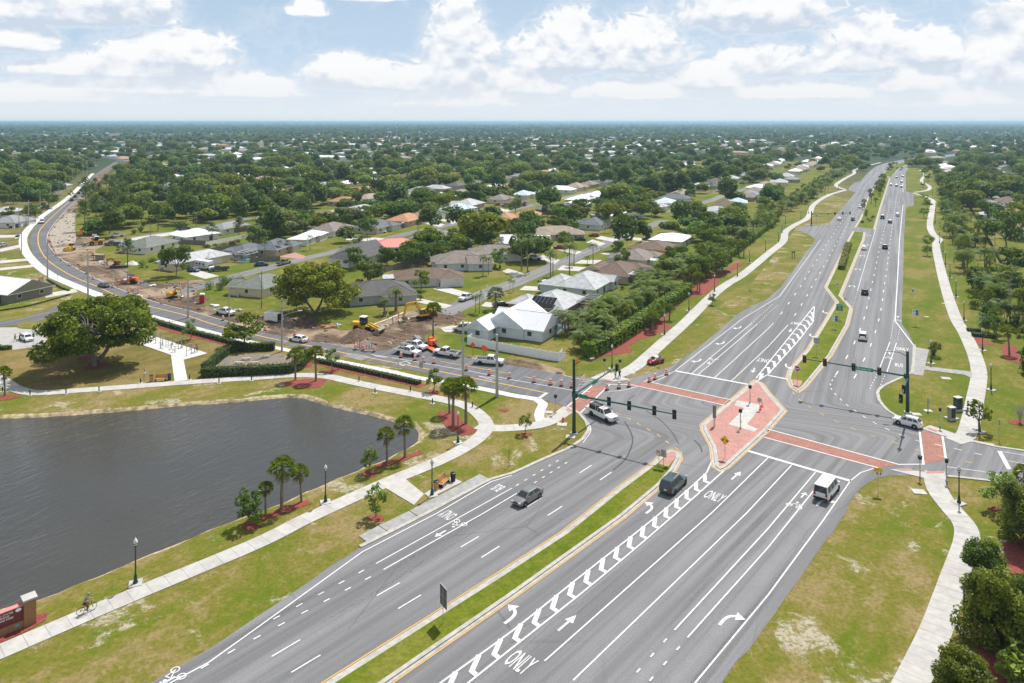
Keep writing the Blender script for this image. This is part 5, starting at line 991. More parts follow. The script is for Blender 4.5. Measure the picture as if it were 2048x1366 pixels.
house((790, 503), 17, 11, 'red', 'white', 'house with salmon red metal roof', pitch=.42, wings=((-6, 1, 7, 8, 'hip'),), front=1, rd=14); house((988, 516), 17, 12, 'taupe', 'white', 'white house with broad taupe roof behind the carport house', pitch=.36, wings=((5, -4, 8, 7, 'hip'),), front=-1, rd=10)
house((1050, 496), 19, 12, 'white', 'cream', 'cream house with long white metal roof', kind='gable', pitch=.4, wings=((7, -4, 7, 8, 'gable'),), front=-1, rd=-8); h15 = house((1112, 476), 20, 12, 'tan', 'tan', 'tan house with tan roof and red garage door', pitch=.42, wings=((8, -2, 7, 9, 'hip'), (-5, -4, 8, 7, 'hip')), front=-1, rd=0)
spec = [((1188, 456), 15, 11, 'slate', 'bluewhite', 'white house with slate grey roof', 0), ((1218, 437), 19, 12, 'white', 'cream', 'house with bright white gabled roof and chimney', 0), ((1155, 416), 18, 12, 'white', 'blue', 'pale blue house with white roof', 10), ((1102, 426), 14, 12, 'olive', 'olive', 'olive house with olive grey roof', 0), ((1056, 440), 18, 12, 'orange', 'brick', 'brick house with terracotta roof', 20), ((962, 457), 16, 13, 'taupe', 'tan', 'tan house with peaked taupe roof', 0), ((1012, 447), 17, 12, 'orange', 'tan', 'house with orange tile roof', 10), ((862, 483), 18, 11, 'grey', 'white', 'low house with grey roof behind the salmon roof', 10),
        ((812, 448), 18, 12, 'orange', 'salmon', 'salmon house with orange brown roof', 5), ((857, 437), 16, 12, 'grey', 'white', 'white house with grey hip roof', 5), ((914, 426), 17, 12, 'paleblue', 'teal', 'teal house with pale blue metal roof', 0), ((936, 416), 18, 13, 'pale', 'tan', 'tan house with wide pale grey roof', 5), ((752, 462), 18, 12, 'slate', 'cream', 'cream house with dark slate roof', 5), ((662, 468), 17, 12, 'taupe', 'white', 'white house with grey taupe roof', 10), ((614, 484), 20, 8, 'white', 'white', 'long low building with white roof', 20),
        ((548, 505), 17, 11, 'slate', 'tan', 'tan house with slate roof and brick drive', 15), ((552, 446), 15, 11, 'grey', 'white', 'grey roofed house behind the scrub lot', 20), ((300, 500), 17, 12, 'olive', 'white', 'white house with weathered green grey roof', 10), ((390, 480), 15, 12, 'white', 'white', 'small white house with white porch roof', -10), ((455, 464), 17, 9, 'grey', 'white', 'long house with pale grey roof behind the white house', 10), ((388, 530), 22, 9, 'pale', 'cream', 'cream house with pale grey roof beside the motorhome', -2), ((492, 512), 14, 9, 'slate', 'bluewhite', 'blue grey house with screened porch', 10),
        ((525, 582), 15, 11, 'olive', 'cream', 'olive roofed house behind the broad oak', 10), ((1030, 412), 14, 10, 'brown', 'brick', 'brick house with brown roof', 10), ((1045, 396), 16, 11, 'paleblue', 'white', 'house with pale blue roof', 10), ((1000, 405), 16, 11, 'taupe', 'white', 'house with taupe roof up the second street', 5), ((1450, 438), 17, 12, 'grey', 'white', 'house with grey roof behind the palms', 5), ((1476, 412), 14, 10, 'paleblue', 'white', 'white house with pale blue roof', 10), ((1490, 400), 18, 11, 'taupe', 'tan', 'house with long brown grey roof', 10), ((1365, 394), 18, 12, 'tan', 'cream', 'cream house with tan roof', 10), ((1396, 380), 17, 12, 'paleblue', 'cream', 'house with pale blue hip roof', 10), ((1430, 368), 15, 11, 'dark', 'yellow', 'yellow house with dark roof', 5),
        ((1208, 358), 20, 13, 'paleblue', 'white', 'house with peaked pale blue roof', 5), ((1240, 356), 14, 10, 'tan', 'tan', 'tan house beside the peaked pale roof', 0), ((1282, 349), 18, 12, 'dark', 'cream', 'cream gabled house with dark roof', 0), ((1372, 334), 22, 12, 'white', 'white', 'building with long white roof', 0), ((775, 369), 18, 12, 'tan', 'cream', 'cream house with tan roof among dark trees', 0), ((738, 386), 17, 11, 'orange', 'salmon', 'orange roofed house among dark trees', 0), ((885, 368), 22, 12, 'slate', 'white', 'long dark slate roofed house', 0), ((945, 359), 20, 10, 'white', 'white', 'white house with white fence', 0), ((877, 344), 16, 11, 'tan', 'tan', 'tan house up the hill of trees', 0), ((582, 367), 20, 12, 'brown', 'white', 'house with brown roof at the wood', 0), ((648, 364), 20, 12, 'tan', 'white', 'gabled house with tan brown roof', 0), ((560, 341), 18, 10, 'white', 'white', 'white gabled house behind the wood', 0), ((600, 341), 14, 12, 'blue', 'white', 'house with blue roof', 0), ((1488, 357), 18, 12, 'grey', 'white', 'grey roofed house by the western belt', 5), ((1560, 370), 16, 11, 'pale', 'white', 'pale roofed house by the western belt', 5), ((1583, 364), 14, 10, 'grey', 'tan', 'tan house by the western belt', 5),
        ((332, 358), 20, 11, 'white', 'salmon', 'house with broad white roof beyond the pines', 0), ((375, 365), 15, 11, 'dark', 'white', 'house with dark roof beyond the pines', 0), ((340, 378), 16, 11, 'grey', 'white', 'grey roofed house at the pine wood', 10), ((510, 350), 22, 12, 'white', 'white', 'house with white roof at the wood edge', 0), ((465, 375), 18, 10, 'taupe', 'white', 'taupe roofed house behind the pines', 0), ((2018, 412), 20, 14, 'brown', 'tan', 'house with broad brown hip roof east of the road', 0), ((1942, 342), 15, 12, 'white', 'white', 'white roofed house east of the far bend', 0), ((1998, 386), 14, 10, 'white', 'white', 'white house behind the big eastern tree', 0), ((1960, 352), 18, 11, 'grey', 'tan', 'grey roofed house east of the far bend', 0), ((2005, 330), 16, 11, 'tan', 'white', 'tan roofed house by the curving street', 0), ((2046, 345), 14, 11, 'grey', 'white', 'grey roofed house at the right edge', 0),
        ((88, 386), 17, 12, 'grey', 'white', 'grey roofed house left of the far bend', 20), ((112, 378), 16, 11, 'pale', 'cream', 'pale roofed house left of the far bend', 20), ((22, 452), 15, 12, 'grey', 'white', 'grey roofed house at the left edge of the bend', 30), ((12, 432), 14, 10, 'pale', 'white', 'low pale roofed house at the left edge', 20), ((18, 358), 16, 11, 'pale', 'white', 'pale house at the far left edge', 0)]
for px, w_, d_, ro, wa, lb, rt in spec:
    dt = 2 if px[1] > 455 else 1; wg = ((w_*.28, -d_*.32, w_*.42, d_*.62, 'hip'),) if (int(px[0]) % 3) else ((-w_*.25, d_*.30, w_*.4, d_*.6, 'gable'),)
    house(px, w_, d_, ro, wa, lb, rot=rt, pitch=.40 if ro not in ('white',) else .34, wings=wg, detail=dt)
h38 = house((28, 594), 14, 13, 'white', 'olive', 'olive house with white ribbed metal roof by the bend', kind='gable', pitch=.42, wings=((-6, -3, 8, 9, 'gable'),), front=1, rd=-22, seams=True); MB().box((6.2, 3.5, 4.3), (1.0, 1.0, 2.6)).build('chimney', WL['brick'], h38)
pool_cage([o for o in D.objects if o.get('label') == 'house with broad brown hip roof east of the road'][0], -4, 12, 9, 7); pool_cage([o for o in D.objects if o.get('label') == 'blue grey house with screened porch'][0], -8, -6, 7, 5)
# the rest of the street grid
def proj(x, y): return 1024+FP*x/y, HZ+FP*HC/y
woods = GP([(140, 470), (300, 472), (480, 455), (640, 436), (620, 400), (430, 392), (230, 375), (150, 405)])
west_belt, east_belt = GP(beltB), GP(beltC)
def free(q, rad=8.):
    if inside(q, road_poly) or inside(q, west_poly) or inside(q, dirt_poly) or inside(q, west_belt) or inside(q, east_belt): return False
    if any(math.dist(q, c) < r+rad for c, r in HOUSES): return False
    for p, wd in streets.values():
        if min(math.dist(q, a) for a in p[::2]) < wd*.5+rad*.55: return False
    return True
rg = random.Random(5); grid = []
for k in range(-9, 16):
    s0 = -104-86*k
    if -60 < s0 < 60: continue
    for side in (-1, 1):
        u = 150.
        while u < 1900:
            u += 25+rg.uniform(-1.5, 3); v = s0+side*(18+rg.uniform(-1.5, 2)); q = (u*U[0]+v*Vv[0], u*U[1]+v*Vv[1])
            if q[1] < 260: continue
            x, y = proj(*q)
            if -40 < x < 2090 and y < 440 and not inside(q, woods) and free(q, 7.) and rg.random() < .80:
                if all(abs(q[0]*Vv[0]+q[1]*Vv[1]-a) > 34 for a in (-17,)) and not (x < 260 and 340 < y < 480): grid.append((y, q, side))
FARH = {}
grid.sort(key=lambda t: -t[0]); keys = ['white']*5+['grey']*3+['pale']*3+['tan']*4+['taupe']*3+['dark']*2+['orange']*2+['brown']*2+['paleblue', 'slate']
for i, (y, q, side) in enumerate(grid[:170]):
    ro = rg.choice(keys); wa = rg.choice(['white', 'white', 'cream', 'tan', 'grey', 'bluewhite']); w_, d_ = rg.uniform(14, 19), rg.uniform(10, 13)
    FARH.setdefault(ro, []).append(0); FARH[ro][-1] = house(None, w_, d_, ro, wa, 'low house with %s roof among the trees of the far blocks' % {'paleblue': 'pale blue'}.get(ro, ro), rot=rg.choice((0, 0, 90)), pitch=rg.uniform(.32, .45), wings=((w_*.25*rg.choice((-1, 1)), d_*.3*rg.choice((-1, 1)), w_*.45, d_*.6, 'hip'),), xy=q, detail=1 if y > 380 else 0, group='%s roofed houses of the far blocks' % ro, front=side)
for ro, lst in FARH.items(): number(lst, 'far block house with '+{'paleblue': 'pale blue'}.get(ro, ro)+' roof, %s such from the left', lambda o: proj(o.location.x, o.location.y)[0])
# roofs too far away to tell apart one by one
fb = MB(); fk = ['white', 'white', 'pale', 'tan', 'tan', 'grey', 'orange', 'taupe']; rest = [q for _, q, _ in grid[170::2]]
for _ in range(520):
    t = 10**rg.uniform(math.log10(11), math.log10(52)); q = (rg.uniform(-1400, 1400)*HC/t, FP*HC/t); rest.append(q)
for q in rest:
    if inside(q, road_poly): continue
    i = rg.randrange(8); w_, d_, hh = rg.uniform(13, 22), rg.uniform(9, 14), rg.uniform(3.0, 4.2); a = TH+rg.choice((0, math.pi/2))+rg.uniform(-.1, .1)
    if rg.random() < .06: w_ *= 2.2; d_ *= 1.6; hh *= 1.5
    fb.box((*q, hh/2), (w_, d_, hh), a, 8); fb.box((*q, hh+.9), (w_+1, d_+1, 1.8), a, i, (.55, .12))
tag(fb.build('far_roofs', [RF[k] for k in fk]+[WL['white']]), 'scattered pale roofs of the distant town', kind='stuff')
# ---------------------------------------------------------------- trees of the blocks and the woods
rt = random.Random(11); PLANTED = []
SP = np.array([a for p, wd in streets.values() for a in p]); HP = np.array([c for c, r in HOUSES]); HR = np.array([r for c, r in HOUSES]); PARK = GP(park_px)
def cand(n, fn): return np.array([fn() for _ in range(n)])
def ok_mask(Q, rad, street=4.5):
    m = np.ones(len(Q), bool)
    for P in (road_poly, west_poly, dirt_poly, west_belt, east_belt, PARK): m &= ~inside_np(Q, P)
    m &= dist_np(Q, SP) > 3.2+street
    for c, r in zip(HP, HR): m &= ((Q-c)**2).sum(1) > (r+rad)**2
    return m
def spread(q, d): return all(math.dist(q, a) > max(d, e_) for a, e_ in PLANTED)
wx = [p[0] for p in woods]; wy = [p[1] for p in woods]; made = []
Q = cand(2500, lambda: (rt.uniform(min(wx), max(wx)), rt.uniform(min(wy), max(wy)))); Q = Q[inside_np(Q, woods)]; Q = Q[ok_mask(Q, 4)]
for q in Q:
    if len(made) < 85 and spread(q, 0): made.append(P_pine[len(made) % 4].spawn(q, rt.uniform(0, 6.28), rt.uniform(.85, 1.2), 'x', 'pine', GRP['pine'])); PLANTED.append((q, 4.6))
number(made, 'dark pine in the wood beyond the road works, %s from the left', lambda o: proj(o.location.x, o.location.y)[0]); made = []
for q in Q[::-1]:
    if len(made) < 26 and spread(q, 0): made.append(P_bush[0].spawn(q, 0, rt.uniform(1., 1.7), 'x', 'shrub', 'undergrowth of the pine wood')); PLANTED.append((q, 3.))
number(made, 'dark undergrowth bush below the pines, %s from the left', lambda o: proj(o.location.x, o.location.y)[0])
def yard_pt():
    t = rt.uniform(150, 330); return (rt.uniform(-1060, 1060)*HC/t, FP*HC/t)
Q = cand(16000, yard_pt); Q = Q[ok_mask(Q, 2.8)]; Q = Q[~inside_np(Q, woods)]; ntree = 0
for q in Q:
    if ntree >= 175: break
    x, y = proj(*q); v = q[0]*Vv[0]+q[1]*Vv[1]; dv = abs((v+104+860) % 86-43)
    if not dv < 18 and rt.random() < .86: continue
    if y > 560 or (x < 150 and y > 440) or (x < 500 and y > 468) or (620 < x < 1000 and y > 540) or (1450 < x < 1900 and y > 380) or (x > 1900) or not spread(q, 0): continue
    k = rt.random(); s = rt.uniform(.55, 1.1) if y > 430 else rt.uniform(.75, 1.2)
    pr = P_oak[rt.choice((0, 1, 2, 2, 3, 4, 4))] if k < .8 else P_young[rt.randrange(3)]; YARD.append(('leafy tree', pr.spawn(q, rt.uniform(0, 6.28), s, 'leafy tree among the houses of the residential blocks', 'tree', GRP['oak']))); PLANTED.append((q, 3.4*s+1.2)); ntree += 1
# labels of yard trees: by the house they stand at, then from the left
hs_ = [(o, (o.location.x, o.location.y)) for o in COL.objects if o.get('category') == 'house' and 'group' not in o.keys()]
by = {}
for w_, o in YARD:
    h_ = min(hs_, key=lambda t: math.dist(t[1], o.location[:2])); by.setdefault((w_, h_[0]['label']), []).append(o)
for (w_, lb), lst in by.items():
    short = ' '.join(lb.split()[:9]); number(lst, '%s by the %s, %%s from left' % (w_, short), lambda o: proj(o.location.x, o.location.y)[0])
SCR, GB = [], []
for i in range(30):        # scrub on the overgrown lot
    P = GP([(400, 516), (440, 500), (520, 478), (560, 470), (500, 470), (420, 492), (330, 520), (290, 525), (330, 530)]); q = None
    while q is None or not inside(q, P): q = (rt.uniform(min(p[0] for p in P), max(p[0] for p in P)), rt.uniform(min(p[1] for p in P), max(p[1] for p in P)))
    SCR.append(P_scrub[i % 2].spawn(q, rt.uniform(0, 6), rt.uniform(.8, 1.4), 'x', 'shrub', 'scrub on the overgrown lot'))
for i in range(70):        # foundation bushes beside houses
    c, r0 = HOUSES[i % 60]; a = rt.uniform(0, 6.28); q = (c[0]+(r0+1.2)*math.cos(a), c[1]+(r0+1.2)*math.sin(a))
    if inside(q, road_poly) or inside(q, west_poly) or inside(q, dirt_poly): continue
    GB.append(P_bush[rt.randrange(4)].spawn(q, a, rt.uniform(.35, .75), 'x', 'shrub', 'garden bushes'))
# everything beyond: one wooded mass of tree crowns (tens of thousands of instances)
l_sage = leaf_mat('sage_leaves', (.13, .15, .06), rnd=.6, tip=(.24, .24, .09))
lod = D.collections.new('far_tree_kinds'); kinds = []
for i, (h_, w_, lf, pn) in enumerate(((9, 10, l_oak, 0), (8, 11, l_dark, 0), (12, 7, l_pine, 1), (10, 9, l_dark, 0), (7, 8, l_oakl, 0), (13, 8, l_pine, 1), (8, 9, l_sage, 0), (11, 12, l_oakl, 0))):
    r = np.random.default_rng(300+i); cl = [(w_*.30*math.cos(k*2.4)*(k > 0), w_*.30*math.sin(k*2.4)*(k > 0), h_*r.uniform(.5, .78) if k else h_*.76, w_*r.uniform(.20, .30), h_*r.uniform(.16, .24)) for k in range(8)]
    v, f = clump_crown(cl, 26 if not pn else 30, .80, r, up=.55, fill=.15)
    o = D.objects.new('far_tree_%d' % i, mesh_np('crown', v, f, [lf])); lod.objects.link(o)
number(SCR, 'olive scrub bush on the overgrown lot, %s from the left', lambda o: proj(o.location.x, o.location.y)[0]); number(GB, 'small garden bush beside a house wall, %s from the left', lambda o: proj(o.location.x, o.location.y)[0])
pts, var, scl, ang = [], [], [], []
def house_zone(Q):
    """0 on a house, 1 in the view just before one, 9 elsewhere"""
    z = np.full(len(Q), 9)
    for c, r in zip(HP, HR):
        d = Q-c; m = (np.abs(d) < r+16).all(1)
        if not m.any(): continue
        i = np.where(m)[0]; dd = d[i]; z[i[(np.abs(dd[:, 0]) < r) & (dd[:, 1] > -r-13) & (dd[:, 1] < 0) & (z[i] > 1)]] = 1; z[i[np.hypot(dd[:, 0], dd[:, 1]) < r*.95+3.2]] = 0
    return z
def take(q, t): pts.append((*q, -.4)); var.append(rt.choice((0, 0, 1, 2, 3, 4, 5, 5, 6, 7))); scl.append(rt.choice((.6, .8, .9, 1., 1.1, 1.35))*rt.uniform(.9, 1.1)*(1.0 if t > 22 else 1.3)); ang.append(rt.uniform(0, 6.28))
WR = np.array(spl(GP(wN[:14]), 8))
def far_pt(): t = 1/(1/8.5-rt.random()*(1/8.5-1/100)); return (rt.uniform(-1330, 1330)*HC/t, FP*HC/t)
Q = cand(26000, far_pt); Q = Q[~inside_np(Q, road_poly) & ~inside_np(Q, west_poly)]; Z = house_zone(Q)
for q, z in zip(Q, Z):
    t = FP*HC/q[1]
    if z == 0 or (z == 1 and rt.random() < .72): continue
    if t > 35:
        v = q[0]*Vv[0]+q[1]*Vv[1]; dv = abs((v+104+860) % 86-43)
        if dv > 39 and rt.random() < .8: continue
    if t > 70 and dist_np(q[None], WR)[0] < 17: continue
    if -4000 < q[0] < -900 and 2300 < q[1] < 3100 and rt.random() < .8: continue       # open marsh on the left
    take(q, t)
for _ in range(4200):                                     # last trees before the horizon, seen as a fine dark fringe
    t = rt.uniform(3.2, 8.6); pts.append((rt.uniform(-1330, 1330)*HC/t, FP*HC/t, -.4)); var.append(rt.choice((0, 1, 2, 3, 5))); scl.append(rt.uniform(1.5, 2.6)); ang.append(rt.uniform(0, 6.28))
G2 = {}
for q, d in PLANTED: G2.setdefault((int(q[0]//12), int(q[1]//12)), []).append(q)
def yard2(): t = rt.uniform(88, 290); return (rt.uniform(-1100, 1150)*HC/t, FP*HC/t)
Q = cand(22000, yard2)                                   # gardens between the nearer houses: backs of the lots, gaps, woods
for P in (road_poly, west_poly, dirt_poly, west_belt, east_belt): Q = Q[~inside_np(Q, P)]
WR = np.array(spl(GP(wN[:14]), 8)); Q = Q[(dist_np(Q, SP) > 9.5) & (dist_np(Q, WR) > 17)]; Z = house_zone(Q)
for q, z in zip(Q, Z):
    x, y = proj(*q); t = FP*HC/q[1]
    if z == 0 or (x < 175 and y > 402) or (1560 < x < 1905 and y > 335) or (x > 1480 and y > 420) or (230 < x < 520 and 455 < y) or (y > 500 and (x < 640 or x > 1330)): continue
    v = q[0]*Vv[0]+q[1]*Vv[1]; dv = abs((v+104+860) % 86-43); yard = dv < 19; pr_ = (.72 if y < 395 else .30) if yard else (.20 if y < 380 else .06)
    if z == 1: pr_ *= .14 if y < 420 else .05
    if x > 1890: pr_ = .9
    if x < 170: pr_ = .75
    if rt.random() > pr_: continue
    k = (int(q[0]//12), int(q[1]//12)); lst = [p for a in (-1, 0, 1) for b in (-1, 0, 1) for p in G2.get((k[0]+a, k[1]+b), ())]
    if any(math.dist(p, q) < 5.2 for p in lst): continue
    G2.setdefault(k, []).append(q); take(q, t)
fm = D.meshes.new('far_woodland'); fm.vertices.add(len(pts)); fm.vertices.foreach_set('co', np.array(pts, np.float32).ravel())
for nm, ty, ar in (('kind_of_tree', 'INT', var), ('size_of_tree', 'FLOAT', scl), ('turn_of_tree', 'FLOAT', ang)): a = fm.attributes.new(nm, ty, 'POINT'); a.data.foreach_set('value', ar)
fw = link('far_woodland', fm); tag(fw, 'unbroken green tree cover stretching to the horizon', kind='stuff')
gt = D.node_groups.new('far_woodland', 'GeometryNodeTree'); gt.interface.new_socket('Geometry', in_out='INPUT', socket_type='NodeSocketGeometry'); gt.interface.new_socket('Geometry', in_out='OUTPUT', socket_type='NodeSocketGeometry')
g = NT(gt); gi = g.node('NodeGroupInput'); go = g.node('NodeGroupOutput'); ci = g.node('GeometryNodeCollectionInfo', {'Collection': lod, 'Separate Children': True, 'Reset Children': True})
def attr(nm, ty): return g.node('GeometryNodeInputNamedAttribute', {'Name': nm}, data_type=ty).outputs[0]
rv = g.node('ShaderNodeCombineXYZ', {2: attr('turn_of_tree', 'FLOAT')}).outputs[0]
ip = g.node('GeometryNodeInstanceOnPoints', {'Points': gi.outputs[0], 'Instance': ci.outputs[0], 'Pick Instance': True, 'Instance Index': attr('kind_of_tree', 'INT'), 'Rotation': rv, 'Scale': attr('size_of_tree', 'FLOAT')})
gt.links.new(ip.outputs[0], go.inputs[0]); md = fw.modifiers.new('woodland', 'NODES'); md.node_group = gt
# ---------------------------------------------------------------- vehicles (x forward, origin on the ground under the middle)
def ring(x, w_, zb, zt, crown=.03, tuck=.90, tw=.93):
    zm = zb+(zt-zb)*.55
    return [(x, -w_*tuck, zb), (x, -w_, zb+.12), (x, -w_, zm), (x, -w_*tw, zt-.02), (x, -w_*.5, zt+crown), (x, w_*.5, zt+crown), (x, w_*tw, zt-.02), (x, w_, zm), (x, w_, zb+.12), (x, w_*tuck, zb)]
def loft(b, rings, mi=0, caps=True):
    n = len(rings[0]); vs = [p for r in rings for p in r]; fs = []
    for i in range(len(rings)-1):
        for k in range(n): fs.append((i*n+k, (i+1)*n+k, (i+1)*n+(k+1) % n, i*n+(k+1) % n))
    if caps: fs += [tuple(range(n)), tuple(range((len(rings)-1)*n, len(rings)*n))[::-1]]
    return b.add(vs, fs, mi)
def quad3(b, p, mi=0, th=.0): return b.add(p, [tuple(range(len(p)))], mi)
def cabin(pr, xr0, xr1, xf1, xf0, w_, zb, zt, wt, parts, rear=True, nside=2, roofname='roof'):
    """glasshouse between belt (xr0..xf0, half width w_, zb) and roof (xr1..xf1, half width wt, zt)"""
    B = MB(); bl = [(xr0, -w_, zb), (xf0, -w_, zb), (xf0, w_, zb), (xr0, w_, zb)]; tl = [(xr1, -wt, zt), (xf1, -wt, zt), (xf1, wt, zt), (xr1, wt, zt)]; m = .10
    mid_ = [((xr1+xf1)/2-(xf1-xr1)*.5, 0, 0)]
    r1 = [(xr1+m, -wt+m, zt+.05), (xf1-m, -wt+m, zt+.05), (xf1-m, wt-m, zt+.05), (xr1+m, wt-m, zt+.05)]
    B.add(bl+tl+r1, [(0, 1, 5, 4), (1, 2, 6, 5), (2, 3, 7, 6), (3, 0, 4, 7), (4, 5, 9, 8), (5, 6, 10, 9), (6, 7, 11, 10), (7, 4, 8, 11), (8, 9, 10, 11)], 0)
    k = pr.part(roofname, B.mesh(roofname, m_w), paint=True)
    def lerp(a, c, t): return tuple(a[i]+(c[i]-a[i])*t for i in range(3))
    def pane(a0, a1, c0, c1, out, nm, u0=.06, u1=.94, v0=.08, v1=.90):
        f = lambda u, v: tuple(Vector(lerp(lerp(a0, a1, u), lerp(c0, c1, u), v))+Vector(out)*.012)
        pr.part(nm, quad3(MB(), [f(u0, v0), f(u1, v0), f(u1, v1), f(u0, v1)]).mesh(nm, m_glass), k)
    pane(bl[1], bl[2], tl[1], tl[2], (1, 0, .6), 'windscreen'); 
    if rear: pane(bl[3], bl[0], tl[3], tl[0], (-1, 0, .5), 'rear_window')
    for i in range(nside):
        u0, u1 = .05+i*.92/nside, .05+(i+1)*.92/nside-.045
        pane(bl[0], bl[1], tl[0], tl[1], (0, -1, .25), 'side_window', u0, u1); pane(bl[2], bl[3], tl[2], tl[3], (0, 1, .25), 'side_window', 1-u1, 1-u0)
    return k
def wheels(pr, L, w_, xs, r, hub=None):
    t = MB(); prof = []
    ty = MB().lathe([(r*.62, -.11), (r*.96, -.11), (r, -.07), (r, .07), (r*.96, .11), (r*.62, .11)], 14); me = ty.mesh('tyre', m_rubber, False); me.transform(Matrix.Rotation(R(90), 4, 'X'))
    hb = MB().lathe([(r*.60, -.085), (r*.60, .085), (r*.25, .10), (.02, .10)], 10); hb.lathe([(r*.60, -.085), (r*.25, -.10), (.02, -.10)], 10); hm_ = hb.mesh('rim', hub or m_galv); hm_.transform(Matrix.Rotation(R(90), 4, 'X'))
    wl = MB().lathe([(r*1.17, -.03), (r*1.17, .03)], 14).disc((0, 0, -.03), r*1.17, 'Z', 14); wa = wl.mesh('arch_shade_disc', m_black); wa.transform(Matrix.Rotation(R(90), 4, 'X'))  # black disc painted in for the shade of the uncut wheel well
    for x in xs:
        for s in (-1, 1):
            pr.part('arch_shade_disc', wa, None, (x, s*(w_-.015), r*1.02)); k = pr.part('wheel', me, None, (x, s*(w_-.08), r)); pr.part('rim', hm_, k)
def lights(pr, xf, xr, w_, zf, zr, hw=.34, hh=.15, rh=.2):
    hl = MB().box((0, 0, 0), (.10, hw, hh)).mesh('headlight', m_head); tl = MB().box((0, 0, 0), (.10, hw*.75, rh)).mesh('tail_light', m_redlens)
    for s in (-1, 1): pr.part('headlight', hl, None, (xf-.03, s*(w_-hw*.6), zf)); pr.part('tail_light', tl, None, (xr+.03, s*(w_-hw*.5), zr))
    pr.part('number_plate', MB().box((0, 0, 0), (.04, .36, .17)).mesh('number_plate', m_w), None, (xr-.025, 0, zr-.22)); pr.part('grille', MB().box((0, 0, 0), (.05, w_*.9, .16)).mesh('grille', m_black), None, (xf-.005, 0, zf-.05))
    for s in (-1, 1): pass
def mirrors(pr, x, w_, z):
    me = MB().box((0, 0, 0), (.16, .2, .14)).mesh('mirror', m_w)
    for s in (-1, 1): pr.part('mirror', me, None, (x, s*(w_+.08), z), True)
def make_sedan(L=4.85, W_=1.84, H_=1.45, name='sedan'):
    p = Proto(name); h = W_/2; l = L/2
    b = loft(MB(), [ring(-l, h*.84, .40, .82), ring(-l+.12, h*.93, .26, .92), ring(-l+.75, h, .20, .97), ring(-.6, h, .19, .95), ring(.75, h, .19, .93), ring(l-.75, h*.98, .20, .84), ring(l-.18, h*.90, .24, .72), ring(l, h*.78, .36, .60)]); p.part('body', b.mesh('body', m_w, False), paint=True)
    cabin(p, -l+.42, -l+1.25, .50, 1.32, h*.91, .93, H_-.02, h*.68, None); wheels(p, L, h, (-l+.95, l-.92), .33); lights(p, l, -l, h*.84, .66, .82); mirrors(p, .85, h*.92, 1.02); return p
def make_suv(L=4.75, W_=1.9, H_=1.74, name='suv', boxy=.35):
    p = Proto(name); h = W_/2; l = L/2
    b = loft(MB(), [ring(-l, h*.88, .46, 1.0), ring(-l+.10, h*.96, .34, 1.10), ring(-l+.6, h, .27, 1.12), ring(.6, h, .27, 1.08), ring(l-.8, h, .28, 1.02), ring(l-.15, h*.92, .32, .92), ring(l, h*.80, .44, .78)]); p.part('body', b.mesh('body', m_w), paint=True)
    cabin(p, -l+.10, -l+boxy+.12, .45, 1.1, h*.93, 1.08, H_-.05, h*.74, None, nside=3); wheels(p, L, h, (-l+.92, l-.95), .38); lights(p, l, -l, h*.86, .82, 1.0, rh=.3); mirrors(p, .85, h*.94, 1.16)
    rk = MB()
    for s in (-1, 1): rk.box((-.5, s*h*.62, H_+.05), (2.0, .05, .05))
    p.part('roof_rail', rk.mesh('roof_rail', m_galv)); return p
def make_pickup(L=5.85, W_=2.0, H_=1.92, name='pickup_truck'):
    p = Proto(name); h = W_/2; l = L/2; bx = -.55
    b = loft(MB(), [ring(-l, h*.94, .52, .82, 0), ring(-l+.1, h*.97, .46, .84, 0), ring(bx, h*.97, .42, .86, 0), ring(bx+.02, h, .42, 1.20), ring(1.15, h, .42, 1.18), ring(l-.7, h*.99, .44, 1.14), ring(l-.12, h*.95, .46, 1.06), ring(l, h*.85, .56, .92)])
    for s in (-1, 1): b.box(((-l+bx)/2+.02, s*(h-.06), 1.02), (-bx-(-l)-.06+2*bx*0, .10, .40))
    b.box((-l+.06, 0, 1.02), (.09, W_-.16, .40)); p.part('body', b.mesh('body', m_w), paint=True)
    p.part('cargo_bed', MB().box(((-l+bx)/2, 0, .90), (-bx+l-.3-0, W_-.28, .05)).mesh('cargo_bed', m_black)); cabin(p, bx+.03, bx+.18, .82, 1.45, h*.93, 1.17, H_-.05, h*.76, None)
    wheels(p, L, h, (-l+1.1, l-.98), .41); lights(p, l, -l, h*.90, .98, .98, hh=.2, rh=.32); mirrors(p, 1.2, h*.95, 1.25); p.part('bumper', MB().box((-l-.08, 0, .58), (.16, W_*.9, .18)).box((l+.03, 0, .56), (.12, W_*.85, .2)).mesh('bumper', m_chrome)); return p
def make_van(L=5.6, W_=2.0, H_=2.15, name='van', windows=3):
    p = Proto(name); h = W_/2; l = L/2
    b = loft(MB(), [ring(-l, h*.92, .48, 1.15, 0), ring(-l+.1, h, .38, 1.2, 0), ring(l-1.35, h, .36, 1.2, 0), ring(l-.9, h*.98, .36, 1.16), ring(l-.15, h*.92, .38, 1.0), ring(l, h*.84, .48, .88)]); p.part('body', b.mesh('body', m_w), paint=True)
    cabin(p, -l+.02, -l+.10, l-1.75, l-1.02, h*.97, 1.16, H_-.05, h*.86, None, nside=windows); wheels(p, L, h, (-l+1.15, l-.95), .37); lights(p, l, -l, h*.92, .85, 1.0, rh=.42); mirrors(p, l-1.15, h, 1.3); p.part('bumper', MB().box((-l-.06, 0, .52), (.14, W_*.92, .18)).box((l+.02, 0, .5), (.1, W_*.85, .2)).mesh('bumper', m_black)); return p
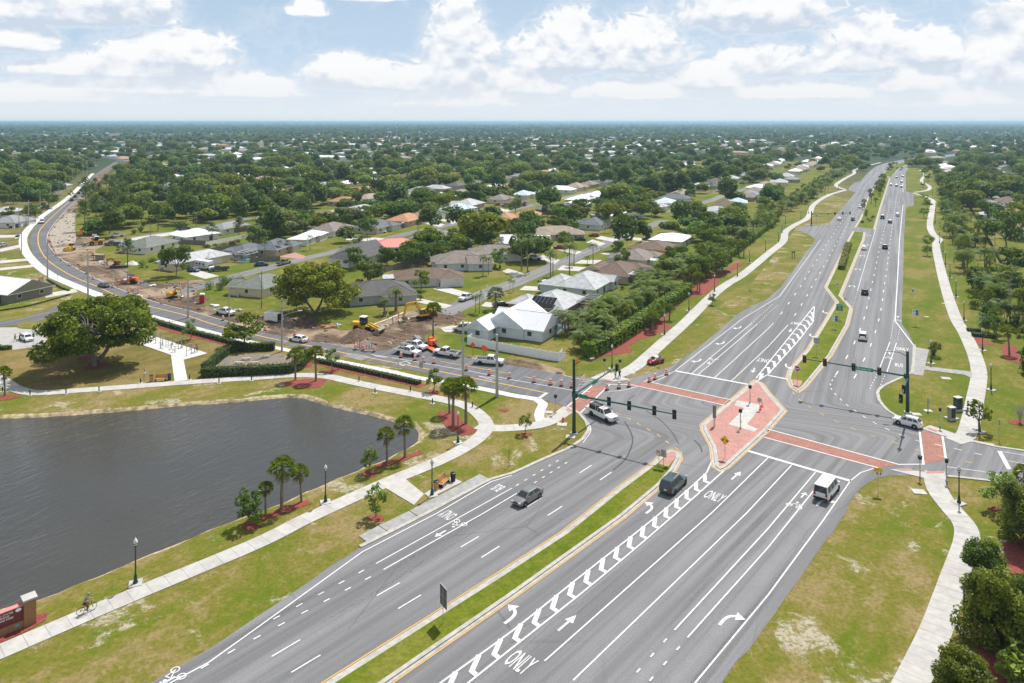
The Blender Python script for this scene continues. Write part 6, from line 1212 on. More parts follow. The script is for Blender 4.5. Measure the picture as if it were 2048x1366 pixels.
def make_beetle():
    p = Proto('compact_car'); h = .86; l = 2.04
    b = loft(MB(), [ring(-l, h*.62, .38, .60), ring(-l+.2, h*.84, .26, .86, .05), ring(-l+.7, h*.97, .20, 1.0, .06), ring(-.2, h, .19, .95), ring(.7, h, .19, .93, .05), ring(l-.6, h*.94, .20, .84, .07), ring(l-.18, h*.8, .26, .66, .05), ring(l, h*.6, .36, .5)]); p.part('body', b.mesh('body', m_w), paint=True)
    c = MB(); prof = [(-1.45, .95), (-1.2, 1.2), (-.75, 1.43), (-.2, 1.50), (.3, 1.42), (.72, 1.15), (.95, .95)]
    loft(c, [[(x, -h*.86, .93), (x, -h*(.86-.22*(z-.93)/.55), .93+(z-.93)*.65+.001), (x, -h*.45, z+.001), (x, h*.45, z+.001), (x, h*(.86-.22*(z-.93)/.55), .93+(z-.93)*.65+.001), (x, h*.86, .93)] for x, z in prof]); k = p.part('roof', c.mesh('roof', C((.70, .62, .48), .6)))
    quad = lambda P, nm: p.part(nm, MB().add(P, [(0, 1, 2, 3)]).mesh(nm, m_glass), k)
    quad([(.97, -.55, 1.0), (.97, .55, 1.0), (.42, .5, 1.40), (.42, -.5, 1.40)], 'windscreen'); quad([(-1.48, .5, 1.0), (-1.48, -.5, 1.0), (-1.0, -.45, 1.36), (-1.0, .45, 1.36)], 'rear_window')
    for s in (-1, 1): quad([(-1.1, s*.78, 1.0), (.75, s*.78, 1.0), (.35, s*.70, 1.26), (-.75, s*.70, 1.26)][::s], 'side_window')
    wheels(p, 4.08, h, (-1.24, 1.24), .33); lights(p, l-.06, -l+.1, h*.72, .62, .68, .26, .26); mirrors(p, .75, h*.9, 1.0); return p
P_sedan, P_suv, P_pick, P_van, P_pvan, P_bug = make_sedan(), make_suv(), make_pickup(), make_van(windows=1, name='cargo_van'), make_van(windows=3, name='passenger_van'), make_beetle(); P_bigsuv = make_suv(5.35, 2.04, 1.92, 'large_suv', .22); P_cross = make_suv(4.3, 1.8, 1.62, 'crossover', .55)
CP = {k: M('car_paint_'+k, c, .28, .0 if k in ('white', 'cream') else .25, var=0, coat=.7) for k, c in (('white', (.78, .78, .77)), ('silver', (.40, .41, .42)), ('grey', (.22, .21, .20)), ('black', (.012, .012, .014)), ('red', (.32, .010, .014)), ('green', (.05, .085, .08)), ('blue', (.03, .07, .13)), ('slate', (.05, .06, .065)), ('yellow', (.55, .30, .02)), ('tan', (.33, .29, .23)))}
def car(pr, col, rear, front, label, cat, group=None):
    a, b = G(*rear), G(*front); return pr.spawn(((a[0]+b[0])/2, (a[1]+b[1])/2), math.atan2(b[1]-a[1], b[0]-a[0]), 1., label, cat, group, z=.03, paint=CP[col])
def lane_car(pr, col, px, away, label, cat='car', dev=0., group=None, rz=None): return pr.spawn(G(*px), ((TS if px[1] > 880 else TH)+(0 if away else math.pi))+dev if rz is None else rz, 1., label, cat, group, z=.03, paint=CP[col])
lane_car(P_sedan, 'grey', (1055, 1001), 0, 'grey sedan driving past the bus stop', 'car'); lane_car(P_bigsuv, 'green', (1347, 976), 1, 'dark green grey large SUV waiting to turn left', 'car', .08); lane_car(P_pvan, 'white', (1654, 988), 1, 'white passenger van in the right turn lane', 'van', .02)
tr = car(P_pick, 'white', (1188, 828), (1224, 845), 'white pickup with ladder rack and boxes turning in the crossing', 'truck'); rk = MB()
for x in (-2.5, -.9, .9):
    for s in (-1, 1): rk.tube((x, s*.85, 1.1), (x, s*.8, 2.25), .04, n=5)
    rk.tube((x, -.85, 2.25), (x, .85, 2.25), .04, n=5)
for s in (-1, 1): rk.tube((-2.7, s*.8, 2.27), (1.6, s*.8, 2.27), .04, n=5)
rk.build('ladder_rack', C((.6, .6, .6), .5), tr); MB().box((-1.7, 0, 1.45), (1.9, 1.5, .8)).build('tool_box', m_black, tr); ld = MB()
for s in (-.2, .2): ld.tube((-2.6, s-.3, 2.36), (2.6, s-.3, 2.33), .03, n=4)
for k in range(15): ld.tube((-2.5+k*.35, -.5, 2.35), (-2.5+k*.35, -.1, 2.35), .02, n=4)
ld.build('ladder', m_black, tr)
car(P_cross, 'white', (1837, 857), (1794, 846), 'white crossover turning at the north east corner', 'car'); car(P_bug, 'red', (1321, 724), (1301, 729), 'small dark red rounded car with tan top parked on the grass', 'car')
car(P_pick, 'white', (797, 706), (836, 713), 'front white pickup parked before the other at the road works', 'truck'); car(P_pick, 'white', (812, 694), (851, 702), 'white pickup parked behind another at the road works', 'truck'); car(P_pick, 'white', (911, 715), (875, 709), 'white pickup with yellow gear in its bed', 'truck'); car(P_pick, 'white', (958, 727), (1001, 730), 'white pickup parked along the white fence', 'truck')
car(P_sedan, 'white', (614, 686), (580, 680), 'white sedan heading west on the side road', 'car'); car(P_sedan, 'slate', (216, 577), (199, 571), 'dark sedan rounding the bend', 'car'); car(P_pick, 'white', (436, 627), (466, 632), 'white pickup beside the utility pole', 'truck'); car(P_van, 'white', (946, 665), (913, 662), 'white cargo van in the driveway of the white roofed house', 'van'); car(P_pick, 'white', (944, 596), (921, 604), 'white pickup on the residential street', 'truck')
car(P_suv, 'green', (869, 568), (889, 573), 'dark green SUV in the driveway of the brown roofed house', 'car'); car(P_pick, 'slate', (450, 541), (424, 543), 'dark pickup beside the motorhome', 'truck'); car(P_sedan, 'blue', (380, 542), (394, 544), 'dark car half hidden by the leafy tree', 'car'); car(P_pick, 'white', (246, 473), (221, 475), 'white pickup parked at the pine wood', 'truck'); car(P_pick, 'slate', (232, 491), (216, 491), 'dark pickup near the wheel loader', 'truck'); car(P_sedan, 'white', (44, 676), (62, 685), 'white car in the park parking lot', 'car')
car(P_van, 'white', (86, 441), (82, 452), 'white box truck coming down the bend', 'truck'); car(P_sedan, 'white', (50, 448), (33, 449), 'white car in a yard left of the bend', 'car'); car(P_suv, 'blue', (36, 455), (22, 456), 'dark SUV in a yard left of the bend', 'car'); car(P_suv, 'silver', (70, 431), (56, 432), 'silver SUV beyond the bend', 'car'); car(P_suv, 'slate', (94, 416), (84, 417), 'dark SUV parked up the bend', 'car'); car(P_sedan, 'black', (105, 400), (96, 401), 'black car parked far up the bend', 'car'); car(P_sedan, 'silver', (8, 492), (0, 494), 'silver car at the left edge', 'car')
for i, (x, y) in enumerate(((143, 402), (150, 395), (157, 388), (162, 382))): lane_car(P_suv, 'black', (x, y), 1, '%s dark car of the queue on the far side road' % ORD[i], 'car', rz=R(122), group='queue on the side road')
for pr, c, px, aw, lb in ((P_suv, 'black', (1730, 588), 1, 'black SUV driving away past the U turn arrows'), (P_suv, 'white', (1726, 678), 1, 'white SUV driving away beyond the crossing'), (P_sedan, 'white', (1728, 499), 1, 'white sedan in the U turn lane'), (P_bigsuv, 'black', (1770, 497), 1, 'black car in the middle lane going away'), (P_sedan, 'silver', (1679, 440), 0, 'silver sedan at the far signal, outer lane'), (P_suv, 'black', (1706, 441), 0, 'black car at the far signal, inner lane'), (P_suv, 'white', (1720, 416), 0, 'white car approaching the far signal'), (P_pick, 'slate', (1765, 437), 1, 'dark pickup beside the planted median'), (P_suv, 'green', (1780, 446), 1, 'dark green car behind the dark pickup'), (P_suv, 'white', (1795, 432), 1, 'white car in the outer lane near the side bay')): lane_car(pr, c, px, aw, lb, 'car')
for i, (x, y, c) in enumerate(((1782, 371, 'grey'), (1793, 373, 'silver'), (1803, 375, 'black'), (1803, 365, 'white'), (1793, 356, 'black'), (1805, 354, 'silver'), (1801, 340, 'black'), (1804, 337, 'slate'), (1816, 335, 'white'), (1795, 337, 'slate'), (1826, 329, 'blue'), (1829, 328, 'black'), (1848, 323, 'black'), (1858, 322, 'red'), (1863, 320, 'silver'))): lane_car((P_sedan, P_suv)[i % 2], c, (x, y), 1, '%s car in the far northbound traffic, counted outward' % ORD[i], 'car', -.12 if y < 345 else 0, 'far northbound traffic')
for pr, c, px, rz, lb in ((P_sedan, 'red', (1118, 498), 2.9, 'dark red car in front of the long white metal roof'), (P_sedan, 'black', (1161, 481), 2.75, 'black sedan before the tan house'), (P_sedan, 'red', (1188, 473), 2.9, 'red sedan beside the red garage door'), (P_suv, 'slate', (1295, 481), 2.8, 'slate SUV beside the flat white roof'), (P_suv, 'white', (1071, 519), -.3, 'white SUV in the yard with tall palms'), (P_pick, 'yellow', (1047, 513), 1.2, 'yellow pickup half hidden beside the white SUV'), (P_suv, 'white', (1092, 571), 1.0, 'white SUV by the light grey roofed house'), (P_sedan, 'slate', (1088, 577), 1.0, 'slate car in front of the white SUV by the grey roof'), (P_sedan, 'black', (1002, 613), .4, 'black car behind the silver palm'), (P_sedan, 'blue', (523, 532), .25, 'blue sedan on the second street'), (P_pick, 'tan', (568, 529), 1.2, 'tan pickup on the second street'), (P_suv, 'slate', (964, 427), -.4, 'slate SUV before the teal house'), (P_suv, 'white', (975, 421), -.4, 'white SUV before the pale grey roof'), (P_pick, 'white', (1012, 413), -.3, 'white pickup far up the second street'), (P_sedan, 'red', (998, 411), -.3, 'red car far up the second street'), (P_suv, 'slate', (1268, 438), 2.8, 'dark SUV under the trees by the white gabled roof'), (P_sedan, 'white', (1435, 383), 1.1, 'white car on the distant street'), (P_pick, 'slate', (368, 460), .3, 'dark pickup by the small white house'), (P_sedan, 'white', (762, 466), .3, 'white car at the slate roofed cream house'), (P_suv, 'white', (745, 467), .3, 'white SUV at the slate roofed cream house')): lane_car(pr, c, px, 1, lb, 'car' if pr is not P_pick else 'truck', rz=rz)
# trailer, motorhome
def trailer():
    p = Proto('cargo_trailer'); b = loft(MB(), [ring(-2.2, 1.05, .55, 2.45, .08, 1., 1.), ring(1.9, 1.05, .55, 2.45, .08, 1., 1.), ring(2.4, .55, .6, 2.2, .05, 1., 1.)]); p.part('body', b.mesh('body', m_w)); wheels(p, 4.5, 1.05, (-.45, .35), .34); p.part('tow_bar', MB().box((2.9, 0, .5), (1.2, .12, .12)).mesh('tow_bar', m_black)); p.part('rear_door', MB().box((-2.23, 0, 1.45), (.05, 1.8, 1.7)).mesh('rear_door', m_black))
    p.part('stripe', MB().box((-.1, -1.07, 1.75), (1.4, .03, .35)).mesh('stripe', C((.45, .02, .02), .5))); return p
a, b_ = G(561, 646), G(531, 642); trailer().spawn(((a[0]+b_[0])/2, (a[1]+b_[1])/2), math.atan2(b_[1]-a[1], b_[0]-a[0]), 1., 'white enclosed trailer with red lettering under the broad oak', 'trailer', z=.02)
rv = Proto('motorhome'); b = loft(MB(), [ring(-3.9, 1.15, .5, 3.05, .06, 1., .97), ring(2.1, 1.15, .5, 3.05, .06, 1., .97), ring(2.9, 1.1, 1.9, 2.95, .05, 1., .95)]); loft(b, [ring(2.05, 1.05, .45, 1.75), ring(2.9, 1.0, .45, 1.35), ring(3.7, .92, .5, 1.1)]); rv.part('body', b.mesh('body', m_w)); wheels(rv, 7.4, 1.1, (-2.2, 2.75), .4)
for x in (-2.8, -1.2, .6):
    for s in (-1, 1): rv.part('side_window', MB().box((x, s*1.15, 1.95), (1.0, .05, .6)).mesh('side_window', m_glass))
for s in (-1, 1): rv.part('stripe', MB().box((-.8, s*1.157, 1.25), (5.6, .03, .16)).mesh('stripe', C((.12, .14, .2), .5)))
rv.part('windscreen', MB().box((2.95, 0, 1.6), (.06, 1.7, .5), ry=-.5).mesh('windscreen', m_glass)); rv.part('door', MB().box((1.2, -1.155, 1.5), (.65, .03, 1.75)).mesh('door', C((.6, .6, .58), .5))); rv.part('roof_unit', MB().box((-1, 0, 3.2), (.9, .7, .28), top=(.8, .8)).mesh('roof_unit', m_w)); lights(rv, 3.72, -3.92, .9, .85, 1.0)
a, b_ = G(393, 536), G(427, 541); rv.spawn(((a[0]+b_[0])/2, (a[1]+b_[1])/2), math.atan2(b_[1]-a[1], b_[0]-a[0]), 1., 'white motorhome in front of the cream house', 'motorhome')
# construction machines
def tracks(pr, L, g, h=.75, wd=.5):
    for s in (-1, 1):
        b = MB(); n = 14; pts = []
        for k in range(n):
            t = 2*math.pi*k/n; x = math.copysign(L/2-h/2, math.cos(t))+h/2*math.cos(t); pts.append((x, h/2+h/2*math.sin(t)))
        V_ = [(x, -wd/2, z) for x, z in pts]+[(x, wd/2, z) for x, z in pts]; b.add(V_, [tuple(range(n)), tuple(range(n, 2*n))[::-1]]+[(i, (i+1) % n, n+(i+1) % n, n+i) for i in range(n)]); pr.part('track', b.mesh('track', m_rubber), None, (0, s*g/2, 0))
def bucket(b, c, w_=1.1, s=.55, mi=0):
    x, y, z = c; P = [(x+s, z+s*.4), (x+s*.3, z+s), (x-s*.6, z+s*.7), (x-s, z-s*.2), (x-s*.3, z-s), (x+s*.7, z-s*.7)]; n = len(P)
    b.add([(a, y-w_/2, d) for a, d in P]+[(a, y+w_/2, d) for a, d in P], [tuple(range(n)), tuple(range(n, 2*n))[::-1]]+[(i, (i+1) % n, n+(i+1) % n, n+i) for i in range(n) if i not in (5,)], mi)
def excavator(sc=1., paint=None):
    p = Proto('excavator'); pm = paint or m_yel; tracks(p, 3.9, 2.2); p.part('turntable', MB().lathe([(.75, .7), (.75, 1.05)], 14).box((0, 0, .55), (2.4, 1.6, .4)).mesh('turntable', m_black))
    b = MB(); b.box((-.9, 0, 1.75), (2.8, 2.5, 1.25), top=(.95, .97)); b.box((-2.35, 0, 1.65), (.7, 2.45, 1.4), top=(.7, .95)); b.box((-1.0, -.2, 2.5), (1.6, 1.5, .3), top=(.9, .9)); p.part('engine_house', b.mesh('engine_house', pm))
    k = p.part('cab', MB().box((.85, .75, 2.05), (1.5, 1.0, 1.8), top=(.8, .9)).mesh('cab', pm)); p.part('cab_glass', MB().box((.88, .75, 2.25), (1.44, 1.03, 1.1), top=(.8, .92)).mesh('cab_glass', m_glass), k)
    bm = MB(); J = [(.5, -.3, 1.9), (2.6, -.3, 4.6), (5.2, -.3, 4.4)]
    for (q0, q1, t0, t1) in ((J[0], J[1], .30, .42), (J[1], J[2], .42, .25)): d = Vector(q1)-Vector(q0); m_ = (Vector(q0)+Vector(q1))/2; bm.box(tuple(m_), (d.length+.3, .42, (t0+t1)), ry=-math.atan2(d.z, d.x), top=(.98, 1))
    p.part('boom', bm.mesh('boom', pm)); ar = MB(); q0, q1 = Vector((5.1, -.3, 4.6)), Vector((5.9, -.3, 1.5)); d = q1-q0; ar.box(tuple((q0+q1)/2), (d.length+.4, .34, .48), ry=-math.atan2(d.z, d.x)); ar.tube((3.4, -.3, 4.95), (5.0, -.3, 5.0), .09, n=6); p.part('arm', ar.mesh('arm', pm)); bk = MB(); bucket(bk, (5.6, -.3, .95), 1.1, .65); p.part('bucket', bk.mesh('bucket', m_steel)); cy = MB().tube((.9, .05, 1.9), (2.2, .05, 3.5), .10, n=6).tube((.9, -.65, 1.9), (2.2, -.65, 3.5), .10, n=6).mesh('hydraulic_ram', m_chrome); p.part('hydraulic_ram', cy); return p
def loader():
    p = Proto('wheel_loader'); b = MB(); b.box((-2.1, 0, 1.75), (2.7, 1.7, 1.1), top=(.9, .85)); b.box((-.2, 0, 1.2), (2.2, 1.2, .9)); b.box((1.4, 0, 1.15), (1.7, 1.3, .7)); p.part('body', b.mesh('body', m_yel)); k = p.part('cab', MB().box((-.35, 0, 2.75), (1.5, 1.4, 1.7), top=(.85, .85)).mesh('cab', m_black)); p.part('cab_glass', MB().box((-.35, 0, 2.85), (1.54, 1.43, 1.1), top=(.88, .88)).mesh('cab_glass', m_glass), k); p.part('cab_roof', MB().box((-.35, 0, 3.66), (1.6, 1.5, .15)).mesh('cab_roof', m_w), k)
    ar = MB()
    for s in (-1, 1): ar.box((2.3, s*.55, 1.55), (2.7, .22, .5), ry=.35)
    p.part('lift_arm', ar.mesh('lift_arm', m_yel)); bk = MB(); bucket(bk, (4.0, 0, .75), 2.7, .75); p.part('bucket', bk.mesh('bucket', C((.30, .26, .20), .6))); wheels(p, 6, 1.15, (-1.75, 1.45), .78, m_yel); return p
def roller():
    p = Proto('road_roller'); b = MB(); b.box((-1.4, 0, 1.35), (2.3, 1.6, 1.1), top=(.85, .9)); b.box((.1, 0, 1.0), (1.0, 1.2, .7)); p.part('body', b.mesh('body', m_orange)); fr = MB()
    for s in (-1, 1): fr.box((1.7, s*1.1, .85), (2.3, .18, .4))
    fr.box((2.85, 0, .85), (.2, 2.3, .4)); p.part('drum_frame', fr.mesh('drum_frame', m_orange)); dr = MB().lathe([(.72, -1.), (.75, -.95), (.75, .95), (.72, 1.), (.1, 1.)], 18).disc((0, 0, -1.), .72, 'Z', 18).mesh('drum', m_steel); dr.transform(Matrix.Rotation(R(90), 4, 'X')); p.part('drum', dr, None, (1.75, 0, .75)); cb = MB()
    for x in (-.8, .45):
        for s in (-1, 1): cb.tube((x, s*.65, 1.3), (x, s*.6, 2.6), .05, n=5)
    cb.box((-.18, 0, 2.65), (1.6, 1.5, .1)); cb.box((-.3, 0, 1.7), (.6, .6, .7)); p.part('canopy', cb.mesh('canopy', m_black)); wheels(p, 4, .95, (-1.3,), .72, m_black); return p
def dozer():
    p = Proto('bulldozer'); tracks(p, 3.2, 1.8, .9); b = MB(); b.box((.5, 0, 1.4), (1.9, 1.2, .9), top=(.9, .85)); b.box((-.8, 0, 1.3), (1.2, 1.6, .7)); p.part('body', b.mesh('body', m_yel)); k = p.part('cab', MB().box((-.7, 0, 2.3), (1.3, 1.4, 1.3), top=(.85, .85)).mesh('cab', m_yel)); p.part('cab_glass', MB().box((-.7, 0, 2.35), (1.33, 1.43, .8), top=(.9, .9)).mesh('cab_glass', m_glass), k); p.part('blade', MB().box((2.2, 0, .6), (.18, 3.2, 1.0), ry=-.15).mesh('blade', m_yel)); pa = MB()
    for s in (-1, 1): pa.box((1.2, s*1.15, .5), (2.0, .14, .2))
    p.part('push_arm', pa.mesh('push_arm', m_yel)); p.part('exhaust', MB().tube((.6, .3, 1.8), (.6, .3, 2.5), .06, n=6).mesh('exhaust', m_black)); return p
P_exc, P_load = excavator(), loader()
def machine(pr, rear, front, sc, label, cat):
    a, b = G(*rear), G(*front); return pr.spawn(((a[0]+b[0])/2, (a[1]+b[1])/2), math.atan2(b[1]-a[1], b[0]-a[0]), sc, label, cat)
machine(P_load, (704, 661), (756, 667), 1., 'yellow wheel loader with white cab roof behind the soil heap', 'wheel loader'); machine(P_load, (206, 489), (177, 491), .95, 'yellow wheel loader far up the road works by the dark pickup', 'wheel loader'); machine(P_exc, (862, 636), (836, 640), .95, 'large yellow excavator digging at the street end', 'excavator'); machine(P_exc, (336, 595), (354, 597), .62, 'small yellow excavator beside the red toilet cabin', 'excavator')
machine(roller(), (271, 567), (248, 567), 1., 'orange road roller on the bare earth', 'road roller'); machine(dozer(), (146, 500), (135, 503), 1., 'yellow bulldozer on the graded bed', 'bulldozer'); machine(dozer(), (166, 467), (158, 470), .9, 'yellow bulldozer beside the orange sign at the pines', 'bulldozer'); machine(excavator(paint=C((.5, .03, .02), .5)), (236, 529), (228, 530), .5, 'red mini excavator at the white rubble', 'excavator'); machine(P_exc, (190, 511), (184, 512), .38, 'tiny yellow excavator by the shed frame', 'excavator')
sk = Proto('trencher'); tracks(sk, 1.9, 1.0, .5, .3); sk.part('body', MB().box((-.1, 0, .9), (1.5, 1.0, .7), top=(.85, .9)).box((-.7, 0, 1.3), (.5, .9, .4)).mesh('body', m_orange)); sk.part('digging_boom', MB().box((1.8, 0, .7), (2.6, .25, .3), ry=.25).mesh('digging_boom', m_black)); sk.part('roll_bar', MB().tube((-.5, -.45, 1.2), (-.5, -.45, 2.), .04).tube((-.5, .45, 1.2), (-.5, .45, 2.), .04).tube((-.5, -.45, 2.), (-.5, .45, 2.), .04).mesh('roll_bar', m_black)); sk.part('deck', MB().box((1.4, -.9, .35), (3.2, .9, .12)).mesh('deck', m_orange)); machine(sk, (856, 690), (874, 700), 1.35, 'orange trenching machine by the stacked pipes', 'trencher')
cl_ = MB(); rcl = random.Random(21)
dx_ = [p[0] for p in dirt_poly]; dy_ = [p[1] for p in dirt_poly]; kk = 0
while kk < 520:
    q = (rcl.uniform(min(dx_), max(dx_)), rcl.uniform(min(dy_), max(dy_)))
    if inside(q, dirt_poly) and not inside(q, west_poly): s_ = rcl.choice((.15, .2, .25, .35, .55)); cl_.box((*q, s_*.25), (s_*rcl.uniform(1, 2.6), s_*rcl.uniform(.7, 1.4), s_*rcl.uniform(.5, 1.)), rcl.uniform(0, 3), rcl.choice((0, 0, 0, 1, 2)), (.6, .6)); kk += 1
tag(cl_.build('soil_clods', [m_soil, m_soil2, C((.50, .47, .42), .9)]), 'loose clods and rubble strewn over the road works', kind='stuff')
def heap(px, rx, ry, h, m, label, seed, rz=0.):
    r = np.random.default_rng(seed); nr, na = 7, 22; V_, F_ = [(0, 0, h)], []
    for i in range(1, nr+1):
        t = i/nr
        for k in range(na): a = 2*math.pi*k/na; q = 1+.14*math.sin(2*a+seed)+.1*math.sin(3*a+seed*2)+r.uniform(-.05, .05); V_.append((rx*t*q*math.cos(a), ry*t*q*math.sin(a), max(-.05, h*(1-t)**1.05*(1+r.uniform(-.10, .12))-(.05 if i == nr else 0))))
    F_ = [(0, 1+k, 1+(k+1) % na) for k in range(na)]; me_f = []
    for i in range(nr-1):
        for k in range(na): F_.append((1+i*na+k, 1+(i+1)*na+k, 1+(i+1)*na+(k+1) % na, 1+i*na+(k+1) % na))
    o = MB().add(V_, F_).build('soil_heap', m, smooth=True); o.location = (*G(*px), 0); o.rotation_euler = (0, 0, rz); tag(o, label, 'soil heap')
for px, rx, ry, h, m, lb, s in (((712, 676), 5.0, 3.4, 2.2, m_soil, 'dark soil heap in front of the wheel loader', 1), ((818, 654), 4.2, 3.0, .9, m_soil, 'low dark soil mound before the large excavator', 2), ((232, 552), 4.4, 3.4, 2.0, m_soil2, 'brown soil heap behind the orange roller', 3), ((392, 600), 4.2, 2.8, 1.3, m_soil, 'soil heap below the small excavator bucket', 4), ((610, 645), 7.5, 2.2, 1.4, m_soil, 'long dark soil bank beside the white trailer', 5), ((170, 482), 3.2, 2.8, 1.4, m_soil2, 'tan soil heap near the far wheel loader', 6), ((128, 492), 4., 3., 1.1, m_soil2, 'pale soil heap behind the bulldozer', 7), ((190, 538), 5., 2.5, .8, m_soil, 'low muddy mound along the bend', 8), ((265, 528), 3.0, 2.2, 1.2, M('white_rubble', (.55, .52, .47), .9, var=.25), 'heap of white rubble by the lone pine', 9), ((662, 652), 3.0, 1.2, .6, m_soil2, 'pile of broken boards and earth left of the loader', 10)): heap(px, rx, ry, h, m, lb, s, s)
o = MB().poly(spl(GP([(232, 541), (246, 543), (262, 553), (285, 562), (300, 570), (285, 570), (262, 562), (240, 549)])+[G(232, 541)], 1.)[:-1], .026).build('puddle', M('puddle_water', (.10, .085, .065), .04, var=.1)); tag(o, 'muddy puddle along the soil heap', kind='structure')
for i, (x, y) in enumerate(((840, 686), (846, 687))): o = MB().tube((-3.1, 0, .4), (3.1, 0, .4), .42, n=14, caps=False).tube((-3.1, 0, .4), (3.1, 0, .4), .35, n=14, caps=False).build('drain_pipe', m_pipe); o.location = (*G(x-3, y-2), .02); o.rotation_euler = (0, 0, R(112)); tag(o, ('left', 'right')[i]+' one of the two grey drain pipes by the trencher', 'pipe', 'grey drain pipes')
o = MB().tube((-3, 0, .35), (3, 0, .35), .36, n=12).build('drain_pipe', C((.05, .06, .06), .6)); o.location = (*G(238, 535), 0); o.rotation_euler = (0, 0, .05); tag(o, 'dark drain pipe lying by the red mini excavator', 'pipe')
def cabin_toilet(px, m, label):
    p = Proto('toilet_cabin'); p.part('body', MB().box((0, 0, 1.1), (1.15, 1.15, 2.1)).mesh('body', m)); p.part('roof', MB().box((0, 0, 2.25), (1.25, 1.25, .28), top=(.7, .9)).mesh('roof', m_w)); p.part('door', MB().box((.2, -.6, 1.1), (.7, .05, 1.8)).mesh('door', m)); p.spawn(G(*px), .3, 1.1, label, 'toilet cabin')
cabin_toilet((404, 606), C((.45, .015, .05), .5), 'red portable toilet with white roof'); cabin_toilet((806, 456), C((.03, .16, .42), .5), 'blue portable toilet in the yard of the salmon house')
cs = MB().strip(GP([(748, 651), (775, 641), (812, 625)]), .5, .35, 0.); tag(cs.build('formed_kerb', C((.62, .55, .42), .9)), 'new pale kerb form along the dug up street', 'kerb')
rb_ = random.Random(9)
for i, (x, y, m) in enumerate(((425, 612, m_w), (432, 613, m_w), (450, 618, m_kerb), (470, 622, m_kerb), (480, 622, m_kerb), (200, 525, m_w), (205, 529, m_kerb), (305, 572, m_w), (352, 573, m_kerb), (826, 638, m_kerb), (812, 640, m_w), (800, 645, m_kerb), (648, 655, m_wood), (655, 657, m_wood), (668, 656, m_wood), (675, 652, C((.3, .55, .65), .6)), (278, 593, m_w))): o = MB().box((0, 0, .3), (rb_.uniform(1.2, 2.4), rb_.uniform(.4, .9), rb_.uniform(.25, .7)), rb_.uniform(0, 3), top=(.8, .8)).box((.5, .3, .15), (.9, .5, .3), rb_.uniform(0, 3)).build('building_material', m); o.location = (*G(x, y), 0); tag(o, '%s pile of building material lying on the road works' % ORD[i], 'material pile', 'material piles on the road works')
sh = Proto('shed_frame'); sh.part('roof', MB().box((0, 0, 2.0), (3.4, 2.6, .2), ry=.1).mesh('roof', RF['tan'])); 
for x in (-1.5, 1.5):
    for y in (-1.1, 1.1): sh.part('post', MB().tube((x, y, 0), (x, y, 2), .09, n=6).mesh('post', m_door))
sh.part('wall', MB().box((0, 1.1, .9), (3., .1, 1.7)).mesh('wall', WL['tan'])); sh.spawn(G(198, 520), .2, 1., 'small tan shelter frame at the road works', 'shelter')
# ---------------------------------------------------------------- street furniture
lp = Proto('lamp_post'); lp.part('base', MB().box((0, 0, .06), (1.25, 1.25, .12)).mesh('base', m_conc)); k = lp.part('post', MB().lathe([(.24, .10), (.24, .30), (.17, .42), (.15, .85), (.10, .98), (.085, 1.1), (.065, 3.75), (.10, 3.80), (.13, 3.9), (.09, 3.97)], 10).mesh('post', m_greendk, True)); lp.part('lantern', MB().lathe([(.12, 3.97), (.20, 4.08), (.22, 4.32), (.17, 4.48), (.10, 4.60), (.03, 4.66), (.02, 4.78)], 10).mesh('lantern', m_lamp, True)); lp.part('lantern_band', MB().lathe([(.215, 4.12), (.225, 4.2), (.215, 4.2)], 10).mesh('lantern_band', m_greendk), 2)
rows = [('lamp post with white lantern on the lake path, %s from the monument sign', [(271, 1168), (651, 1005), (864, 991), (916, 886)]),
        ('lamp post along the hedge footpath, %s from the crossing', [(1224, 738), (1329, 670), (1378, 622), (1429, 583), (1475, 553), (1499, 525), (1531, 502), (1557, 484), (1564, 466), (1571, 450), (1602, 439), (1617, 427), (1620, 406), (1634, 399), (1650, 391), (1657, 384), (1677, 380), (1666, 372), (1690, 355)]),
        ('lamp post on the eastern footpath, %s counted from the bottom edge', [(1928, 1256), (1918, 1007), (1959, 864), (1982, 780), (1862, 727), (1965, 701), (1928, 641), (1912, 594), (1900, 556), (1891, 531), (1886, 506), (1879, 486), (1880, 456), (1871, 446), (1871, 422), (1865, 392), (1840, 390)])]
for lb, ps in rows:
    for i, px in enumerate(ps): lp.spawn(G(*px), .4, 1.06, lb % ORD[i], 'lamp post', 'lantern lamp posts')
bl = Proto('path_light'); bl.part('base', MB().box((0, 0, .05), (.75, .75, .1)).mesh('base', m_conc)); bl.part('bollard', MB().lathe([(.10, .05), (.10, .95), (.09, 1.0), (.02, 1.02)], 10).mesh('bollard', m_black, True))
for i, px in enumerate(((5, 784), (60, 791), (132, 788), (198, 783), (281, 767), (379, 760), (438, 767), (503, 762), (718, 763), (750, 787), (821, 783), (865, 808), (945, 815))): bl.spawn(G(*px), .3, 1., 'black path light on the lake path, %s from the left edge' % ORD[i], 'path light', 'black path lights')
br = Proto('traffic_barrel'); br.part('base', MB().lathe([(.40, 0), (.40, .10), (.30, .14)], 8).mesh('base', m_rubber)); body = MB()
zs = [(.29, .10), (.27, .32), (.265, .48), (.25, .62), (.24, .78), (.22, .95), (.20, 1.05)]
for i in range(6): body.lathe([zs[i], zs[i+1]], 10, mi=i % 2)
body.box((0, 0, 1.1), (.28, .06, .1)); br.part('drum', body.mesh('drum', [m_orange, m_w]))
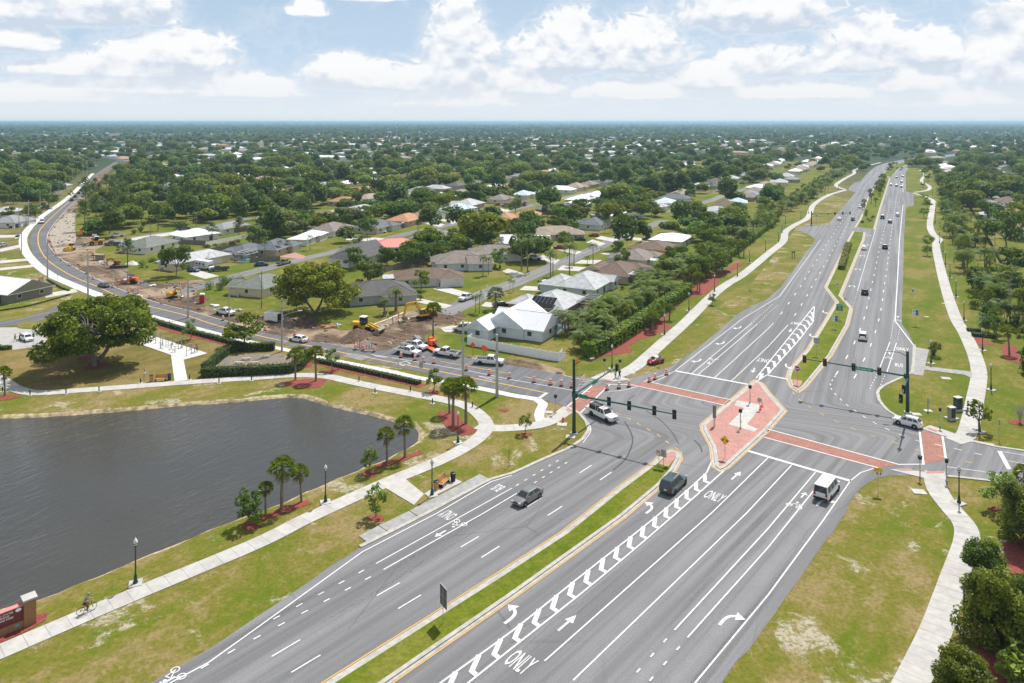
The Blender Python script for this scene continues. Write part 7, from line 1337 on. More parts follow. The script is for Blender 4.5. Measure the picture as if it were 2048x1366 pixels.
for lb, ps in (('orange white traffic barrel beside the closed lane, %s from the signal pole', [(1144, 775), (1123, 772), (1101, 770), (1068, 765), (1019, 757), (979, 750), (933, 741), (868, 727), (847, 725), (830, 721), (802, 715)]), ('orange white traffic barrel at the north west corner, %s from the signal pole', [(1214, 780), (1238, 777), (1258, 774), (1299, 764), (1310, 759), (1333, 750)]),
               ('orange white traffic barrel along the road works bend, %s from the crossing side', [(748, 704), (727, 701), (711, 700), (590, 671), (530, 662), (446, 641), (324, 607), (308, 600), (299, 597), (257, 586), (225, 575), (186, 559), (384, 576), (378, 575), (138, 532), (122, 522), (112, 512), (107, 502), (103, 494), (100, 484), (99, 472)])):
    for i, px in enumerate(ps): br.spawn(G(*px), i, 1.08, lb % ORD[i], 'traffic barrel', 'orange traffic barrels', z=.03)
def barricade(px, label, rz, board=False):
    p = Proto('barricade')
    for s in (-1, 1): p.part('upright', MB().box((s*.9, 0, .75), (.07, .07, 1.5)).box((s*.9, 0, .05), (.08, 1.2, .08)).mesh('upright', m_w))
    for z in (.55, .95, 1.35):
        b = MB()
        for k in range(8): b.box((-1.05+k*.3, 0, z), (.3, .05, .22), mi=k % 2)
        p.part('rail', b.mesh('rail', [m_orange, m_w]))
    if board: p.part('sign_panel', MB().box((0, -.06, 1.55), (1.0, .04, .6)).mesh('sign_panel', m_w))
    p.spawn(G(*px), rz, 1., label, 'barricade', z=.03)
barricade((718, 698), 'striped barricade between barrels at the closed junction', -.3); barricade((737, 702), 'orange barricade with white sign at the closed junction', -.2, True); barricade((274, 587), 'striped barricade along the bend', -.4); barricade((367, 572), 'striped barricade across the second street', .3); barricade((1166, 768), 'white folded barricade beside the signal pole', 1.2)
# signs
def sign(px, hpx_, w_, h_, m, label, rz=0., shape='rect', text=None, tcol=None, post=None, deco=None, cat='sign', wpost=1, zoff=0.):
    """sign whose top is hpx_ pixels above its foot; faces local -y"""
    Ht = hpx(px[1], hpx_); root = empty('road_sign', (*G(*px), .05), rz); tag(root, label, cat); pm = post or m_galv
    for k in range(wpost): xx = 0 if wpost == 1 else (-w_*.32, w_*.32)[k]; MB().tube((xx, 0, -.05), (xx, 0, Ht-h_*.1), .04, n=6).build('post', pm, root)
    b = MB(); z = Ht-h_/2
    if shape == 'diamond': pts = [(0, -h_/2), (w_/2, 0), (0, h_/2), (-w_/2, 0)]
    elif shape == 'round': pts = [(w_/2*math.cos(t), h_/2*math.sin(t)) for t in np.linspace(0, 2*math.pi, 21)[:-1]]
    else: pts = [(-w_/2, -h_/2), (w_/2, -h_/2), (w_/2, h_/2), (-w_/2, h_/2)]
    n = len(pts); b.add([(x, -.07, z+q) for x, q in pts]+[(x, -.045, z+q) for x, q in pts], [tuple(range(n))]+[(i, n+i, n+(i+1) % n, (i+1) % n) for i in range(n)], 0); b.add([(x, -.045, z+q) for x, q in pts], [tuple(range(n))[::-1]], 1)
    pn = b.build('panel', [m, m_galv], root)
    for t in (text or []):
        s, size, zz, cc = t[:4]; me = text_mesh(s, size, cc); me.transform(Matrix.Translation((t[4] if len(t) > 4 else 0, -.076, z+zz)) @ Matrix.Rotation(R(90), 4, 'X')); link('lettering', me, pn)
    for d in (deco or []): d(pn, z)
    return root
def strip_deco(pts, wd, m, y=-.078):
    def f(pn, z):
        b = MB(); b.strip(pts, wd, 0.); me = b.mesh('symbol', m); me.transform(Matrix.Translation((0, y, z)) @ Matrix.Rotation(R(90), 4, 'X')); link('symbol', me, pn)
    return f
def box_deco(x, zz, w_, h_, m, y=-.078):
    def f(pn, z): link('symbol', MB().box((x, y, z+zz), (w_, .012, h_)).mesh('symbol', m), pn)
    return f
face = lambda away: R(57)-R(90)+(0 if away else math.pi)      # away: read by drivers going north
K = C((.015, .015, .015), .6); m_sgreen = C((.01, .22, .13), .5); m_sred = C((.42, .02, .03), .5); m_syel = C((.85, .50, .02), .5); m_sblue = C((.03, .16, .42), .5)
circ = lambda r, n=22: [(r*math.cos(t), r*math.sin(t)) for t in np.linspace(0, 2*math.pi, n)]
uarrow = spl([(.15, -.22), (.15, .1), (.0, .22), (-.15, .1), (-.15, -.12)], .04)
sign((1318, 935), 36, 1.0, 1.0, m_w, 'round topped no U turn sign on the median tip', face(1), 'round', deco=[strip_deco(circ(.42), .08, m_sred), strip_deco([(-.3, .3), (.3, -.3)], .08, m_sred), strip_deco(uarrow, .07, K)], cat='road sign')
sign((1327, 937), 37, .85, 1.1, m_galv, 'grey backed panel sign beside the no U turn sign', face(0), deco=[box_deco(0, .25, .7, .3, C((.06, .12, .08))), box_deco(0, -.22, .7, .4, C((.06, .12, .08)))], cat='road sign')
sign((1450, 917), 46, 1.45, 1.45, m_syel, 'yellow diamond sign with two arrows on the brick island', face(1), 'diamond', deco=[strip_deco([(-.1, .15), (-.38, -.08)], .10, K), strip_deco([(.1, .15), (.38, -.08)], .10, K), strip_deco([(-.45, .1), (-.42, -.13), (-.2, -.12)], .08, K), strip_deco([(.45, .1), (.42, -.13), (.2, -.12)], .08, K)], cat='road sign')
sign((1595, 768), 36, 1.05, 1.05, m_w, 'red do not enter sign on the northern median tip', face(1)-.1, 'rect', deco=[lambda pn, z: link('disc', MB().disc((0, -.077, z), .47, 'Y', 24).mesh('disc', m_sred), pn), box_deco(0, 0, .72, .17, m_w, -.082)], text=[('DO NOT', .17, .22, m_w), ('ENTER', .17, -.22, m_w)], cat='road sign')
def route(px, hp, lb):
    sign(px, hp, 1.35, 1.35, m_w, lb, face(1), deco=[box_deco(.34, .34, .62, .62, m_sblue), box_deco(.34, -.34, .62, .62, m_sblue), strip_deco([(-.5+.16*math.cos(t)+.16, .34+.2*math.sin(t)) for t in np.linspace(0, 6.28, 14)], .05, K), box_deco(-.34, -.34, .5, .06, K)], text=[('1', .34, .30, K, -.33)], cat='road sign')
route((1670, 658), 27, 'blue and white route signs on the northern median'); route((1831, 651), 31, 'blue and white route signs on the eastern verge')
sign((1679, 640), 31, 1.5, 1.6, m_sgreen, 'green U turn guide sign on the northern median', face(1), deco=[strip_deco([(x*1.3, y*1.3-.35) for x, y in uarrow], .10, m_w), box_deco(0, .52, 1.1, .09, m_w), box_deco(0, .33, .8, .09, m_w)], cat='road sign')
sign((1633, 712), 36, 1.2, 1.2, m_galv, 'blank grey sign on the northern median', face(0), wpost=1, cat='road sign'); sign((1675, 581), 16, .75, .95, m_w, 'white speed sign on the median kink', face(1), deco=[box_deco(0, .3, .5, .1, K), box_deco(0, -.1, .42, .34, K)], cat='road sign'); sign((1826, 605), 27, .85, 1.0, m_w, 'white speed sign on the eastern verge', face(1), deco=[box_deco(0, .32, .55, .1, K), box_deco(0, -.1, .45, .36, K)], cat='road sign'); sign((1690, 612), 16, .65, .65, m_w, 'small no left turn sign at the median kink', face(1), 'round', deco=[strip_deco(circ(.27), .05, m_sred), strip_deco(uarrow, .05, K)], cat='road sign')
sign((886, 1249), 75, 1.45, 2.05, m_w, 'tall grey backed route sign on the near median', R(123), deco=[box_deco(a, b, .64, .92, C((.10, .10, .095)), -.036) for a in (-.36, .36) for b in (.5, -.5)], cat='road sign')
sign((1756, 986), 50, 1.05, 1.05, m_w, 'yellow and white turning vehicles sign at the south east corner', face(1)+.25, deco=[box_deco(0, .28, 1.02, .5, m_syel), strip_deco([(-.25, -.05), (-.1, -.32), (.0, -.1)], .09, K), box_deco(.3, -.2, .09, .35, K)], cat='road sign'); sign((1998, 881), 42, .75, .9, m_syel, 'yellow sign seen edge on at the eastern corner', R(75), cat='road sign')
for i, (px, hp) in enumerate((((946, 711), 27), ((967, 713), 24), ((971, 712), 20))): sign(px, hp, 1.25, 1.25, m_orangefl, 'orange diamond work sign before the white fence, %s from the left' % ORD[i], R(-20)+i*.25, 'diamond', post=C((.03, .06, .04), .6), cat='road sign')
sign((1154, 753), 37, 1.25, 1.25, m_orangefl, 'orange diamond work sign behind the signal pole', R(55), 'diamond', post=C((.03, .06, .04), .6), cat='road sign'); sign((1126, 741), 36, 1.3, 1.5, m_w, 'white board sign at the end of the white fence', R(-25), wpost=2, cat='sign'); sign((842, 757), 33, .8, 1.2, m_galv, 'grey backed route sign by the low hedge', R(160), cat='road sign'); sign((278, 627), 27, 1.3, .9, m_galv, 'grey backed street signs at the park hedge', R(160), cat='road sign'); sign((115, 566), 18, .5, .7, m_galv, 'small sign on the white sidewalk at the bend', R(130), cat='road sign'); sign((1320, 733), 22, .7, .9, m_galv, 'grey sign edge behind the dark red car', R(150), cat='road sign')
sign((163, 472), 12, 1.6, 1.6, m_orangefl, 'orange work sign at the pine wood', R(-30), 'diamond', cat='road sign'); sign((189, 480), 12, 1.9, 1.5, m_w, 'white and red sale board by the pine wood', R(10), wpost=2, deco=[box_deco(0, -.4, 1.7, .4, m_sred)], cat='sign'); sign((67, 690), 22, .5, .7, C((.1, .3, .2)), 'parking sign behind the white car', R(20), cat='road sign'); sign((1500, 598), 18, .5, .6, m_galv, 'small grey sign on the verge by the dashed lines', R(150), cat='road sign'); sign((1633, 444), 14, .9, .9, m_w, 'white and red sign by the far signal', face(0), deco=[box_deco(0, .1, .7, .3, m_sred)], cat='road sign')
for i, x in enumerate((1732, 1738, 1744)): sign((x, 452), 15, .8, 1.0, (m_w, m_syel, m_w)[i], '%s sign of the three on the palm median' % ORD[i], face(1), deco=[box_deco(0, -.1, .5, .4, K)], cat='road sign')
ps = MB().box((-.6, 0, 1.3), (.14, .14, 2.6)).box((.6, 0, 1.3), (.14, .14, 2.6)).box((0, 0, 2.5), (1.4, .16, .5)); o = ps.build('post_sign', C((.10, .09, .08), .8)); o.location = (*G(1587, 518), 0); o.rotation_euler = (0, 0, .4); tag(o, 'dark two post frame on the western verge', 'sign')
o = MB().box((0, 0, .9), (.10, .10, 1.8)).build('marker_post', C((.12, .10, .08), .9)); o.scale = (1, 1, hpx(934, 35)/1.8); o.location = (*G(1018, 934), 0); tag(o, 'thin brown post on the verge near the bus stop', 'post')
ed = Proto('edge_sign'); ed.part('post', MB().tube((-.12, 0, 0), (-.12, 0, 3.6), .06, n=6).tube((.12, 0, 0), (.12, 0, 3.6), .06, n=6).mesh('post', m_galv)); ed.part('panel', MB().box((0, 0, 2.6), (.34, .5, 2.2)).mesh('panel', C((.16, .17, .18), .5))); ed.spawn(G(1429, 853), R(120), .95, 'tall grey signal cabinet on posts at the island edge', 'sign')
sign((1519, 822), 26, .85, .85, m_w, 'no turn sign at the right side of the brick island', face(0)+.3, 'round', deco=[strip_deco(circ(.36), .07, m_sred), strip_deco([(-.25, .25), (.25, -.25)], .07, m_sred), strip_deco(uarrow, .06, K)], cat='road sign')
cn_ = Proto('traffic_cone'); cn_.part('base', MB().box((0, 0, .03), (.42, .42, .06)).mesh('base', m_orange)); cn_.part('cone', MB().lathe([(.17, .05), (.13, .25)], 10).lathe([(.13, .25), (.10, .40)], 10, mi=1).lathe([(.10, .40), (.05, .75), (.03, .76)], 10).mesh('cone', [m_orange, m_w]))
for i, (x, y) in enumerate(((1524, 815), (1521, 821))): cn_.spawn(G(x, y), 0, 1.1, ('rear', 'front')[i]+' orange cone on the brick island by the no turn sign', 'traffic cone', z=.13)
tw_ = MB()
for a in range(3): tw_.tube((1.6*math.cos(a*2.1), 1.6*math.sin(a*2.1), 0), (.8*math.cos(a*2.1), .8*math.sin(a*2.1), 86), .7, n=5)
for k in range(10): tw_.box((0, 0, 4+k*8.6), (2.6, 2.6, .8), k*.5)
o = tw_.build('radio_mast', C((.30, .30, .31), .6)); o.location = (*G(1569, 251), 0); tag(o, 'thin radio mast rising over the horizon', 'mast')
# pedestrian signals
pd = Proto('pedestrian_signal'); pd.part('pole', MB().lathe([(.16, 0), (.16, .25), (.07, .32), (.06, 2.6)], 8).mesh('pole', m_galv)); k = pd.part('signal_head', MB().box((0, 0, 2.75), (.40, .34, .48)).box((0, -.22, 2.95), (.42, .16, .05)).mesh('signal_head', m_black)); pd.part('lens', MB().box((0, -.18, 2.75), (.28, .02, .32)).mesh('lens', C((.10, .05, .03), .4)), k); pd.part('push_button', MB().box((0, -.09, 1.1), (.16, .1, .3)).mesh('push_button', C((.6, .5, .05), .5)))
for px, rz, lb in (((1111, 827), .6, 'by the curved white sidewalk'), ((1500, 807), 2., 'at the top of the brick island'), ((1481, 858), 2., 'in the middle of the brick island'), ((1880, 855), 1., 'at the north east corner'), ((1840, 957), 0., 'at the west end of the south east ramp'), ((1893, 964), 1.2, 'beside the south east footpath'), ((1209, 750), 2.6, 'left of the two people at the north west corner'), ((1240, 752), 2.6, 'right of the two people at the north west corner')): pd.spawn(G(*px), rz, 1.08, 'pedestrian signal '+lb, 'pedestrian signal')
# signal masts
def head(nl=3, backplate=None):
    p = MB().box((0, 0, 0), (.34, .30, .36*nl+.05)).mesh('signal_head', m_black); return p
hm3 = head(); ln = {k: MB().disc((0, 0, 0), .12, 'Y', 10).mesh('lens', m_lens[k]) for k in m_lens}; vis = MB()
for k in range(3): vis.box((0, -.22, .50-.36*k), (.26, .18, .04))
vism = vis.mesh('visor', m_black); bpm = MB().box((0, .0, 0), (.62, .03, 1.4)).mesh('back_plate', m_black); bpy_ = MB()
for a in ((0, .70, .66, .05), (0, -.70, .66, .05), (.32, 0, .05, 1.4), (-.32, 0, .05, 1.4)): bpy_.box((a[0], -.005, a[1]), (a[2], .04, a[3]))
bpym = bpy_.mesh('plate_border', C((.85, .35, .02), .5))
def signal_head(parent, loc, rz, border=False):
    b = link('back_plate', bpm, parent); b.location = loc; b.rotation_euler = (0, 0, rz); h = link('signal_head', hm3, b); h.location = (0, -.15, 0); h2 = link('visor', vism, b); h2.location = (0, -.14, 0)
    for k, c in enumerate(('red', 'amber', 'green')): l = link('lens', ln[c], b); l.location = (0, -.305, .36-.36*k)
    if border: link('plate_border', bpym, b)
def mast(px, Htot, arms, label, lum=None, m=None):
    """arms: (tip pixel, height, [head fractions], facing, border, sign)"""
    m = m or m_green; x0, y0 = G(*px); root = empty('signal_mast', (x0, y0, 0)); tag(root, label, 'traffic signal')
    MB().lathe([(.62, 0), (.62, .22), (.55, .25)], 14).build('footing', m_conc, root); MB().lathe([(.36, .25), (.36, .45), (.30, .5), (.22, Htot), (.0, Htot+.02)], 12).build('pole', m_greendk, root)
    for tip, h, fr, fz, border, sg in arms:
        tx, ty = G(*tip, h+.25); tx -= x0; ty -= y0; L = math.hypot(tx, ty); a = math.atan2(ty, tx); arm = MB().tubes([(0, 0, h-.1), (tx*.5, ty*.5, h+.12), (tx, ty, h+.25)], [.17, .13, .08], 10).build('mast_arm', m_green, root); MB().box((tx*.012, ty*.012, h-.08), (.75, .6, .8), a).build('arm_bracket', m_green, root)
        for f in fr: signal_head(arm, (tx*f-math.sin(fz)*-.0, ty*f, h+.25*f-.05), fz, border)
        if sg:
            f, s, ww = sg; pn = link('street_name_panel', MB().box((0, -.16, 0), (ww, .05, .62)).mesh('street_name_panel', C((.01, .26, .17), .5)), arm); pn.location = (tx*f, ty*f, h+.05); pn.rotation_euler = (0, 0, a if math.cos(a) > 0 else a+math.pi)
            if s: me = text_mesh(s, .48, m_w); me.transform(Matrix.Translation((0, -.19, 0)) @ Matrix.Rotation(R(90), 4, 'X')); link('lettering', me, pn)
    if lum:
        a, L, hh = lum; dx, dy = math.cos(a)*L, math.sin(a)*L; MB().tubes([(0, 0, hh-.6), (dx*.4, dy*.4, hh+.05), (dx*.85, dy*.85, hh+.15)], [.07, .05, .04], 6).build('lamp_arm', m_greendk, root); MB().box((dx*.95, dy*.95, hh+.15), (.9, .34, .14), a, top=(.8, .8)).build('lamp_head', m_galv, root)
    return root
mast((1148, 868), 12.0, [((1352, 829), 6.35, (.36, .56, .80, .985), math.atan2(1, 0)+R(63)+R(90)-R(63)+R(-27)+math.pi*0, False, (.10, None, 1.6)), ((1239, 731), 6.45, (.93,), R(40), False, (.42, None, 1.7))], 'green signal mast with two long arms at the north west corner', (R(20), 3.4, 11.6))
mast((1815, 826), 10.6, [((1606, 717), 6.4, (.985, .78, .50, .30*.86), TH-R(90), True, (.40, 'Floresta Dr', 2.9)), ((1800, 801), 6.3, (.55, .92), R(115), False, None)], 'green signal mast with street name sign at the north east corner', (R(170), 3.2, 10.3))
mast((1623, 450), 6.8, [((1701, 426), 5.4, (.6, .8, .99), TH+R(90), False, (.42, None, 1.2))], 'dark signal mast at the far side bay')
# utility poles and wires
def pole(px, hp, m, label, r=.26, sq=False, arms=0, lum=None):
    Ht = hpx(px[1], hp); root = empty('utility_pole', (*G(*px), 0)); tag(root, label, 'utility pole')
    (MB().box((0, 0, Ht/2), (r*2, r*2, Ht), top=(.62, .62)) if sq else MB().tube((0, 0, -.05), (0, 0, Ht), r, r*.62, 10)).build('pole', m, root)
    for k in range(arms): MB().box((0, 0, Ht-.6-k*1.5), (2.6, .12, .14), .5).build('cross_arm', m_woodpole, root); MB().lathe([(.06, 0), (.10, .12), (.05, .25)], 6, (1.0, .55, Ht-.5-k*1.5)).build('insulator', m_galv, root)
    if lum: dx, dy = lum; MB().tubes([(0, 0, Ht*.66), (dx*.5, dy*.5, Ht*.72), (dx, dy, Ht*.745)], [.06, .05, .04], 6).build('lamp_arm', m_galv, root); MB().box((dx, dy, Ht*.745), (.9, .3, .15), math.atan2(dy, dx)).build('lamp_head', m_w, root)
    return Vector((*G(*px), Ht))
T = [pole((994, 793), 124, m_conpole, 'square concrete pole in front of the white fence', .30, True), pole((926, 760), 118, m_galv, 'grey concrete pole with fittings beside the square pole', .26, True, 1), pole((564, 703), 106, m_galv, 'steel pole with street lamp at the memorial yard', .24, False, 2, (3.6, 1.2)), pole((458, 645), 72, m_conpole, 'pole with transformer beside the white pickup', .2, False, 1), pole((376, 636), 78, m_galv, 'grey pole between the road and the park', .26), pole((176, 598), 86, m_galv, 'tall grey pole at the house on the bend', .26), pole((95, 558), 80, m_galv, 'tall grey pole at the start of the bend', .26)]
ws = MB()
fp = [(43, 515, 62), (38, 478, 62), (57, 452, 52), (80, 430, 48), (101, 410, 40), (118, 397, 36), (132, 384, 35), (145, 372, 34), (155, 364, 32), (166, 356, 30), (174, 350, 28), (190, 338, 24), (219, 328, 20), (245, 320, 18), (272, 313, 14), (301, 309, 14)]
for i, (x, y, h_) in enumerate(fp): T.append(pole((x, y), h_, m_conpole, 'pale utility pole beyond the bend, %s from the crossing' % ORD[i], .2))
for px, hp, lb in (((523, 617), 75, 'wooden pole behind the white trailer'), ((301, 475), 30, 'wooden pole at the pine wood'), ((393, 452), 25, 'wooden pole by the small white house'), ((777, 520), 26, 'pole beside the dark gabled roof'), ((1211, 632), 34, 'pole with transformer in the palm thicket'), ((1292, 584), 25, 'pole behind the screened pool'), ((1285, 468), 30, 'pole at the end of the residential street'), ((760, 330), 22, 'far wooden pole in the wood'), ((773, 333), 24, 'second far wooden pole in the wood'), ((2020, 640), 84, 'grey pole behind the eastern belt'), ((1990, 525), 62, 'pole along the eastern fence'), ((1966, 487), 36, 'shorter pole along the eastern fence'), ((1080, 408), 44, 'thin pole with palm top by the olive house')): pole(px, hp, m_woodpole, lb, .15, False, 1)
def wire(a, b, sag, mb, r=.018): mb.tubes([tuple(a.lerp(b, t)-Vector((0, 0, sag*4*t*(1-t)))) for t in np.linspace(0, 1, 9)], r, 4, caps=False)
for i, (a, b) in enumerate(((1, 2), (2, 3), (3, 4), (4, 5), (5, 6))):
    for k, dz in enumerate((.3, 1.8, 3.0)): mb = MB(); wire(T[a]-Vector((0, 0, dz)), T[b]-Vector((0, 0, dz)), .7, mb); tag(mb.build('power_line', m_black), '%s wire %s between the poles along the side road' % (('upper', 'middle', 'lower')[k], ('at the fence', 'at the memorial', 'over the pickup', 'over the park', 'at the bend')[i]), 'wire')
# fences
def fence(px, h, m, label, panel=2.4, name='fence', post=True, th=.06):
    p = GP(px); L = plen(p); root = empty(name, (*p[0], 0)); tag(root, label, 'fence'); n = max(1, int(round(L/panel))); o0 = p[0]
    for k in range(n):
        a, _ = at_len(p, L*k/n+.06); b, _ = at_len(p, L*(k+1)/n-.06); c = ((a[0]+b[0])/2-o0[0], (a[1]+b[1])/2-o0[1]); an = math.atan2(b[1]-a[1], b[0]-a[0]); MB().box((*c, h/2), (math.dist(a, b), th, h), an).build('panel', m, root)
    if post:
        for k in range(n+1): a, an = at_len(p, min(L, L*k/n)); MB().box((a[0]-o0[0], a[1]-o0[1], h/2+.06), (.14, .14, h+.12), an).box((a[0]-o0[0], a[1]-o0[1], h+.15), (.18, .18, .08), an, top=(.3, .3)).build('post', m, root)
m_vinyl = M('white_vinyl', (.88, .89, .90), .4, var=.03, scale=1.); m_wfence = M('weathered_fence', (.20, .175, .15), .9, var=.25, scale=2.)
fence([(958, 672), (934, 690), (1118, 724), (1124, 716)], 1.85, m_vinyl, 'white vinyl fence round the corner lot')
for px, lb in (([(728, 540), (770, 545), (848, 522), (862, 512)], 'weathered wooden fence behind the gabled house'), ([(500, 525), (560, 522)], 'wooden fence at the blue grey house'), ([(418, 506), (470, 498), (540, 492)], 'wooden fence along the overgrown lot'), ([(840, 512), (905, 505)], 'wooden fence by the salmon roof'), ([(345, 487), (410, 490)], 'wooden fence at the small white house'), ([(430, 470), (500, 462)], 'wooden fence behind the white house')): fence(px, 1.8, m_wfence, lb)
fence([(412, 492), (500, 474)], 1.6, m_vinyl, 'white fence beside the overgrown lot'); fence([(1895, 345), (1905, 372), (1945, 425), (1975, 480), (2010, 545), (2060, 620), (2200, 760)], 2.0, C((.035, .03, .028), .8), 'dark boundary fence behind the eastern belt', 4.); fence([(1240, 432), (1290, 434)], 1.8, m_vinyl, 'white fence by the white gabled house')
for i, (px, rz) in enumerate((((1289, 566), .8), ((1308, 532), .9))):
    s = Proto('garden_shed'); s.part('wall', MB().box((0, 0, 1.1), (2.6, 3.2, 2.2)).mesh('wall', WL['white'])); rb = MB(); roof_part(rb, -1.3, 1.3, -1.6, 1.6, 2.3, .3, 'gable', .15); s.part('roof', rb.mesh('roof', [RF['white'], m_trim, WL['white']])); s.part('door', MB().box((0, -1.63, .95), (1.2, .05, 1.8)).mesh('door', m_trim)); s.spawn(G(*px), rz, 1., ('white metal shed behind the thicket', 'white metal shed by the taupe roofed house')[i], 'shed')
# park and bus stop fittings
bn = Proto('park_bench')
for k in range(4): bn.part('seat_slat', MB().box((0, -.25+k*.15, .45), (1.8, .12, .04)).mesh('seat_slat', m_wood))
for k in range(4): bn.part('back_slat', MB().box((0, .33+k*.03, .58+k*.14), (1.8, .04, .12)).mesh('back_slat', m_wood))
for s in (-1, 1): bn.part('leg', MB().box((s*.8, 0, .22), (.06, .6, .44)).box((s*.8, .36, .7), (.05, .06, .6)).box((s*.8, -.05, .66), (.05, .55, .05)).mesh('leg', m_black))
bn.spawn(G(888, 971), TH-R(90)+R(92), 1.15, 'wooden slat bench at the bus stop', 'bench', z=.08); bn.spawn(G(321, 763), R(5)+math.pi*0, 1.15, 'wooden slat bench on the lake path by the gym walk', 'bench', z=.07); 
bi = Proto('litter_bin'); bi.part('body', MB().lathe([(.30, 0), (.34, .95)], 12).mesh('body', m_w), paint=True); bi.part('lid', MB().lathe([(.36, .95), (.36, 1.02), (.2, 1.08), (.2, 1.0)], 12).mesh('lid', m_black))
CP['binw'] = m_wood; CP['bing'] = m_greendk; CP['bink'] = m_black
for px, c, lb in (((872, 980), 'binw', 'wood coloured litter bin beside the bus stop bench'), ((906, 963), 'bink', 'black litter bin beside the bus stop bench'), ((303, 763), 'binw', 'wood coloured litter bin by the lake path bench'), ((339, 760), 'bing', 'dark green litter bin by the lake path bench'), ((1867, 710), 'bink', 'black litter bin at the eastern bus pad'), ((1868, 703), 'binw', 'wood coloured litter bin at the eastern bus pad')): bi.spawn(G(*px), 0, 1.1, lb, 'litter bin', z=.08, paint=CP[c])
hy_ = MB().lathe([(.2, 0), (.2, .1), (.14, .12), (.14, .6), (.17, .62), (.12, .75), (.03, .82)], 10).tube((-.28, 0, .45), (.28, 0, .45), .08, n=8); o = hy_.build('fire_hydrant', C((.75, .08, .02), .5)); o.location = (*G(1126, 845), .1); tag(o, 'orange red fire hydrant by the curb ramp', 'hydrant'); pd_ = lambda px, s, lb: tag(MB().prism([(G(*px)[0]+a*s, G(*px)[1]+b*s) for a, b in ((-1, -.6), (.8, -.9), (1, .6), (-.8, .9))], 0, .09).build('utility_cover', m_conc), lb, 'utility cover')
for px, s, lb in (((1124, 849), .9, 'concrete pad round the hydrant'), ((1098, 825), .7, 'concrete cover by the curved white sidewalk'), ((1141, 874), .8, 'concrete cover at the big signal pole'), ((1263, 746), .7, 'concrete cover at the north west corner'), ((1838, 984), .9, 'square concrete cover at the south east corner'), ((1833, 829), .8, 'concrete cover at the north east signal'), ((1892, 757), .9, 'concrete drain box on the eastern lawn'), ((1888, 607), .6, 'flat cover beside the eastern path'), ((1853, 634), .6, 'flat cover on the eastern verge')): pd_(px, s, lb)
cb = Proto('signal_cabinet'); cb.part('base', MB().box((0, 0, .12), (1.8, 1.5, .24)).mesh('base', m_conc)); cb.part('body', MB().box((0, 0, 1.1), (1.05, .8, 1.75)).mesh('body', m_galv), paint=True); cb.part('door', MB().box((0, -.42, 1.1), (.85, .04, 1.5)).mesh('door', m_black)); cb.part('lid', MB().box((0, 0, 2.02), (1.15, .9, .1)).mesh('lid', m_galv))
cb.spawn(G(1903, 838), .3, 1., 'weathered signal cabinet by the eastern path', 'cabinet', paint=C((.33, .32, .26), .7, dirt=.5)); cb.spawn(G(1916, 820), .3, 1.1, 'dark blue signal cabinet behind the weathered one', 'cabinet', paint=C((.05, .08, .12), .5)); o = MB().box((0, 0, 1.2), (.16, .16, 2.4)).box((.05, 0, 1.7), (.3, .2, .5)).box((0, 0, .05), (1.2, .9, .1)).build('meter_post', m_galv); o.location = (*G(1856, 822), 0); tag(o, 'grey meter post on the north east lawn', 'post')
# outdoor gym
gr_ = random.Random(4)
for i, (x, y) in enumerate(((286, 683), (307, 680), (312, 672), (311, 687), (321, 697), (325, 690), (332, 694), (343, 698), (345, 690), (357, 698), (350, 705), (363, 697), (373, 712), (380, 700))):
    b = MB(); k = i % 3
    if k == 0: b.tube((0, 0, 0), (0, 0, 2.4), .06).tube((0, 0, 2.3), (1.2, 0, 2.3), .04).tube((1.2, 0, 2.3), (1.2, 0, 0), .06)
    elif k == 1: b.tube((0, 0, 0), (0, 0, 1.3), .07).tube((-.5, 0, 1.2), (.5, 0, 1.2), .04).box((.45, 0, .5), (.4, .35, .08)).tube((0, 0, .4), (.45, 0, .5), .05)
    else: b.tube((0, 0, 0), (0, 0, 1.6), .07).tube((0, -.35, .9), (0, .35, .9), .04).box((.3, -.25, .2), (.5, .15, .05)).box((.3, .25, .2), (.5, .15, .05)).tube((0, 0, .35), (.3, 0, .2), .05)
    b.tube((0, 0, 0), (0, 0, .03), .2, n=10); o = b.build('exercise_machine', C((.24, .27, .27), .5)); o.location = (*G(x, y), .075); o.rotation_euler = (0, 0, gr_.uniform(0, 6)); tag(o, '%s exercise machine on the gym pad, %s' % (ORD[i], ('with overhead bar', 'with seat', 'with footplates')[k]), 'gym equipment', 'gym machines')
# memorial yard
tag(MB().poly(GP([(415, 742), (462, 710), (552, 706), (606, 718), (580, 738), (420, 746)]), .02).build('yard_paving', M('sandy_yard', (.20, .165, .125), .95, var=.3)), 'sandy floor of the hedged memorial yard', kind='structure')
for i, (x, y) in enumerate(((478, 728), (508, 728), (492, 720), (530, 716))): o = MB().box((0, 0, .4), (1.8, .5, .1)).box((-.6, 0, .18), (.15, .4, .36)).box((.6, 0, .18), (.15, .4, .36)).build('stone_bench', m_conc); o.location = (*G(x, y), 0); o.rotation_euler = (0, 0, .1*i); tag(o, '%s stone bench in the hedged memorial yard' % ORD[i], 'bench', 'stone benches'); 
o = MB(); 
for k in range(6): o.box((k*.2-.5, 0, .6), (.08, .05, 1.2+.25*math.sin(k*.6)))
o.box((0, 0, .35), (1.2, .06, .08)).box((0, 0, 1.0), (1.2, .06, .08)); o = o.build('garden_gate', m_w); o.location = (*G(452, 728), 0); o.rotation_euler = (0, 0, 1.0); tag(o, 'white picket gate in the memorial hedge', 'gate')
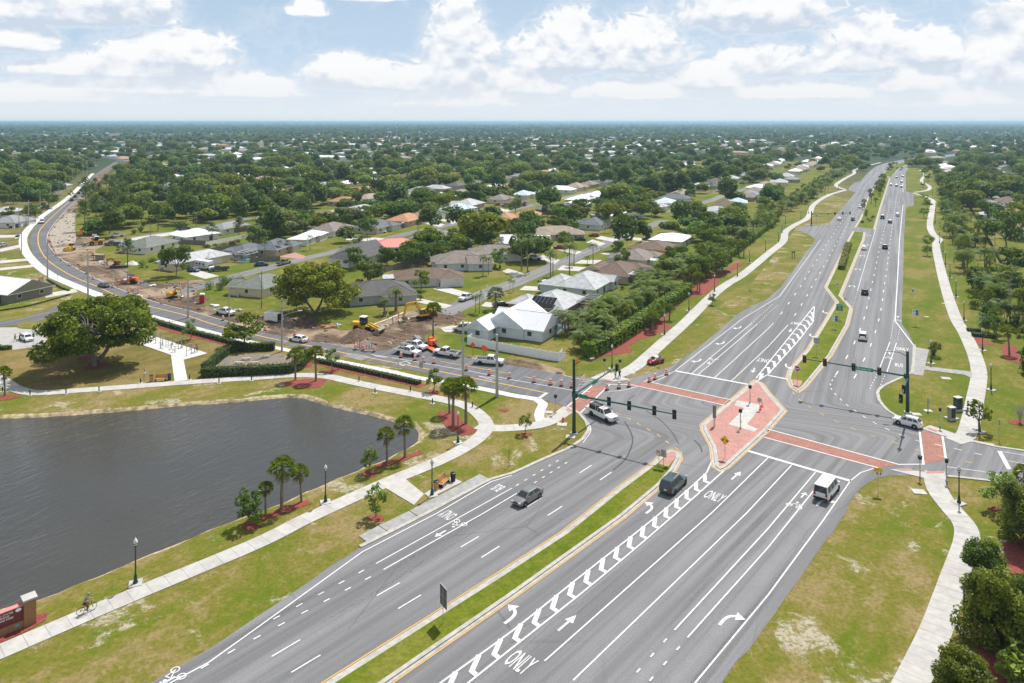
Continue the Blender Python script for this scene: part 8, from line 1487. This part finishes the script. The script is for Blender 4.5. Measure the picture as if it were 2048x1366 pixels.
# monument sign
root = empty('monument_sign', (0, 0, 0)); tag(root, 'brick and maroon monument sign with white lettering beside the lake path', 'sign'); A, B = Vector(G(58, 1247)), Vector(G(-150, 1330)); d = (A-B).normalized(); an = math.atan2(d.y, d.x); nrm = Vector((d.y, -d.x)); P_ = lambda s, o, z: (A.x-d.x*s+nrm.x*o, A.y-d.y*s+nrm.y*o, z)
MB().box(P_(0, 0, 1.3), (1.05, 1.05, 2.6), an).build('pillar', m_wallbrick, root); MB().box(P_(0, 0, 2.66), (1.25, 1.25, .16), an).build('pillar_cap', m_conc, root); MB().box(P_(3.7, 0, .38), (6.4, .8, .76), an).build('plinth', m_wallbrick, root); pn = MB().box(P_(3.7, 0, 1.45), (6.36, .55, 1.38), an).build('panel', C((.13, .012, .018), .4), root); MB().box(P_(3.7, 0, 2.19), (6.4, .62, .10), an).build('coping', C((.55, .22, .19), .8), root)
for s, size, z, off in (('UNITED STATES', .27, 1.90, 2.35), ('SUBMARINE', .24, 1.66, 2.35), ('VETERANS PARK', .27, 1.40, 2.35)): me = text_mesh(s, size, m_w); me.transform(Matrix.Translation(P_(off, .283, z)) @ Matrix.Rotation(an, 4, 'Z') @ Matrix.Rotation(R(90), 4, 'X')); link('lettering', me, pn)
for off, z in ((.95, 1.92), (4.3, 1.75)): me = MB().add([(.26*math.cos(t), .17*math.sin(t), 0) for t in np.linspace(0, 6.1, 16)], [tuple(range(16))]).mesh('emblem', m_w); me.transform(Matrix.Translation(P_(off, .284, z)) @ Matrix.Rotation(an, 4, 'Z') @ Matrix.Rotation(R(90), 4, 'X')); link('emblem', me, pn)
me = MB().add([(.2*math.cos(t), .14*math.sin(t), 0) for t in np.linspace(0, 6.1, 16)], [tuple(range(16))]).mesh('emblem', C((.1, .35, .3), .5)); me.transform(Matrix.Translation(P_(1.1, .41, .52)) @ Matrix.Rotation(an, 4, 'Z') @ Matrix.Rotation(R(90), 4, 'X')); link('emblem', me, pn)
# mailboxes along the street, small white posts
for i, (x, y) in enumerate(((1046, 560), (1058, 549), (1120, 531), (1135, 517), (1165, 509), (1202, 502), (1230, 478), (1262, 476), (975, 580), (962, 590), (930, 603))): o = MB().box((0, 0, .5), (.1, .1, 1.)).box((0, 0, 1.1), (.22, .5, .24)).build('mailbox', (m_w, m_black)[i % 2]); o.location = (*G(x, y), 0); o.rotation_euler = (0, 0, TH); tag(o, '%s %s mailbox along the residential street' % (ORD[i], ('white', 'black')[i % 2]), 'mailbox', 'mailboxes')
for i, (x, y, c) in enumerate(((958, 677, (.02, .14, .10)), (966, 676, (.03, .03, .03)), (896, 553, (.02, .12, .06)), (421, 545, (.02, .12, .06)), (1000, 537, (.02, .12, .06)))): o = MB().box((0, 0, .5), (.6, .7, 1.0), top=(1.1, 1.1)).box((0, 0, 1.05), (.68, .8, .1)).build('wheeled_bin', C(c, .5)); o.location = (*G(x, y), 0); tag(o, ('green wheeled bin inside the white fence', 'black wheeled bin inside the white fence', 'green wheeled bin at the brown roofed house', 'green wheeled bin by the motorhome', 'green wheeled bin at the taupe roofed house')[i], 'bin')
# ---------------------------------------------------------------- people and bicycle
def body(joints, edges, rad, mats, split):
    """one continuous skin grown round a posed skeleton; split(z, x, y, bone) -> material slot"""
    names = list(joints); me = D.meshes.new('body'); me.from_pydata([joints[n] for n in names], [(names.index(a), names.index(b)) for a, b in edges], []); ob = D.objects.new('body', me); COL.objects.link(ob)
    md = ob.modifiers.new('s', 'SKIN'); md.use_smooth_shade = True
    for i, n in enumerate(names): me.skin_vertices[0].data[i].radius = rad.get(n, (.05, .05)); me.skin_vertices[0].data[i].use_root = n == 'pelvis'
    ob.modifiers.new('b', 'SUBSURF').levels = 1; bpy.context.view_layer.update(); m2 = D.meshes.new_from_object(ob.evaluated_get(bpy.context.evaluated_depsgraph_get())); D.objects.remove(ob); D.meshes.remove(me)
    m2.materials.clear(); nm = np.array([joints[n] for n in names])
    for m in mats: m2.materials.append(m)
    for p in m2.polygons: c = np.array(p.center); p.material_index = split[names[int(np.argmin(((nm-c)**2).sum(1)))]]
    m2.name = 'person'; return m2
EDG = [('pelvis', 'waist'), ('waist', 'chest'), ('chest', 'neck'), ('neck', 'head'), ('head', 'crown')]
for s in 'LR': EDG += [('pelvis', 'hip'+s), ('hip'+s, 'knee'+s), ('knee'+s, 'ankle'+s), ('ankle'+s, 'toe'+s), ('chest', 'sho'+s), ('sho'+s, 'elb'+s), ('elb'+s, 'wri'+s), ('wri'+s, 'palm'+s), ('palm'+s, 'fin'+s), ('palm'+s, 'mid'+s), ('palm'+s, 'pin'+s), ('wri'+s, 'thu'+s)]
RAD = {'pelvis': (.15, .12), 'waist': (.14, .105), 'chest': (.17, .115), 'neck': (.055, .055), 'head': (.085, .10), 'crown': (.075, .085)}
for s in 'LR': RAD.update({'hip'+s: (.095, .095), 'knee'+s: (.062, .062), 'ankle'+s: (.045, .045), 'toe'+s: (.04, .035), 'sho'+s: (.065, .065), 'elb'+s: (.046, .046), 'wri'+s: (.032, .032), 'palm'+s: (.038, .02), 'fin'+s: (.010, .010), 'mid'+s: (.010, .010), 'pin'+s: (.009, .009), 'thu'+s: (.011, .011)})
SPL = {k: 2 for k in ('waist', 'chest')}; SPL.update({'pelvis': 1, 'neck': 3, 'head': 3, 'crown': 4})
for s in 'LR': SPL.update({'hip'+s: 1, 'knee'+s: 1, 'ankle'+s: 1, 'toe'+s: 0, 'sho'+s: 2, 'elb'+s: 2, 'wri'+s: 3, 'palm'+s: 3, 'fin'+s: 3, 'mid'+s: 3, 'pin'+s: 3, 'thu'+s: 3})
def hand(J, s, w_, d):
    w_ = Vector(w_); d = Vector(d).normalized(); sd = 1 if s == 'L' else -1; side = d.cross(Vector((0, 0, 1)))
    if side.length < .1: side = Vector((1, 0, 0))
    side.normalize(); J['wri'+s] = tuple(w_); J['palm'+s] = tuple(w_+d*.09); J['mid'+s] = tuple(w_+d*.185); J['fin'+s] = tuple(w_+d*.17+side*.035); J['pin'+s] = tuple(w_+d*.155-side*.038); J['thu'+s] = tuple(w_+d*.09+side*.07)
def standing(step=.12, arm=(.25, .30), lean=0., reach=0.):
    """facing +y"""
    J = {'pelvis': (0, 0, .95), 'waist': (0, lean*.3, 1.12), 'chest': (0, lean*.7, 1.36), 'neck': (0, lean, 1.52), 'head': (0, lean+.02, 1.62), 'crown': (0, lean+.01, 1.72)}
    for s, sg, st in (('L', -1, step), ('R', 1, -step)):
        J['hip'+s] = (sg*.10, 0, .90); J['knee'+s] = (sg*.11, st*.5+.03, .50); J['ankle'+s] = (sg*.11, st, .08); J['toe'+s] = (sg*.12, st+.16, .03); J['sho'+s] = (sg*.19, lean*.9, 1.44); f = arm[0 if s == 'L' else 1]; J['elb'+s] = (sg*.25, f*.25+lean, 1.17); w_ = (sg*.24, f*.9+reach+lean, .95+f*.35+reach*.5); hand(J, s, w_, (0, .5+f, -.5+reach)); 
    return J
pz = {'stand': standing(), 'walk': standing(.26, (.35, -.15)), 'work': standing(.18, (.55, .6), .10, .18), 'point': standing(.1, (.9, .2), .03)}
J = {'pelvis': (0, -.25, .98), 'waist': (0, -.17, 1.15), 'chest': (0, .02, 1.36), 'neck': (0, .12, 1.50), 'head': (0, .17, 1.60), 'crown': (0, .16, 1.71)}
for s, sg, kn, fo in (('L', -1, (.22, .78), (.06, .28)), ('R', 1, (.12, .58), (.05, .12))): J['hip'+s] = (sg*.09, -.2, .93); J['knee'+s] = (sg*.11, kn[0], kn[1]); J['ankle'+s] = (sg*.11, fo[0]-.05, fo[1]+.08); J['toe'+s] = (sg*.11, fo[0]+.12, fo[1]+.05); J['sho'+s] = (sg*.19, .03, 1.42); J['elb'+s] = (sg*.26, .24, 1.2); hand(J, s, (sg*.24, .46, 1.06), (0, .8, -.25))
pz['ride'] = J
def person(px, pose, shirt, pants, label, rz=0., hat=None, vest=None, hair=(.03, .02, .015), xy=None, z=.02, sc=1.):
    me = body(pz[pose], EDG, RAD, [m_black, C(pants, .85), C(shirt, .85), m_skin, C(hat or hair, .8)], SPL); root = empty('person', (*(xy or G(*px)), z), rz, sc); tag(root, label, 'person'); link('body', me, root); h = Vector(pz[pose]['head']); c = Vector(pz[pose]['crown'])
    hd = MB().lathe([(.115, -.06), (.118, .0), (.11, .06), (.08, .105), (.02, .125)], 10, tuple(c-Vector((0, 0, .0)))); hd.lathe([(.15, -.05), (.15, -.03)], 10, tuple(c)) if hat else None; link('hard_hat' if hat else 'hair', hd.mesh('hat', C(hat or hair, .5 if hat else .9), True), root)
    if vest:
        cc = Vector(pz[pose]['chest']); v = MB().lathe([(.195, -.30), (.205, -.1), (.20, .06), (.12, .14)], 12, tuple(cc)).mesh('safety_vest', C(vest, .7)); link('safety_vest', v, root)
        st = MB().lathe([(.213, -.14), (.213, -.09)], 12, tuple(cc)).mesh('stripe', m_w); link('reflective_stripe', st, root)
    fc = MB()                                   # face: eyes, nose, mouth
    for s in (-1, 1): fc.box((h.x+s*.033, h.y+.098, h.z+.035), (.022, .012, .012), mi=1); fc.box((h.x+s*.092, h.y, h.z+.02), (.018, .045, .06), mi=0)
    fc.box((h.x, h.y+.108, h.z+.005), (.024, .03, .045), mi=0, top=(.5, .5)); fc.box((h.x, h.y+.098, h.z-.04), (.045, .012, .010), mi=2); link('face', fc.mesh('face', [m_skin, m_black, m_sred]), root); return root
hi = (.60, .68, .03)
person((763, 638), 'stand', (.3, .32, .05), (.03, .04, .08), 'worker in yellow vest at left of the group on the lawn', .4, hi, hi); person((776, 640), 'work', (.5, .52, .45), (.03, .05, .12), 'worker in white hat and yellow vest in the lawn group', 1.2, (.7, .7, .68), hi); person((797, 637), 'walk', (.75, .22, .03), (.35, .03, .03), 'worker in orange and red by the new kerb', -.5, (.75, .2, .02), (.85, .28, .03)); person((786, 649), 'work', (.2, .2, .2), (.03, .03, .05), 'crouching dark clothed worker near the mound', 2., (.1, .1, .1)); person((809, 662), 'walk', (.45, .45, .1), (.10, .10, .12), 'worker in yellow shirt on the dark mound', 2.6, hi, hi)
person((1231, 757), 'stand', (.05, .05, .06), (.02, .02, .03), 'person in yellow vest at the north west corner', 2.6, None, hi); person((1239, 757), 'stand', (.02, .02, .025), (.05, .06, .10), 'person in dark clothes at the north west corner', 3.4); person((30, 684), 'walk', (.02, .02, .025), (.015, .015, .02), 'person in black walking to the white parked car', -1.3); person((39, 682), 'work', (.02, .02, .025), (.015, .015, .02), 'person in black leaning at the white parked car', -1.2)
person((394, 706), 'work', (.45, .08, .12), (.06, .05, .07), 'person in red top using a gym machine', .8); person((389, 705), 'stand', (.6, .6, .6), (.1, .1, .14), 'person in white top beside the gym machine', -.8, hair=(.3, .2, .1)); person((286, 686), 'stand', (.05, .05, .06), (.05, .05, .06), 'person in dark clothes at the far gym machine', .3); person((289, 759), 'walk', (.6, .6, .58), (.5, .5, .5), 'person in white walking on the park lawn', -1.4); person((1868, 450), 'walk', (.03, .03, .04), (.03, .03, .04), 'person in dark clothes on the eastern footpath', 0.)
person((912, 655), 'work', (.55, .1, .1), (.1, .1, .1), 'worker in red near the small dug ditch', 1., (.7, .7, .7)); 
# cyclist on the lake path
a, b_ = G(150, 1236), G(196, 1217); an = math.atan2(b_[1]-a[1], b_[0]-a[0]); cx = ((a[0]+b_[0])/2, (a[1]+b_[1])/2)
bk = Proto('bicycle')
for nm, y in (('rear_wheel', -.52), ('front_wheel', .54)):
    wv = MB(); ring_ = [(0, .345*math.cos(t), .345*math.sin(t)) for t in np.linspace(0, 2*math.pi, 25)]; wv.tubes(ring_, .022, 6, caps=False); k = bk.part(nm, wv.mesh(nm, m_rubber), None, (0, y, .36)); sp = MB()
    for t in np.linspace(0, 2*math.pi, 13)[:-1]: sp.tube((0, 0, 0), (0, .33*math.cos(t), .33*math.sin(t)), .004, n=3)
    bk.part('spokes', sp.mesh('spokes', m_galv), k); bk.part('hub', MB().tube((-.05, 0, 0), (.05, 0, 0), .04, n=8).mesh('hub', m_black), k)
fr = MB(); Pt = {'r': (0, -.52, .36), 'bb': (0, -.08, .30), 'st': (0, -.22, .80), 'hd': (0, .40, .86), 'hl': (0, .43, .70), 'f': (0, .54, .36)}
for a_, b2 in (('r', 'bb'), ('r', 'st'), ('bb', 'st'), ('st', 'hd'), ('bb', 'hl'), ('hd', 'hl'), ('hl', 'f')): fr.tube(Pt[a_], Pt[b2], .022, n=6)
bk.part('frame', fr.mesh('frame', C((.25, .03, .02), .4))); bk.part('saddle', MB().box((0, -.25, .92), (.15, .26, .05), top=(.7, .9)).tube((0, -.22, .8), (0, -.24, .9), .016).mesh('saddle', m_black)); bk.part('handlebar', MB().tubes([(-.28, .40, 1.03), (0, .44, 1.02), (.28, .40, 1.03)], .016, 6).tube((0, .40, .86), (0, .43, 1.02), .018).mesh('handlebar', m_black)); bk.part('pedal_crank', MB().tube((-.1, -.08, .30), (.1, -.08, .30), .02).tube((-.1, -.08, .3), (-.1, .06, .26), .012).box((-.14, .07, .26), (.09, .08, .02)).tube((.1, -.08, .3), (.1, .04, .14), .012).box((.14, .05, .13), (.09, .08, .02)).mesh('pedal_crank', m_black)); bk.part('chain_ring', MB().disc((.05, -.08, .30), .09, 'X', 12).mesh('chain_ring', m_galv))
bk.spawn(cx, an-R(90), 1.08, 'dark red bicycle ridden along the lake path', 'bicycle', z=.07); person(None, 'ride', (.20, .23, .26), (.08, .015, .02), 'cyclist in grey hooded top riding on the lake path', an-R(90), xy=cx, z=.09, hair=(.22, .25, .28), sc=1.06)
# ---------------------------------------------------------------- haze
hm = D.materials.new('haze_air'); hm.use_nodes = True; hm.node_tree.nodes.clear(); n = NT(hm.node_tree)
pv = n.node('ShaderNodeVolumePrincipled', {'Color': (.40, .62, .80, 1), 'Density': 1.2e-4, 'Anisotropy': .35})
n.l.new(pv.outputs[0], n.node('ShaderNodeOutputMaterial').inputs['Volume'])
hz = MB().box((0, BIG/2-300, 28), (BIG*2.02, BIG+900, 60)).build('haze', hm); tag(hz, 'thin bluish haze over the flat land', kind='stuff')
